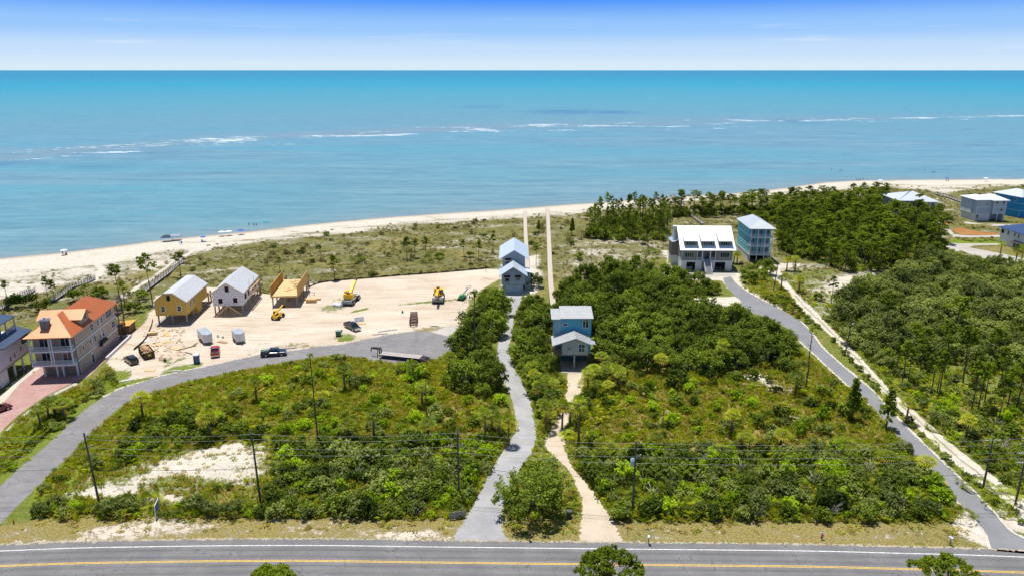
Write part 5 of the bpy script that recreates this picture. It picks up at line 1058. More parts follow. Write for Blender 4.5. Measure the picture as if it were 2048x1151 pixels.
p2 = rnd_pts(ALL1, .12, 5, m=.6, vegmin=.5, clump=(9, .5)) + rnd_pts(LOT1B, .42, 6, m=.6) + rnd_pts(ALL2, .12, 7, m=.6, clump=(9, .5)) + rnd_pts(LOT2B, .45, 8, m=.6) + rnd_pts(MIDS, .38, 9, m=.6) + rnd_pts(ALLR, .26, 10, m=.6, vegmin=.4) \
     + rnd_pts(Z_OAK[0][1], .25, 11, m=.4) + rnd_pts(Z_OAK[1][1], .3, 12, m=.4) + rnd_pts(Z_BELT[0][0], .25, 13) + rnd_pts(Z_BELT[1][0], .2, 14) + rnd_pts(Z_BELT[2][0], .25, 15) \
     + rnd_pts(GP([(95, 990), (250, 1010), (520, 1020), (560, 1036), (60, 1034)]), .5, 16, m=.3) + rnd_pts(GP([(-30, 960), (0, 900), (90, 850), (150, 800), (225, 745), (245, 770), (200, 800), (90, 900), (0, 985)]), .22, 17, m=.8)
cover_object("undergrowth", p2, LOWB + LIT + GBUSHES[:1], (.6, 1.25), "low mixed bushes and palmetto seedlings filling the gaps under trees", seed=3)
THK = [bush_proto(60 + i, m_, size=.26, per=120, n_=10, H=3.0, W=1.7) for i, m_ in enumerate((L_OAK, L_PINE, L_OAK))]
pb = rnd_pts(Z_BELT[1][0], .15, 30, m=1.2) + rnd_pts(Z_BELT[2][0], .10, 31, m=1.2) + rnd_pts(Z_BELT[0][0], .05, 32, m=1.2) + rnd_pts(GP([(1550, 480), (1640, 470), (1700, 545), (1640, 530), (1560, 505)]), .05, 34, m=1) + rnd_pts(GP([(1650, 640), (1700, 600), (1780, 560), (1880, 515), (2048, 540), (2075, 760), (1900, 720), (1780, 740)]), .03, 33, m=1.5)
cover_object("thicket", pb, THK, (.8, 1.5), "tall leafy thicket closing the gaps between pines behind the beach", seed=9)
DUNE = POLYS[0][0]
p3 = rnd_pts(DUNE, .62, 20, vegmin=.35, clump=(6, .46))
p3 = [p for p in p3 if p[1] < shore_y(p[0]) - 12 and -215 < p[0] < 340]
cover_object("dune_grass", p3, DUNET, (.6, 1.5), "tufts of olive dune grass spread between bare white sand patches", seed=4)
p4 = rnd_pts(DUNE, .024, 21, vegmin=.45, clump=(14, .52)); p4 = [p for p in p4 if p[1] < shore_y(p[0]) - 18 and -215 < p[0] < 340]
cover_object("dune_scrub", p4, DLOW, (.7, 1.7), "low dark creeping scrub in patches over the dunes", seed=5)
p5 = rnd_pts(GP([(110, 990), (165, 950), (280, 925), (430, 890), (545, 880), (545, 985), (500, 1005), (300, 1012), (130, 1005)]), .5, 22, clump=(5, .45)) + rnd_pts(GP([(0, 1045), (130, 1034), (600, 1040), (920, 1042), (920, 1080), (600, 1076), (0, 1086)]), 1.2, 23, clump=(2.5, .5), m=-3) \
     + rnd_pts(GP([(1240, 1046), (1940, 1046), (1970, 1090), (1700, 1090), (1250, 1082)]), 1.2, 24, clump=(2.5, .5), m=-3) + rnd_pts(GP([(1010, 1030), (1155, 1035), (1155, 1078), (1020, 1078)]), 1.8, 25, m=-3)
tv = [p for p in p5 if sdist(NOGO[1], np.array([p[0]]), np.array([p[1]]))[0] < -.3 and sdist(NOGO[2], np.array([p[0]]), np.array([p[1]]))[0] < -.3 and sdist(NOGO[3], np.array([p[0]]), np.array([p[1]]))[0] < -.3]
cover_object("verge_weeds", tv, [tuft_proto(40, L_GRASS, H=.16, W=.4, k=20, wd=.05), tuft_proto(41, L_DRYG, H=.16, W=.4, k=20, wd=.05), tuft_proto(42, L_DRYG, H=.2, W=.3, k=14, wd=.04)], (.6, 1.5), "short dry weeds growing on the sandy road verge and white sand patch", seed=6)
# ================================================================ HOUSES
GL = glass(); GLB = glass("dusky blue glass", (0.03, 0.06, 0.09))
WTRIM = mat("white trim paint", (0.74, 0.76, 0.79), .5, var=.05)
def fb(mb, face, at, u0, u1, z0, z1, d0, d1):
    """box on a facade: u runs along the wall, d is the distance out of it"""
    if face == 'F': return mb.box(u0, u1, at - d1, at - d0, z0, z1)
    if face == 'B': return mb.box(u0, u1, at + d0, at + d1, z0, z1)
    if face == 'R': return mb.box(at + d0, at + d1, u0, u1, z0, z1)
    return mb.box(at - d1, at - d0, u0, u1, z0, z1)
def window(par, face, at, u, z, w, h, cols=1, rows=2, fr=WTRIM, gl=GL, t=.11, name="window", label=None):
    mb = MB(); u0, u1 = u - w / 2, u + w / 2
    fb(mb, face, at, u0 - t, u1 + t, z - t, z, 0, .07); fb(mb, face, at, u0 - t, u1 + t, z + h, z + h + t, 0, .07)
    fb(mb, face, at, u0 - t, u0, z, z + h, 0, .06); fb(mb, face, at, u1, u1 + t, z, z + h, 0, .06)
    for k in range(1, cols): q = u0 + w * k / cols; fb(mb, face, at, q - .045, q + .045, z, z + h, 0, .055)
    for k in range(1, rows):
        for c_ in range(cols): fb(mb, face, at, u0 + w * c_ / cols + .045, u0 + w * (c_ + 1) / cols - .045, z + h * k / rows - .03, z + h * k / rows + .03, 0, .05)
    o = mb.build(name, fr, par); g = MB(); fb(g, face, at, u0, u1, z, z + h, 0.003, .02); link("glass", g.mesh("glass", gl), None, o)
    if label: o["label"] = label
    return o
def rail(par, face, at, u0, u1, z, mt=WTRIM, h=1.0, gap=.18, name="railing", post=True):
    mb = MB(); fb(mb, face, at, u0, u1, z + h - .07, z + h, -.04, .04); fb(mb, face, at, u0, u1, z + .08, z + .14, -.03, .03)
    k = max(int((u1 - u0) / gap), 2)
    for i in range(1, k): q = u0 + (u1 - u0) * i / k; fb(mb, face, at, q - .022, q + .022, z + .14, z + h - .07, -.018, .018)
    return mb.build(name, mt, par)
def hip(mb, x0, x1, y0, y1, ze, r0, r1, zr, t=.18):
    """hip roof; r0, r1: the ridge ends (x,y)"""
    c = [(x0, y0, ze), (x1, y0, ze), (x1, y1, ze), (x0, y1, ze)]; a = (*r0, zr); b_ = (*r1, zr)
    if abs(r0[0] - r1[0]) < abs(r0[1] - r1[1]): F_ = [(c[0], c[1], a), (c[1], c[2], b_, a), (c[2], c[3], b_), (c[3], c[0], a, b_)]
    else: F_ = [(c[0], c[1], b_, a), (c[1], c[2], b_), (c[2], c[3], a, b_), (c[3], c[0], a)]
    for f in F_: mb.add(f, [tuple(range(len(f)))])
    n0 = len(mb.v); mb.add([*c, *[(p[0], p[1], p[2] - t) for p in c]], [(0, 1, 5, 4), (1, 2, 6, 5), (2, 3, 7, 6), (3, 0, 4, 7), (7, 6, 5, 4)])
    return mb
def post(par, x, y, z0, z1, w=.3, mt=None, name="post"): return MB().box(x - w / 2, x + w / 2, y - w / 2, y + w / 2, z0, z1).build(name, mt or CONC, par)
CONC = mat("weathered concrete", (0.36, 0.33, 0.29), .9, var=.12); PILE = mat("treated timber pile", (0.30, 0.235, 0.16), .9, var=.2, vs=3)
def seam(name, col, ax, pitch=.42, dark=.80, rough=.42): return mat(name, tuple(min(c * 1.12, .92) for c in col), .40, .30, .05, .6, .5, (ax, pitch, dark, .10))
def siding(name, col, pitch=.28, dark=.80): return mat(name, col, .75, 0, .06, .8, .2, ('Z', pitch, dark, .13))
def batten(name, col, pitch=.5, dark=.85): return mat(name, col, .75, 0, .06, .8, .2, ('XY', pitch, dark, .1))

# ---------- the tan house with the orange roof
h = thing("beach_house", G(89.7, 752), R(6.2), "three storey tan house with orange metal roof, chimney and white front balconies", "house")
TAN = mat("tan stucco", (0.47, 0.365, 0.285), .85, var=.06, vs=.7); TANB = mat("tan ground floor stucco", (0.44, 0.355, 0.28), .85, var=.06, vs=.7)
OR_LIT = mat("copper orange seam roof", (0.74, 0.30, 0.11), .40, .25, .05, .6, .9, ('X', .42, .85, .10), .9); OR_SHADED = mat("copper orange seam roof shaded slope", (0.50, 0.135, 0.035), .45, .3, .05, .6, .5, ('Y', .42, .85, .10))  # lit and shaded base of one roof: side slopes browner, sun glint painted in
for q_ in (OR_LIT,): q_.node_tree.nodes["Principled BSDF"].inputs["Coat Roughness"].default_value = 0.42
BW_ = mat("balcony white paint", (0.70, 0.73, 0.78), .5, var=.05)
x0, x1, D_ = -1.2, 7.5, 22.3; Z1, Z2, Z3 = 3.35, 6.6, 9.85
MB().box(0.2, x1, .55, D_, 0, Z1).build("ground_floor_wall", TANB, h)
MB().box(x0, x1 - .01, 0.0, D_ - .05, Z1 + .02, Z3).build("wall", TAN, h)
# balconies
for z, nm in ((Z1, "lower"), (Z2, "upper")):
    MB().box(x0 - .1, x1 + .1, -1.75, -.02, z - .38, z).build("balcony_floor", BW_, h)
    for u0, u1 in ((x0, 3.0), (3.4, x1 - .05)): rail(h, 'F', -1.62, u0, u1, z, BW_)
    rail(h, 'R', x1 - .05, -1.6, -.1, z, BW_); rail(h, 'L', x0 + .05, -1.6, -.1, z, BW_)
    for px_ in (x0 + .1, 2.95, 3.45, x1 - .12):
        post(h, px_, -1.6, z, (Z2 - .38) if z == Z1 else Z3 - .1, .26, BW_, "column")
    for u in (1.2, 5.6):
        window(h, 'F', 0.0, u, z + .15, 1.9, 2.2, 2, 1, BW_, name="balcony_door")
for u in (0.25, 2.95, 4.25, 7.2): post(h, u + .05, -.15, 0, Z1 - .39, .36, BW_, "column")
for u in (1.75, 5.6):
    d_ = MB(); fb(d_, 'F', .55, u - 1.15, u + 1.15, 0, 2.5, 0, .05)
    for k in range(1, 5): fb(d_, 'F', .55, u - 1.15, u + 1.15, k * .5 - .015, k * .5 + .015, .05, .075)
    d_.build("garage_door", mat("tan garage door", (0.30, 0.245, 0.19), .7), h)
# white string courses and right facade windows
b_ = MB(); 
for z in (Z1, Z2): fb(b_, 'R', x1 - .01, 0, D_ - .05, z - .15, z + .12, 0, .09)
for u in (8.2, 13.2): fb(b_, 'R', x1 - .01, u - .09, u + .09, Z1 + .15, Z2 - .2, 0, .06); fb(b_, 'R', x1 - .01, u - .09, u + .09, Z2 + .15, Z3 - .1, 0, .06)
b_.build("trim_band", BW_, h)
FR3 = x1 - .01
for u, w_, hh_, c_ in ((1.0, .8, 1.9, 1), (3.3, .8, 1.7, 1), (8.9, 1.4, 1.5, 2), (12.3, .7, 1.2, 1), (14.4, .7, 1.2, 1), (18.6, 3.2, 2.0, 4)): window(h, 'R', FR3, u, Z2 + .95, w_, hh_, c_, 2, BW_)
for u, w_, hh_, c_ in ((.9, .8, 1.6, 1), (3.5, .8, 1.7, 1), (7.3, .85, 1.7, 1), (9.6, .85, 1.7, 1), (12.4, .8, 1.3, 1), (14.3, .8, 1.3, 1), (20.2, 1.6, 1.6, 2)): window(h, 'R', FR3, u, Z1 + .9, w_, hh_, c_, 2, BW_)
window(h, 'R', x1, 7.2, .25, 1.1, 2.3, 1, 1, BW_, name="side_door")
MB().cyl((x1 + .08, -.1, .1), (x1 + .08, -.1, Z3), .06).build("downspout", mat("dark downspout", (.16, .10, .07), .5), h)
e_ = MB(); e_.box(x1, x1 + .18, 2.3, 2.9, .9, 1.7); e_.box(x1, x1 + .14, 3.3, 3.7, 1.0, 1.5); e_.build("meter_box", mat("grey meter box", (.35, .36, .38), .5), h)
lg = MB(); lg.box(x1, x1 + 1.0, 11.0, 15.0, 2.55, 2.8); lg.box(x1 + .94, x1 + 1.0, 11.0, 15.0, 2.8, 3.2); l_ = lg.build("side_ledge", TANB, h)
u_ = MB()
for q in (11.7, 12.9, 14.1): u_.box(x1 + .12, x1 + .85, q - .45, q + .45, 2.82, 3.7); u_.cyl((x1 + .48, q, 3.7), (x1 + .48, q, 3.78), .3, .3, 12)
u_.build("cooling_unit", mat("dark cooling unit", (.035, .038, .045), .5), h, bevel=.04)
# roof: hip body, cross gable with arched window, chimney
ex0, ex1 = -1.95, 8.2
rf = MB(); A_, B_ = (3.1, 3.6, 13.3), (3.1, 18.2, 13.3); cc = [(ex0, -2.3, Z3), (ex1, -2.3, Z3), (ex1, D_ + .5, Z3), (ex0, D_ + .5, Z3)]
f1 = MB(); f1.add([cc[0], cc[1], A_], [(0, 1, 2)]); f1.add([cc[2], cc[3], B_], [(0, 1, 2)])
f1.add([*cc, *[(p[0], p[1], p[2] - .2) for p in cc]], [(0, 1, 5, 4), (1, 2, 6, 5), (2, 3, 7, 6), (3, 0, 4, 7), (7, 6, 5, 4)]); roof = f1.build("roof", OR_LIT, h)
f2 = MB(); f2.add([cc[1], cc[2], B_, A_], [(0, 1, 2, 3)]); f2.add([cc[3], cc[0], A_, B_], [(0, 1, 2, 3)]); f2.build("roof_slope", OR_SHADED, roof)
cg = MB(); cg.exx([(4.4, Z3 + .3), (9.0, Z3 + .3), (9.0, 11.9), (6.7, 13.2), (4.4, 11.9)], x0 + .1, x1 - .25); cg.build("gable_wall", TAN, h)
g2 = MB(); g2.slab([(ex0 + .1, 4.0, 11.75), (ex1 - .2, 4.0, 11.75), (ex1 - .2, 6.7, 13.45), (ex0 + .1, 6.7, 13.45)], .15); g2.slab([(ex0 + .1, 6.7, 13.45), (ex1 - .2, 6.7, 13.45), (ex1 - .2, 9.4, 11.75), (ex0 + .1, 9.4, 11.75)], .15)
g2.build("gable_roof", OR_LIT, h)
gw = window(h, 'R', x1 - .25, 6.7, 10.55, 2.2, 1.9, 3, 1, BW_, name="arched_window")
ar = MB(); pts = [(x1 - .18, 6.7 + 1.15 * math.cos(t), 12.45 + .45 * math.sin(t)) for t in np.linspace(0, math.pi, 9)]
ar.tube(pts, .07, 5); ar.build("arch_trim", BW_, gw)
ch = MB(); ch.box(1.1, 2.6, -.2, 1.3, Z3 + .6, 13.0); ch.build("chimney", mat("grey stucco chimney", (.27, .245, .24), .85), h)
ch = MB(); ch.box(.9, 2.8, -.4, 1.5, 13.0, 13.2); ch.box(1.15, 2.55, -.15, 1.25, 13.2, 13.35); ch.cyl((1.85, .55, 13.35), (1.85, .55, 13.6), .25, .25, 10); ch.build("chimney_cap", mat("chimney cap metal", (.30, .34, .40), .4, .5), h)
dk = MB(); dk.box(x0 + 1, x1 + .6, D_, D_ + 3.6, Z1 - .25, Z1); dk.box(x0 + 1, x1 + .6, D_, D_ + 3.6, Z2 - .25, Z2); dk.box(x0 + 2, x1 + .4, D_ + .1, D_ + 3.0, Z3 - .2, Z3); dk.build("rear_deck", mat("brown deck boards", (.22, .15, .11), .8, lines=('X', .15, .7, .1)), h)
for z in (Z1, Z2, Z3):
    rail(h, 'R', x1 + .5, D_ + .1, D_ + 3.5, z, mat("black metal railing", (.05, .05, .055), .5), 1.05, .25); rail(h, 'B', D_ + 3.5, 2.0, x1 + .5, z, mat("black metal railing", (.05, .05, .055)), 1.05, .25)
for q in (D_ + .3, D_ + 3.4): post(h, x1 + .4, q, 0, Z3, .2, mat("dark deck post", (.12, .085, .06)), "deck_post")
t = thing("shed", G(232, 668), R(6.2), "small brown shed with bright orange roof beside the tan house's rear corner", "shed")
MB().box(0, 3.4, 0, 4.2, 0, 2.1).build("wall", mat("brown shed boards", (.23, .13, .06), .8, lines=('XY', .2, .7, .1)), t)
MB().slab([(-.2, -.3, 2.15), (3.7, -.3, 2.4), (3.7, 4.5, 2.4), (-.2, 4.5, 2.15)], .12).build("roof", seam("bright orange shed roof", (.85, .36, .06), 'Y', .35, .85, .5), t)

# ---------- white house at the left edge
h = thing("beach_house", G(0, 779), R(8), "tall white house with navy metal roof, cut by the left edge of the picture", "house")
WH = mat("lavender white siding", (0.70, 0.68, 0.72), .7, 0, .05, .8, .2, ('Z', .22, .93, .12)); NAVY = seam("navy standing seam roof", (0.055, 0.085, 0.15), 'X', .45, .75, .45)
W2 = mat("white stucco", (0.66, 0.64, 0.66), .8, var=.06)
MB().box(-11, 0, -20, 3, 3.4, 11.6).build("wall", WH, h); MB().box(-11, -.01, 3.0, 15.3, 3.4, 8.1).build("rear_wall", WH, h); MB().box(-11, -3.0, 3.0, 10.4, 8.2, 11.3).build("upper_wall", WH, h)
r_ = MB(); r_.slab([(-12, -20.5, 11.7), (.5, -20.5, 11.7), (.5, 3.5, 11.7), (-5.5, 3.5, 13.4), (-5.5, -20.5, 13.4)][:3] + [(.5, 3.5, 11.7), (-5.5, 3.5, 13.2), (-5.5, -20.5, 13.2)] if False else [(.5, -20.5, 11.6), (.5, 3.5, 11.6), (-5.5, 3.5, 13.2), (-5.5, -20.5, 13.2)], .18)
r_.slab([(-11.5, 3.5, 11.6), (-11.5, -20.5, 11.6), (-5.5, -20.5, 13.2), (-5.5, 3.5, 13.2)], .18); r_.build("roof", seam("navy seam roof", (.055, .085, .15), 'Y', .45, .75, .45), h)
MB().slab([(-1.6, 3.6, 12.0), (-1.6, 14.6, 12.0), (-6.8, 14.6, 13.0), (-6.8, 3.6, 13.0)], .18).build("rear_roof", NAVY, h)
MB().slab([(.7, 3.2, 8.1), (.7, 15.9, 8.1), (-3.0, 15.9, 9.2), (-3.0, 3.2, 9.2)], .16).build("side_roof", seam("navy seam side roof", (.06, .09, .16), 'Y', .45, .75, .45), h)
for y_ in (10.6, 14.4): post(h, -2.0, y_, 8.6, 11.9, .22, W2, "deck_post")
rail(h, 'R', -2.0, 10.6, 14.4, 9.0, W2)
for y_ in (15.2,): post(h, .3, y_, 5.5, 8.0, .2, W2, "deck_post")
sc = MB(); fb(sc, 'R', -.01, 11.9, 15.2, 5.9, 7.7, 0, .03); sc.build("porch_screen", GL, h)
window(h, 'R', -3.0, 7.2, 9.2, 1.3, 1.2, 2, 1, WH)
for u, z in ((6.2, 4.2), (8.1, 4.3), (11.0, 4.8)): window(h, 'R', -.01, u, z, .55, .9, 1, 2, WH)
window(h, 'R', 0, -2.0, 4.4, .7, 1.2, 1, 2, WH)
g_ = MB(); g_.box(-11, -.5, -20, -3.2, 0, 3.38); g_.box(-2.5, -.02, 1.0, 4.2, 0, 3.38); g_.box(-11, -6, 4.2, 15, 0, 3.38); g_.build("ground_floor_wall", W2, h)
for y_ in (-8, -2.9, .8, 7.5, 11.2, 15.0): post(h, -.25, y_, 0, 3.39, .34, W2, "column")
bm_ = MB(); fb(bm_, 'R', 0, -20, 15.3, 3.2, 3.55, 0, .06); bm_.build("trim_band", mat("tan trim", (.45, .38, .32), .7), h)
t = thing("picnic_table", G(46, 741), R(8), "grey picnic table with benches under the white house's open ground floor", "table")
m_ = MB(); m_.box(-.4, .4, -1.6, 1.6, .72, .78); m_.build("table_top", GREYBARK, t); m_ = MB(); m_.box(-.95, -.65, -1.6, 1.6, .42, .47); m_.build("bench", GREYBARK, t); m_ = MB(); m_.box(.65, .95, -1.6, 1.6, .42, .47); m_.build("bench", GREYBARK, t)
m_ = MB(); [m_.bar((sx_ * .8, y_, 0), (-sx_ * .2, y_, .72), .08) for y_ in (-1.2, 1.2) for sx_ in (-1, 1)]; m_.build("leg_frame", GREYBARK, t)

# ---------- three houses under construction on piles
def piles(h, xs, ys, z1, mt=PILE, w=.32):
    for x_ in xs:
        for y_ in ys: post(h, x_, y_, 0, z1, w, mt, "pile")
h = thing("stilt_house", (-95.4, 188.2), R(4.5), "unfinished yellow house on concrete piles with white roof underlay", "house")
YEL = mat("yellow sheathing", (0.66, 0.44, 0.10), .8, 0, .05, .6, .2, ('XY', 1.22, .72, .05)); WUN = mat("white roof underlay", (0.52, 0.535, 0.56), .65, 0, .10, 1.2, .3, ('Y', 1.2, .88, .04)); TT = mat("tan corner board", (.56, .40, .16), .7)
W_h, D_h = 8.0, 17.4
MB().exy([(0, 2.65), (W_h, 2.65), (W_h, 6.35), (5.0, 8.55), (2.6, 8.55), (0, 6.35)], 0, D_h).build("wall", YEL, h)
r_ = MB(); r_.slab([(W_h + .45, -.35, 6.2), (W_h + .45, D_h + .35, 6.2), (4.95, D_h + .35, 8.8), (4.95, -.35, 8.8)], .16)
r_.slab([(4.95, -.35, 8.8), (4.95, D_h + .35, 8.8), (2.65, D_h + .35, 8.8), (2.65, -.35, 8.8)], .16); r_.slab([(2.65, -.35, 8.8), (2.65, D_h + .35, 8.8), (-.45, D_h + .35, 6.2), (-.45, -.35, 6.2)], .16); r_.build("roof", WUN, h)
tr = MB(); tr.box(W_h - .02, W_h + .05, -.05, .12, 2.6, 6.2); tr.box(-.05, .12, -.05, .03, 2.6, 6.2); tr.box(0, W_h, -.05, 0, 2.5, 2.7); tr.box(W_h, W_h + .05, .12, D_h, 2.5, 2.72); tr.box(W_h - .15, W_h + .06, -.06, 0, 2.6, 6.3); tr.build("corner_trim", TT, h)
window(h, 'F', 0, 3.7, 6.6, .95, 1.5, 1, 1, TT, name="window_opening"); window(h, 'F', 0, 2.0, 3.6, .9, 1.4, 1, 2); window(h, 'F', 0, 6.2, 3.7, .9, 1.4, 1, 2)
for u in (3.3, 6.4): window(h, 'R', W_h, u, 3.7 + (u > 5) * .1, .9, 1.4, 1, 2)
MB().box(3.0, W_h - .1, 8.4, 12.4, 0, 2.64).build("ground_floor_wall", YEL, h)
piles(h, (.4, 4.0, 7.7), (.35, 5.6), 2.64, CONC); piles(h, (.4,), (10.5, 16.5), 2.64, CONC)
dk = MB(); dk.box(2, W_h + .3, D_h, D_h + 3.4, 2.2, 2.4); dk.build("rear_deck", PILE, h); piles(h, (3.0, W_h - .1), (D_h + 1.0, D_h + 3.1), 3.3)
MB().box(-.6, W_h + .8, -.8, D_h, 0.0, .07).build("slab", CONC, h)

h = thing("stilt_house", (-83.2, 196.2), R(5.2), "unfinished gabled house on piles wrapped in printed white building paper", "house")
m, n, l, b = nodes_of("printed white house wrap"); tc = n.new("ShaderNodeTexCoord"); P = tc.outputs["Object"]
sp = n.new("ShaderNodeSeparateXYZ"); l.new(P, sp.inputs[0]); uu = mth(n, l, 'ADD', sp.outputs[0], sp.outputs[1])
rw = mth(n, l, 'FRACT', mth(n, l, 'MULTIPLY', sp.outputs[2], 1.4)); row_id = mth(n, l, 'FLOOR', mth(n, l, 'MULTIPLY', sp.outputs[2], 1.4))
cw = mth(n, l, 'FRACT', mth(n, l, 'ADD', mth(n, l, 'MULTIPLY', uu, .8), mth(n, l, 'MULTIPLY', row_id, .5)))
inx = mth(n, l, 'MULTIPLY', mth(n, l, 'GREATER_THAN', cw, .28), mth(n, l, 'LESS_THAN', cw, .72)); inz = mth(n, l, 'MULTIPLY', mth(n, l, 'GREATER_THAN', rw, .35), mth(n, l, 'LESS_THAN', rw, .62))
wk = n.new("ShaderNodeTexNoise"); wk.inputs["Scale"].default_value = 9; l.new(P, wk.inputs["Vector"])
pr_ = mth(n, l, 'MULTIPLY', mth(n, l, 'MULTIPLY', inx, inz), mth(n, l, 'GREATER_THAN', wk.outputs["Fac"], .48))
l.new(mixrgb(n, l, pr_, (.72, .71, .74), (.22, .20, .26)), b.inputs["Base Color"]); b.inputs["Roughness"].default_value = .6; WRAP = m
W_h, D_h = 8.1, 17.6
MB().exy([(0, 2.6), (W_h, 2.6), (W_h, 6.4), (W_h / 2, 9.1), (0, 6.4)], 0, D_h).build("wall", WRAP, h)
r_ = MB(); r_.slab([(W_h + .5, -.35, 6.2), (W_h + .5, D_h + .35, 6.2), (W_h / 2, D_h + .35, 9.3), (W_h / 2, -.35, 9.3)], .16); r_.slab([(W_h / 2, -.35, 9.3), (W_h / 2, D_h + .35, 9.3), (-.5, D_h + .35, 6.2), (-.5, -.35, 6.2)], .16); r_.build("roof", WUN, h)
LUM = mat("fresh lumber", (0.66, 0.43, 0.19), .8, 0, .14, 2.5, .2); PLY = mat("plywood sheet", (0.68, 0.47, 0.24), .8, 0, .12, 1.5, .2, ('Y', 1.22, .75, .03))
fa = MB(); fa.bar((W_h + .5, -.38, 6.12), (W_h / 2, -.38, 9.22), .06, .2); fa.bar((W_h / 2, -.38, 9.22), (-.5, -.38, 6.12), .06, .2); fa.build("fascia_board", LUM, h)
DARKOP = mat("painted shade of unglazed opening", (.025, .012, .012), .9)  # opening's inner shade painted as a near-black sheet on the closed wall
for u, z, w_, h_ in ((4.1, 6.6, .95, 1.5), (2.1, 3.4, 1.0, 1.3), (6.1, 3.5, 1.0, 1.3)): window(h, 'F', 0, u, z, w_, h_, 1, 1, mat("reddish rough frame", (.30, .12, .10), .8), DARKOP, .06, "window_opening")
for u, w_ in ((3.2, 1.8), (6.8, 1.4), (11.5, 1.0), (14.5, 1.0)): window(h, 'R', W_h, u, 3.7, w_, 1.3, 1, 1, mat("reddish rough frame", (.30, .12, .10)), DARKOP, .06, "window_opening")
piles(h, (.3, 7.8), (.4, 3.8, 7.4, 11.0, 14.5, 17.2), 2.6, CONC); piles(h, (2.6,), (.4, 9.0), 2.6, PILE)
dk = MB(); dk.box(1, W_h + .2, D_h, D_h + 2.6, 2.3, 2.55); dk.build("rear_deck", PILE, h); piles(h, (4.5, W_h), (D_h + 1.1, D_h + 2.4), 4.0)
sf = MB(); sf.bar((W_h + .9, 4.5, 5.5), (W_h + .9, 16.5, 5.5), .3, .06)
for y_ in (5.0, 10, 15.5): sf.bar((W_h + .9, y_, 0), (W_h + .9, y_, 8.6), .08, .08); sf.bar((W_h, y_, 5.3), (W_h + 1.1, y_, 5.3), .08, .08)
sf.build("scaffold", LUM, h)
t = thing("roof_truss", (-82.2, 194.4), R(9), "wooden gable truss of bare studs leaning upright below the paper wrapped house", "truss")
m_ = MB(); m_.bar((0, 0, .12), (7.3, 0, .12), .1, .24); m_.bar((0, 0, .2), (3.65, 0, 3.1), .1, .24); m_.bar((7.3, 0, .2), (3.65, 0, 3.1), .1, .24); m_.build("frame", LUM, t)
m_ = MB()
for k in range(1, 12):
    x_ = 7.3 * k / 12; z_ = .2 + 2.9 * (1 - abs(x_ - 3.65) / 3.65)
    if abs(x_ - 3.65) > .4: m_.bar((x_, 0, .2), (x_, 0, z_ - .1), .09, .09)
m_.build("stud", LUM, t)["label"] = "row of upright studs"
h = thing("stilt_platform", (-69.3, 203.0), R(5), "bare wooden floor platform on piles with two raised stud walls", "house frame")
W_h, D_h = 7.6, 17.3
MB().box(0, W_h, 0, D_h, 3.2, 3.42).build("floor_deck", PLY, h)
b_ = MB(); b_.box(-.05, W_h + .05, -.06, 0, 2.95, 3.42); b_.box(W_h, W_h + .06, 0, D_h, 2.95, 3.41); b_.box(-.06, 0, 0, D_h, 2.95, 3.41); b_.build("rim_beam", LUM, h)
for x_ in (.0, W_h - .14):
    w_ = MB(); w_.box(x_, x_ + .14, .1, D_h - .3, 3.43, 3.55); w_.box(x_, x_ + .14, .1, D_h - .3, 6.15, 6.3)
    for k in range(44): y_ = .1 + k * .385; w_.box(x_ + .01, x_ + .13, y_, y_ + .07, 3.55, 6.15)
    w_.box(x_ + (.141 if x_ > 1 else -.02), x_ + (.16 if x_ > 1 else -.001), .1, D_h - .3, 3.44, 6.28); w_.build("stud_wall", mat("sheathed stud wall", (0.66, 0.40, 0.13), .8, 0, .12, 1.5, .2, ('Y', .4, .75, .12)), h)
piles(h, (.4, 3.8, 7.2), (.4, 5.5, 10.5, 15.5), 3.2, PILE); piles(h, (.4, 7.2), (D_h + .5, D_h + 2.6), 4.2, PILE)
m_ = MB(); r_ = random.Random(3)
for k in range(22):
    x_, y_, a_ = r_.uniform(4.0, 6.6), r_.uniform(7, 15), r_.uniform(0, 3.1); L_ = r_.uniform(.6, 2.2); m_.bar((x_, y_, 3.5), (x_ + L_ * math.cos(a_), y_ + L_ * math.sin(a_), 3.52 + r_.random() * .2), .12, .06)
for k in range(6): x_ = 3 + .3 * k; m_.bar((x_, 4.5 + .3 * k, 3.5), (x_ + .8, 5.0 + .3 * k, 3.5), .14, .06)
o = m_.build("loose_lumber", mat("brown cut lumber", (.42, .25, .10), .8), h)

# ---------- blue stilt house in the middle
h = thing("stilt_house", (9.9, 158.0), 0, "blue house on a pillar with two pale grey metal roofs among trees, centre of picture", "house")
BLU = batten("blue board siding", (0.14, 0.47, 0.56), .4, .9); GRYB = batten("blue grey board siding", (0.33, 0.48, 0.52), .4); GRN = batten("sage grey board siding", (0.47, 0.49, 0.43), .45, .86)
GMET = seam("pale grey seam roof", (0.43, 0.44, 0.44), 'Y', .45, .84, .4); GMX = seam("pale grey seam roof across", (0.43, 0.44, 0.44), 'X', .45, .82, .4)
MB().exy([(1.55, 3.3), (7.5, 3.3), (7.5, 6.1), (4.6, 7.25), (1.55, 6.1)], 0, 5.6).build("front_wall", GRN, h)
MB().box(7.52, 8.2, 1.2, 5.6, 3.3, 6.0).build("side_bay", BLU, h)
r_ = MB(); r_.slab([(8.3, -.7, 5.95), (8.3, 5.7, 5.95), (4.6, 5.7, 7.55), (4.6, -.7, 7.55)], .14); r_.slab([(4.6, -.7, 7.55), (4.6, 5.7, 7.55), (-.75, 5.7, 5.75), (-.75, -.7, 5.75)], .14); r_.build("front_roof", GMET, h)
MB().slab([(8.3, 1.0, 5.6), (9.3, 1.0, 5.4), (9.3, 3.4, 5.4), (8.3, 3.4, 5.6)], .08).build("side_roof", GMX, h)
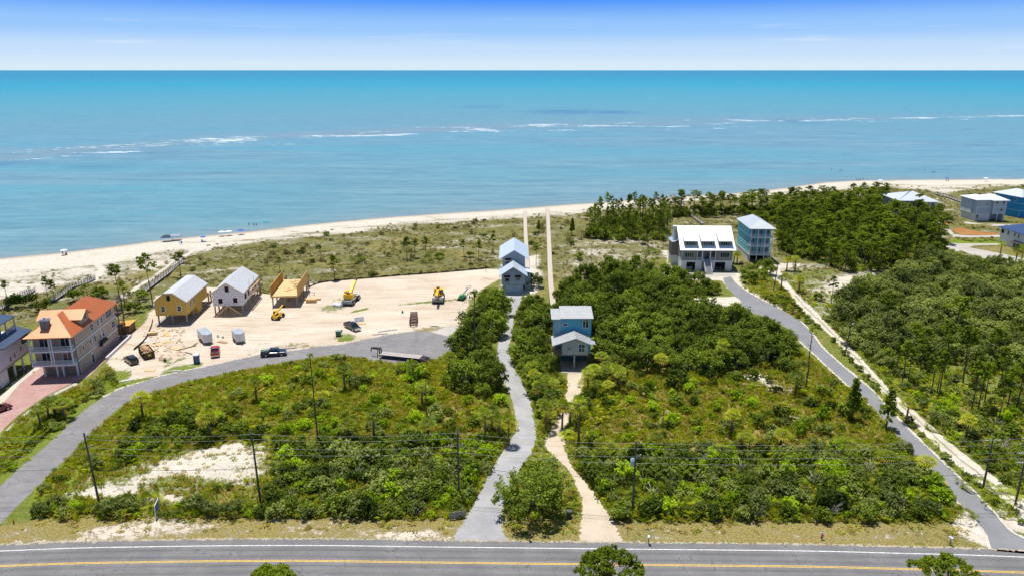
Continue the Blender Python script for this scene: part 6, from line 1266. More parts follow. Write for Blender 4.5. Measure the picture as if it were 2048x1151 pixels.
MB().box(0, 8.7, 5.7, 10.2, 3.2, 10.2).build("wall", BLU, h); MB().box(-.05, 1.6, 5.64, 10.1, 3.2, 10.0).build("stair_wall", GRYB, h)
MB().slab([(1.35, 5.0, 10.35), (9.1, 5.0, 10.35), (9.1, 10.9, 11.55), (1.35, 10.9, 11.55)], .14).build("roof", GMX, h); MB().slab([(-.75, 4.9, 10.2), (1.34, 4.9, 10.2), (1.34, 10.2, 11.1), (-.75, 10.2, 11.1)], .14).build("lower_roof", GMX, h)
window(h, 'F', 0, 3.15, 4.6, .6, .6, 1, 1, mat("grey window frame", (.42, .46, .48), .5), GLB); window(h, 'F', 0, 6.0, 4.0, 1.35, 1.9, 2, 2, WTRIM, GLB)
window(h, 'F', 5.7, 2.6, 8.3, 1.0, .6, 1, 1); window(h, 'F', 5.7, 7.35, 7.8, 1.3, 1.7, 2, 1); window(h, 'F', 5.7, 7.35, 9.65, 1.3, .2, 2, 1)
MB().box(-.4, 1.5, .2, 5.6, 3.1, 3.3).build("porch_floor", PILE, h); rail(h, 'F', .3, -.4, 1.5, 3.3, PILE); post(h, -.3, .3, 0, 5.7, .2, PILE, "porch_post")
post(h, 4.35, -.2, 0, 3.3, .36, mat("pale round pillar", (.42, .40, .36), .85), "pillar")
for x_ in (0.2, 8.4): post(h, x_, 6.0, 0, 3.2, .4, CONC, "pillar")
for x_ in (1.8, 7.3): post(h, x_, 5.0, 0, 3.3, .3, CONC, "pillar")
MB().box(1.6, 7.5, 4.6, 5.5, .06, 3.2).build("ground_floor_wall", mat("dark blue ground wall", (.05, .13, .18), .8), h)
MB().box(1.4, 7.6, -2.8, 5.6, 0.0, .05).build("slab", CONC, h); MB().box(1.45, 7.6, -.05, 5.6, 3.12, 3.29).build("floor_beam", PILE, h)

# ---------- grey twin gabled house behind it
h = thing("beach_house", (-3.2, 217.0), 0, "blue grey house with two stepped pale blue gable roofs at the gravel drive's end", "house")
GB = siding("blue grey siding", (0.40, 0.455, 0.50), .3, .86); LBR = seam("pale blue seam roof", (0.56, 0.63, 0.68), 'Y', .4, .88, .45); SKIRT = mat("pale blue boards", (.38, .47, .54), .7, lines=('X', .3, .85, .1))
MB().box(.9, 6.6, .6, 8.5, 0, 2.75).build("ground_floor_wall", GB, h)
d_ = MB(); fb(d_, 'F', .6, 1.2, 5.9, .1, 2.3, 0, .06); d_.build("garage_door", mat("pale blue garage door", (.46, .58, .66), .6, lines=('Z', .55, .85, .05)), h)
MB().exy([(.0, 2.8), (7.2, 2.8), (7.2, 5.7), (3.6, 8.15), (0, 5.7)], 0, 8.5).build("wall", GB, h); sk = MB(); fb(sk, 'F', 0, 0, 7.2, 2.8, 3.8, 0, .04); sk.build("lower_board_band", SKIRT, h)
r_ = MB(); r_.slab([(7.9, -.7, 5.6), (7.9, 8.6, 5.6), (3.6, 8.6, 8.5), (3.6, -.7, 8.5)], .14); r_.slab([(3.6, -.7, 8.5), (3.6, 8.6, 8.5), (-.8, 8.6, 5.6), (-.8, -.7, 5.6)], .14); r_.build("front_roof", LBR, h)
MB().exy([(.2, 2.8), (7.3, 2.8), (7.3, 9.0), (3.9, 11.2), (.2, 9.0)], 8.6, 25).build("rear_wall", GB, h)
r_ = MB(); r_.slab([(8.5, 7.9, 8.7), (8.5, 26, 8.7), (3.9, 26, 11.6), (3.9, 7.9, 11.6)], .14); r_.slab([(3.9, 7.9, 11.6), (3.9, 26, 11.6), (-.9, 26, 8.7), (-.9, 7.9, 8.7)], .14); r_.build("rear_roof", LBR, h)
MB().box(7.22, 9.0, 4.0, 8.4, 0, 5.2).build("side_bay", GB, h); MB().slab([(7.5, 3.3, 6.0), (9.3, 3.3, 5.6), (9.3, 8.5, 5.6), (7.5, 8.5, 6.0)], .1).build("side_roof", seam("bright white seam roof", (.68, .72, .76), 'Y', .4, .9, .4), h)
AWN = mat("copper edged awning", (.55, .38, .33), .5)
def awning(par, face, at, u, z, w_):
    m_ = MB(); m_.slab([(u - w_ / 2, at - .9, z - .25), (u + w_ / 2, at - .9, z - .25), (u + w_ / 2, at, z + .25), (u - w_ / 2, at, z + .25)], .05); m_.build("awning", mat("dark awning panel", (.05, .022, .022), .5), par); e = MB(); e.box(u - w_ / 2, u + w_ / 2, at - .96, at - .9, z - .42, z - .22); e.build("awning_edge", AWN, par)
for u, hh_, z in ((1.7, 1.6, 3.4), (5.0, .7, 4.4)): window(h, 'F', 0, u, z, .9, hh_, 1, 1, mat("dark teal frame", (.03, .09, .10), .5), GL); awning(h, 'F', 0, u, 5.45, 1.8)
window(h, 'F', 8.6, 1.9, 6.3, 1.0, 1.8, 1, 1, mat("dark teal frame", (.03, .09, .10)), GL); awning(h, 'F', 8.6, 1.9, 8.65, 1.9)
gv = MB(); fb(gv, 'F', -.68, 2.2, 5.0, 7.3, 7.5, 0, .05); gv.build("gable_brace", GREYBARK, h)

# ---------- big grey house with three dormers
h = thing("beach_house", (57.5, 243.3), R(-1.5), "wide taupe house with white metal roof, three dormers and grey front stairs", "house")
TAU = siding("taupe shingle siding", (0.27, 0.24, 0.195), .22, .85); BLK = mat("white block ground floor", (0.72, 0.71, 0.69), .85, 0, .05, 1, .2, ('Z', .6, .88, .05)); WROOF = seam("white seam roof", (0.78, 0.78, 0.80), 'X', .4, .95, .4); BROOF = seam("blue grey metal side roof", (0.42, 0.49, 0.57), 'X', .4, .85, .45)
CYAN = mat("pale teal trim", (.42, .56, .56), .6)
g_ = MB()
for a_, b__ in ((0, 1.75), (4.75, 6.9), (10.0, 11.35), (14.85, 17.1)): g_.box(a_, b__, 0, .35, 0, 3.65)
g_.box(0, 17.1, .4, 23.5, 3.2, 3.66); g_.box(0, .35, .36, 23.5, 0, 3.2); g_.box(16.75, 17.1, .36, 23.5, 0, 3.2); g_.box(0.35, 16.75, 8, 8.4, 0, 3.2)
for a_, b__ in ((1.75, 4.75), (11.35, 14.85)): g_.box(a_, b__, 0, .35, 3.1, 3.65)
g_.box(6.9, 10.0, 2.0, 2.35, 0, 3.65); g_.build("ground_floor_wall", BLK, h)
MB().box(0, 17.1, .35, 8, 0, .06).build("slab", CONC, h)
w_ = MB(); w_.box(0, 5.1, 0, 16, 3.68, 7.5); w_.box(11.4, 17.1, 0, 16, 3.68, 7.5); w_.box(5.1, 11.4, 2.0, 16, 3.68, 7.5); w_.box(0.3, 17.0, 16, 23.2, 3.68, 6.6); w_.build("wall", TAU, h)
gw = MB(); gw.exx([(0.1, 7.5), (15.9, 7.5), (8, 13.6)], .02, .3); gw.exx([(0.1, 7.5), (15.9, 7.5), (8, 13.6)], 16.8, 17.08); gw.build("gable_wall", TAU, h)
r_ = MB(); r_.slab([(-.8, -.9, 7.35), (17.9, -.9, 7.35), (17.9, 8, 14.0), (-.8, 8, 14.0)], .16); r_.slab([(-.8, 8, 14.0), (17.9, 8, 14.0), (17.9, 16.9, 7.35), (-.8, 16.9, 7.35)], .16); rf_ = r_.build("roof", WROOF, h)
MB().slab([(-.2, 16.6, 7.3), (17.4, 16.6, 7.3), (17.4, 24, 6.5), (-.2, 24, 6.5)], .12).build("rear_roof", BROOF, h)
for a_ in (.75, 6.45, 12.35):
    m_ = MB(); m_.exx([(.7, 8.65), (5.0, 11.8), (1.0, 10.3), (.7, 10.2)], a_, a_ + 4.3)
    dm = m_.build("dormer", TAU, h)
    s_ = MB(); s_.slab([(a_ - .25, .25, 10.25), (a_ + 4.55, .25, 10.25), (a_ + 4.55, 6.15, 12.95), (a_ - .25, 6.15, 12.95)], .12); s_.build("dormer_roof", mat("light grey seam dormer roof", (.70, .71, .72), .45, .1, .05, .6, .4, ('X', .4, .92, .08)), dm)
    window(dm, 'F', .7, a_ + 2.15, 8.85, 3.0, 1.1, 4, 1, CYAN)
    s_ = MB(); s_.slab([(a_, -.95, 7.33 + .03), (a_ + 4.3, -.95, 7.33 + .03), (a_ + 4.3, .69, 8.64), (a_, .69, 8.64)], .02); s_.build("apron_roof", WROOF, dm)
for u in (2.55, 14.4): window(h, 'F', 0, u, 4.7, 2.9, 1.7, 4, 1, CYAN)
window(h, 'F', 2.0, 8.2, 3.8, 2.2, 2.4, 3, 1, CYAN, name="porch_door")
for u in (5.15, 6.95, 9.6, 11.35): post(h, u, .15, 3.66, 7.3, .28, WTRIM, "column")
for u0, u1 in ((5.3, 6.8), (9.75, 11.2)): rail(h, 'F', .1, u0, u1, 3.7, WTRIM)
w_ = MB(); fb(w_, 'F', 0, 0, 17.1, 3.5, 3.75, 0, .08); fb(w_, 'F', 0, -.03, .25, 3.76, 7.3, 0, .06); fb(w_, 'F', 0, 16.85, 17.13, 3.76, 7.3, 0, .06); fb(w_, 'L', 0, 0, 23, 3.5, 3.75, 0, .06); w_.build("trim_band", CYAN, h)
st = MB()
for k in range(16): st.box(7.4, 9.5, -4.6 + k * .29, -4.3 + k * .29, 0 if k < 2 else .23 * k - .3, .23 * (k + 1) - .02)
st.build("front_stairs", mat("grey stair treads", (.40, .40, .41), .8), h)
for x_ in (7.35, 9.55):
    s_ = MB(); s_.bar((x_, -4.6, 1.1), (x_, -.1, 4.7), .09, .12); s_.bar((x_, -4.6, .35), (x_, -.1, 3.9), .07, .1)
    for k in range(12): q = -4.5 + k * .4; z_ = (q + 4.6) / 4.5 * 3.6; s_.box(x_ - .03, x_ + .03, q - .03, q + .03, z_ + .3, z_ + 1.1)
    s_.build("stair_railing", WTRIM, h)
for u, z in ((3.5, 4.8), (7.0, 4.8), (11, 4.8), (5.2, 8.4), (9.5, 8.6)): window(h, 'L', 0.0 if z < 8 else .02, u, z, 1.1, 1.5, 2, 1, CYAN)
m_ = MB(); m_.cyl((-1.0, 9.0, 6.5), (-1.0, 9.0, 13.4), .75, .75, 14); m_.cyl((-1.0, 9.0, 13.4), (-1.0, 9.0, 13.7), .9, .9, 14); m_.build("round_chimney", mat("white round chimney", (.80, .80, .80), .7), h)
m_ = MB(); pr = [(-3.2, 9.4), (-2.6, 8.7), (-1.8, 8.5), (-.6, 9.0), (.0, 10.2), (.0, 10.0), (-.6, 8.8), (-1.8, 8.3), (-2.6, 8.5), (-3.25, 9.2)]; m_.exy(pr, 6.5, 13); m_.build("curved_side_roof", BROOF, h)
MB().box(-2.2, -.02, 7.4, 12.4, 0, 3.6).build("side_tower_base", BLK, h); MB().box(-2.2, -.02, 7.4, 12.4, 3.62, 8.3).build("side_tower", TAU, h)

# ---------- turquoise house
h = thing("beach_house", (84.4, 255.6), R(-2), "narrow turquoise house with three stacked white porches and pale hipped roof", "house")
TQ = siding("turquoise siding", (0.11, 0.55, 0.63), .28, .9); TQL = siding("lighter turquoise siding", (0.16, 0.52, 0.60), .28, .9); PR = seam("pale metal hip roof", (0.50, 0.54, 0.55), 'Y', .4, .9, .4)
W_h, D_h = 7.5, 17.5; ZL = (2.65, 5.85, 9.0, 12.1)
MB().box(0, W_h, 2.0, D_h, ZL[0], ZL[3]).build("wall", TQ, h)
MB().box(-.03, W_h * .98, 2.4, D_h - .4, ZL[0] - .5, ZL[0] - .01).build("floor_beam", WTRIM, h)
for k in range(3):
    MB().box(-.1, W_h + .1, -.2, 1.98, ZL[k] - .28, ZL[k]).build("porch_floor", WTRIM, h)
    for u0, u1 in ((.1, 2.4), (2.6, 4.9), (5.1, 7.4)): rail(h, 'F', .0, u0, u1, ZL[k], WTRIM)
    rail(h, 'L', .02, 0, 2, ZL[k], WTRIM)
    for u in (1.2, 3.75, 6.3): window(h, 'F', 2.0, u, ZL[k] + .1, 1.2, 2.1, 2, 1, WTRIM, GLB, name="porch_door")
    for y_ in (4.5, 7.6, 11.2, 14.6): window(h, 'L', 0, y_, ZL[k] + 1.0, 1.0, 1.3, 2, 1)
    t_ = MB(); fb(t_, 'L', 0, 2.0, D_h, ZL[k] - .15, ZL[k] + .1, 0, .06); t_.build("trim_band", WTRIM, h)
for u in (.05, 2.5, 5.0, W_h - .05): post(h, u, -.05, 0, ZL[3], .26, WTRIM, "column")
g_ = MB(); g_.box(.1, .4, 2.2, D_h, 0, 2.1); g_.box(W_h - .4, W_h - .1, 2.2, D_h, 0, 2.1); g_.box(.4, W_h - .4, 9, 9.3, 0, 2.1); g_.build("ground_floor_wall", mat("pale stucco", (.62, .62, .60), .8), h)
r_ = MB(); hip(r_, -.9, W_h + .9, -1.0, D_h + .8, ZL[3] + .02, (W_h / 2, 3.9), (W_h / 2, D_h - 4), 14.6); r_.build("roof", PR, h)

# ---------- far houses on the right
h = thing("beach_house", (172.6, 327.5), R(-3), "pale grey house with light hipped metal roof half hidden behind pines", "house")
PG = siding("pale grey siding", (0.56, 0.57, 0.57), .3, .9)
MB().box(0, 15.5, 0, 16, 0, 9.6).build("wall", PG, h); MB().box(8.0, 15.6, -2.0, -.01, 0, 9.4).build("front_wing", mat("white siding", (.66, .66, .67), .7, lines=('Z', .3, .92, .1)), h)
r_ = MB(); hip(r_, -.9, 16.4, -1.2, 17, 9.7, (6.8, 7.0), (9.5, 9), 12.6); hip(r_, 7.2, 16.5, -2.9, 9, 9.55, (11.8, 2.0), (11.8, 5), 11.6); r_.build("roof", seam("light metal hip roof", (.58, .62, .66), 'Y', .5, .92, .4), h)
for u in (9.3, 11.6, 13.9):
    for z in (3.9, 7.2): window(h, 'F', -2.0, u, z, 1.2, 1.6, 2, 1)
for u in (1.4, 3.8, 6.2): window(h, 'F', 0, u, 7.0, 1.4, 1.6, 2, 1)
for u in (3, 7, 11): window(h, 'L', 0, u, 6.5, 1.3, 1.8, 2, 1)
h = thing("beach_house", (208.6, 327.5), R(2), "light blue grey boxy house with nearly white hip roof and open garage", "house")
LB = siding("light blue grey siding", (0.46, 0.54, 0.63), .3, .9); LBG = mat("pale grey base wall", (.68, .69, .71), .8)
w_ = MB(); w_.box(0, 6.8, 1.2, 12, 3.4, 9.6); w_.box(6.8, 12.8, 0, 12, 3.4, 9.6); w_.build("wall", LB, h); MB().box(-.5, -.01, 4, 12, 3.4, 9.5).build("side_wing", LB, h)
w_ = MB(); w_.box(.2, 6.8, 1.4, 12, 0, 3.38); w_.box(6.8, 12.6, 5, 12, 0, 3.38); w_.box(12.1, 12.7, .1, 5, 0, 3.38); w_.build("ground_floor_wall", LBG, h); post(h, 9.4, .3, 0, 3.4, .3, WTRIM, "column")
t_ = MB()
for z in (3.4, 6.4): fb(t_, 'F', 0, 6.75, 12.85, z, z + .2, 0, .07); fb(t_, 'F', 1.2, 0, 6.7, z, z + .2, 0, .07); fb(t_, 'L', -.5, 4, 12, z, z + .2, 0, .06)
for u in (6.9, 12.65): fb(t_, 'F', 0, u - .1, u + .1, 3.61, 9.5, 0, .06)
fb(t_, 'F', 1.2, 0, .2, 3.61, 6.39, 0, .06); t_.build("trim_band", WTRIM, h)
r_ = MB(); hip(r_, -1.1, 7.4, .3, 12.8, 9.7, (3, 5), (3, 8), 11.2, .15); hip(r_, 5.9, 13.6, -.9, 12.7, 9.62, (9.8, 4), (9.8, 8), 11.4, .15); r_.build("roof", seam("near white hip roof", (.72, .74, .78), 'Y', .5, .95, .4), h)
for u, z in ((8.2, 8.0), (11.2, 8.0), (10.7, 4.8)): window(h, 'F', 0, u, z, 1.0, 1.0, 1, 1)
window(h, 'F', 1.2, 4.6, 7.4, .7, .8, 1, 1); window(h, 'F', 1.2, 1.0, 1.2, .9, 1.6, 1, 1); window(h, 'L', -.5, 6.5, 7.7, .6, .8); window(h, 'L', -.5, 8.0, 4.6, .6, .8)
h = thing("beach_house", (232.8, 335.6), R(14), "vivid blue house with pale roof cut by the right edge of the picture", "house")
VB = siding("vivid blue siding", (0.03, 0.30, 0.60), .3, .9)
MB().box(0, 12, 0, 14, 0, 9.7).build("wall", VB, h); r_ = MB(); hip(r_, -1.2, 13, -1.2, 15, 9.8, (6, 6), (6, 9), 12.2); r_.build("roof", seam("pale roof of the blue house", (.56, .62, .70), 'Y', .5, .92, .4), h)
t_ = MB()
for z in (3.3, 6.5): fb(t_, 'L', 0, 0, 14, z, z + .2, 0, .07); fb(t_, 'F', 0, 0, 12, z, z + .2, 0, .07)
fb(t_, 'F', 0, -.07, .15, 0, 3.29, 0, .06); t_.build("trim_band", mat("light blue trim", (.45, .62, .78), .6), h)
for y_ in (3, 7.5): window(h, 'L', 0, y_, 7.6, 1.0, 1.0); window(h, 'F', 0, 3, 7.4, 1.0, 1.2); window(h, 'F', 0, 3, 4.4, 1.0, 1.2)
h = thing("beach_house", (192.4, 262.0), R(1), "white house with dark navy hip roof at the right edge of the picture", "house")
MB().box(0, 13, 0, 23.2, 2.9, 6.4).build("wall", mat("bright white siding", (.68, .70, .74), .7, lines=('Z', .3, .92, .1)), h)
g_ = MB(); g_.box(.1, .5, 15, 23, 0, 2.88); g_.box(4, 13, 0, 23, 0, 2.88); g_.build("ground_floor_wall", LBG, h)
r_ = MB(); hip(r_, -1.0, 14, -1.0, 24.2, 6.5, (6.5, 7), (6.5, 16), 9.4); r_.build("roof", seam("dark navy hip roof", (.035, .075, .19), 'Y', .45, .8, .4), h)
for y_, w_ in ((21.8, 1.6), (18.6, .8), (14.8, .8), (12.6, .8), (8, .8), (4, .8)): window(h, 'L', 0, y_, 4.3, w_, 1.4, 1, 1)
for y_ in (13.5, 10, 6.5, 3): post(h, .2, y_, 0, 2.9, .26, WTRIM, "column")
a_ = MB(); a_.slab([(-1.6, 4.5, 2.5), (-.01, 4.5, 3.1), (-.01, 14.5, 3.1), (-1.6, 14.5, 2.5)], .1); a_.build("side_awning", mat("black awning", (.04, .04, .045), .5), h)
# ================================================================ OBJECTS
WD0 = mat("weathered boardwalk wood", (0.30, 0.28, 0.27), .9, var=.16, vs=2, lines=('XY', .3, .75, .12)); WD1 = mat("tan boardwalk wood", (0.52, 0.45, 0.38), .9, var=.1, vs=2, lines=('Y', .3, .8, .12))
WDP = mat("grey rail wood", (0.20, 0.185, 0.18), .9, var=.2)
for pts, wd, zz, rails, kind_, lab in BOARDWALKS:
    P_ = GP(pts, zz); c_ = np.array(smooth(P_, 5)); o0 = P_[0]; t = thing("boardwalk", (o0[0], o0[1], 0), 0, lab, "boardwalk"); c_ = c_ - np.array(o0)
    A_ = offs(c_, wd / 2); B_ = offs(c_, -wd / 2); m_ = MB(); zs = [zz + .25 * math.sin(i * .35) for i in range(len(c_))]
    V = []
    for i in range(len(c_)): V += [(*A_[i], zs[i]), (*B_[i], zs[i]), (*A_[i], zs[i] - .12), (*B_[i], zs[i] - .12)]
    F_ = []
    for i in range(len(c_) - 1):
        a = 4 * i; b_ = 4 * i + 4; F_ += [(a, a + 1, b_ + 1, b_), (a + 2, b_ + 2, b_ + 3, a + 3), (a, b_, b_ + 2, a + 2), (a + 1, a + 3, b_ + 3, b_ + 1)]
    m_.add(V, F_); m_.build("deck", WD1 if kind_ else WD0, t)
    pm = MB(); rm = MB()
    for S_ in (A_, B_):
        dd = 0
        for i in range(len(c_) - 1):
            p, q = S_[i], S_[i + 1]; L_ = float(np.hypot(*(q - p))); k = max(int(L_ / 2.2), 1)
            for j in range(k): f = j / k; x_, y_ = p + (q - p) * f; z_ = zs[i] * (1 - f) + zs[i + 1] * f; pm.box(x_ - .06, x_ + .06, y_ - .06, y_ + .06, -1.0, z_ + (1.0 if rails else -.05))
            if rails:
                for h_ in (1.0, .55): rm.bar((*p, zs[i] + h_), (*q, zs[i + 1] + h_), .10, .06)
    pm.build("posts", WDP if not kind_ else WD1, t)
    if rails: rm.build("railing", WDP, t)

# ---------- utility poles and wires
PW = mat("utility pole wood", (0.13, 0.105, 0.085), .95, var=.25, vs=3); GALV = mat("galvanised metal", (.45, .48, .5), .45, .6); WIRE = mat("bare aluminium wire", (.42, .42, .40), .5, .3)
PZ = [11.95, 10.95, 9.85, 8.45, 6.3]
POLES = [((198, 1003), "leftmost utility pole by the white sand patch", False, 1), ((521, 1003), "utility pole at the right end of the white sand patch", False, 1), ((918, 1000), "utility pole left of the gravel drive mouth", False, 0),
         ((1265, 1024), "utility pole with light blue transformer drum right of the sandy drive", True, 0), ((1966, 975), "utility pole with crossarm between paved drive and sand track", False, 2), ((2030, 1010), "utility pole with two crossarms at the right edge", False, 3)]
tops = []
for (px, py), lab, drum, arms in POLES:
    x, y = G(px, py); y = y if px < 1900 else y; H_ = {0: 12.3, 1: 12.2, 2: 9.2, 3: 9.6}[arms]
    lean = {198: -.035, 521: -.02, 1966: .0}.get(px, 0.0)
    t = thing("utility_pole", (x, y, 0), 0, lab, "utility pole"); t.rotation_euler = (0, lean, 0)
    MB().cyl((0, 0, -.2), (0, 0, H_), .19, .12, 10).build("pole", PW, t)
    i_ = MB()
    if arms < 2:
        for z_ in PZ[:4]: i_.cyl((.14, 0, z_), (.34, 0, z_ + .05), .05, .07, 6)
        i_.bar((.1, 0, PZ[2] - .5), (.7, .0, PZ[2] + .1), .08); i_.ball((.75, 0, PZ[2] + .15), .14); i_.build("insulator", GALV, t)
    else:
        for z_ in ((H_ - .5,) if arms == 2 else (H_ - .4, H_ - 2.0)):
            MB().bar((-1.4, 0, z_), (1.4, 0, z_), .12, .14).build("crossarm", mat("pale crossarm", (.48, .47, .44), .8), t)
            for q in (-1.3, -.6, .6, 1.3): i_.cyl((q, 0, z_ + .07), (q, 0, z_ + .33), .07, .05, 6)
        i_.build("insulator", GALV, t)
    if drum:
        d_ = MB(); d_.cyl((-.42, -.1, 8.3), (-.42, -.1, 9.4), .3, .3, 12); d_.cyl((-.42, -.1, 9.4), (-.42, -.1, 9.5), .2, .1, 12); d_.build("transformer_drum", mat("light blue transformer paint", (.35, .52, .60), .4), t, True)
    tops.append((x, y, lean))
ws = [(-110, G(198, 1003)[1])] + [(p[0], p[1]) for p in tops[:4]] + [(G(1966, 975)[0], tops[3][1] + 1.5), (125, tops[3][1] + 5)]
for k, z_ in enumerate(PZ):
    m_ = MB()
    for a, b_ in zip(ws[:-1], ws[1:]):
        pts = [(a[0] + (b_[0] - a[0]) * f + .3 - .04 * z_ * (a[0] < -30), a[1] + (b_[1] - a[1]) * f + (.3 if k % 2 else -.3) * (k > 0), z_ - .7 * 4 * f * (1 - f) * min(1, abs(b_[0] - a[0]) / 40)) for f in np.linspace(0, 1, 9)]
        m_.tube(pts, .018 if k < 4 else .03, 4)
    tag(m_.build("power_line", WIRE if k < 4 else mat("black cable", (.03, .03, .03), .6)), ("topmost wire", "second wire from the top", "third wire from the top", "fourth wire from the top", "lowest black cable")[k] + " strung between the roadside utility poles", "wire")
for px, py, top, lab in ((1547, 580, 524, "slim utility pole with dark lamp head where the sand track starts"), (1689, 711, 641, "bare slim pole beside the sand track, halfway along")):
    x, y = G(px, py); t = thing("utility_pole", (x, y, 0), 0, lab, "utility pole"); H_ = HT(px, py, top); t.rotation_euler = (0, R(4), 0)
    MB().cyl((0, 0, -.2), (0, 0, H_), .17, .11, 8).build("pole", PW, t); m_ = MB(); m_.cyl((.1, 0, H_ - .9), (.5, 0, H_ - .6), .07); m_.ball((.55, 0, H_ - .6), .2); m_.build("lamp", GALV, t)

# ---------- silt fence round the building lot
FEN = smooth(GP([(617, 575), (640, 566), (680, 561), (740, 556), (800, 551), (860, 547), (920, 542), (980, 536)]), 8)
x0_, y0_ = FEN[0]; t = thing("silt_fence", (x0_, y0_, 0), 0, "low black fabric silt fence along the back of the sandy building lot", "fence")
m_ = MB(); pm = MB()
for i in range(len(FEN) - 1):
    a, b_ = FEN[i] - FEN[0], FEN[i + 1] - FEN[0]; w_ = .06 * math.sin(i * 2.3)
    hf = .45 + .14 * math.sin(i * 1.9); m_.bar((a[0], a[1] + w_, hf / 2), (b_[0], b_[1] - w_, hf / 2), .05, hf); pm.box(a[0] - .04, a[0] + .04, a[1] - .1, a[1] - .02, 0, .75)
m_.build("fabric", mat("black silt fabric", (.035, .03, .028), .9, var=.3), t); pm.build("stakes", PILE, t)
FEN = smooth(GP([(268, 700), (290, 680), (302, 655), (306, 640)]), 6); x0_, y0_ = FEN[0]; t = thing("silt_fence", (x0_, y0_, 0), 0, "sagging black silt fence between brown shed and yellow house", "fence"); m_ = MB()
for i in range(len(FEN) - 1): a, b_ = FEN[i] - FEN[0], FEN[i + 1] - FEN[0]; m_.bar((a[0], a[1], .28), (b_[0], b_[1], .24 + .1 * (i % 2)), .08, .55)
m_.build("fabric", mat("black silt fabric", (.035, .03, .028)), t)
t = thing("low_wall", G(213, 719), 0, "low white retaining wall running beside the tan house's brick side path", "wall"); a = Vector((*G(213, 719), 0)); b_ = Vector((*G(262, 673), 0)) - a
m_ = MB(); m_.bar((0, 0, .3), (b_.x, b_.y, .3), .3, .6); m_.bar((0, 0, .63), (b_.x, b_.y, .63), .4, .08); m_.bar((b_.x, b_.y, .3), (b_.x - 2.6, b_.y - .3, .3), .3, .6); m_.build("wall", W2, t)

def toward(p, q):
    a = G(*p); b_ = G(*q); return math.atan2(b_[1] - a[1], b_[0] - a[0])
# ---------- vehicles
RUB = mat("tyre rubber", (.025, .025, .027), .8); RIM = mat("alloy rim", (.45, .46, .48), .3, .8); CHR = mat("chrome trim", (.6, .6, .62), .2, .9); RED = mat("red tail lamp", (.45, .02, .02), .3); HL = mat("headlamp lens", (.7, .72, .75), .15)
def wheel(par, x, y, r=.40, w=.26, s=1):
    m_ = MB(); m_.cyl((x, y - w / 2, r), (x, y + w / 2, r), r, r, 18); tw = m_.build("wheel", RUB, par, bevel=.03)
    m_ = MB(); yy = y + s * w / 2; m_.cyl((x, yy - .04 * s, r), (x, yy + .015 * s, r), r * .62, r * .55, 12); link("rim", m_.mesh("rim", RIM), None, tw)
def body_prof(L_, W_, top, z0, arches, name, mt, par, taper=.06, y_in=.0):
    """car body: side profile with wheel arches swept across the width, waist slightly tucked in"""
    pr = [(-L_ / 2, z0)]
    for cx in arches:
        for k in range(9): a = math.pi - math.pi * k / 8; pr.append((cx + .50 * math.cos(a), z0 + .02 + max(.0, .50 * math.sin(a)) * .92))
    pr.append((L_ / 2, z0)); pr += top[::-1]
    m_ = MB(); n_ = len(pr)
    V = []
    for y_, k in ((-W_ / 2, 0), (-W_ / 2 + taper, 1), (W_ / 2 - taper, 1), (W_ / 2, 0)):
        for x, z in pr: V.append((x * (1 if k else .995), y_, z if (k or z < z0 + .5) else z - .03))
    F_ = [tuple(range(n_ - 1, -1, -1)), tuple(range(3 * n_, 4 * n_))]
    for j in range(3):
        for i in range(n_): F_.append((j * n_ + i, j * n_ + (i + 1) % n_, (j + 1) * n_ + (i + 1) % n_, (j + 1) * n_ + i))
    m_.add(V, F_); return m_.build(name, mt, par)
def cabin(par, x0, x1, zb, zt, W_, fr_, bk, mt):
    """greenhouse: pillars and roof over dark glass"""
    def ring(z, a, b_, w_): return [(a, -w_ / 2, z), (b_, -w_ / 2, z), (b_, w_ / 2, z), (a, w_ / 2, z)]
    lo = ring(zb, x0, x1, W_ - .1); hi = ring(zt - .06, x0 + bk, x1 - fr_, W_ - .42)
    g = MB(); g.add(lo + hi, [(3, 2, 1, 0), (4, 5, 6, 7), (0, 1, 5, 4), (1, 2, 6, 5), (2, 3, 7, 6), (3, 0, 4, 7)]); g.build("window_glass", GL, par)
    r_ = MB(); rt = ring(zt - .07, x0 + bk - .02, x1 - fr_ + .02, W_ - .38); rt2 = ring(zt, x0 + bk + .08, x1 - fr_ - .12, W_ - .55); r_.add(rt + rt2, [(3, 2, 1, 0), (4, 5, 6, 7), (0, 1, 5, 4), (1, 2, 6, 5), (2, 3, 7, 6), (3, 0, 4, 7)])
    for i in range(4): r_.bar(lo[i], hi[i], .09, .07)
    for s_ in (-1, 1): xm = (x0 + x1) / 2 - .15; r_.bar((xm, s_ * (W_ - .1) / 2, zb), (xm, s_ * (W_ - .42) / 2, zt - .06), .08, .06)
    r_.build("roof", mt, par)
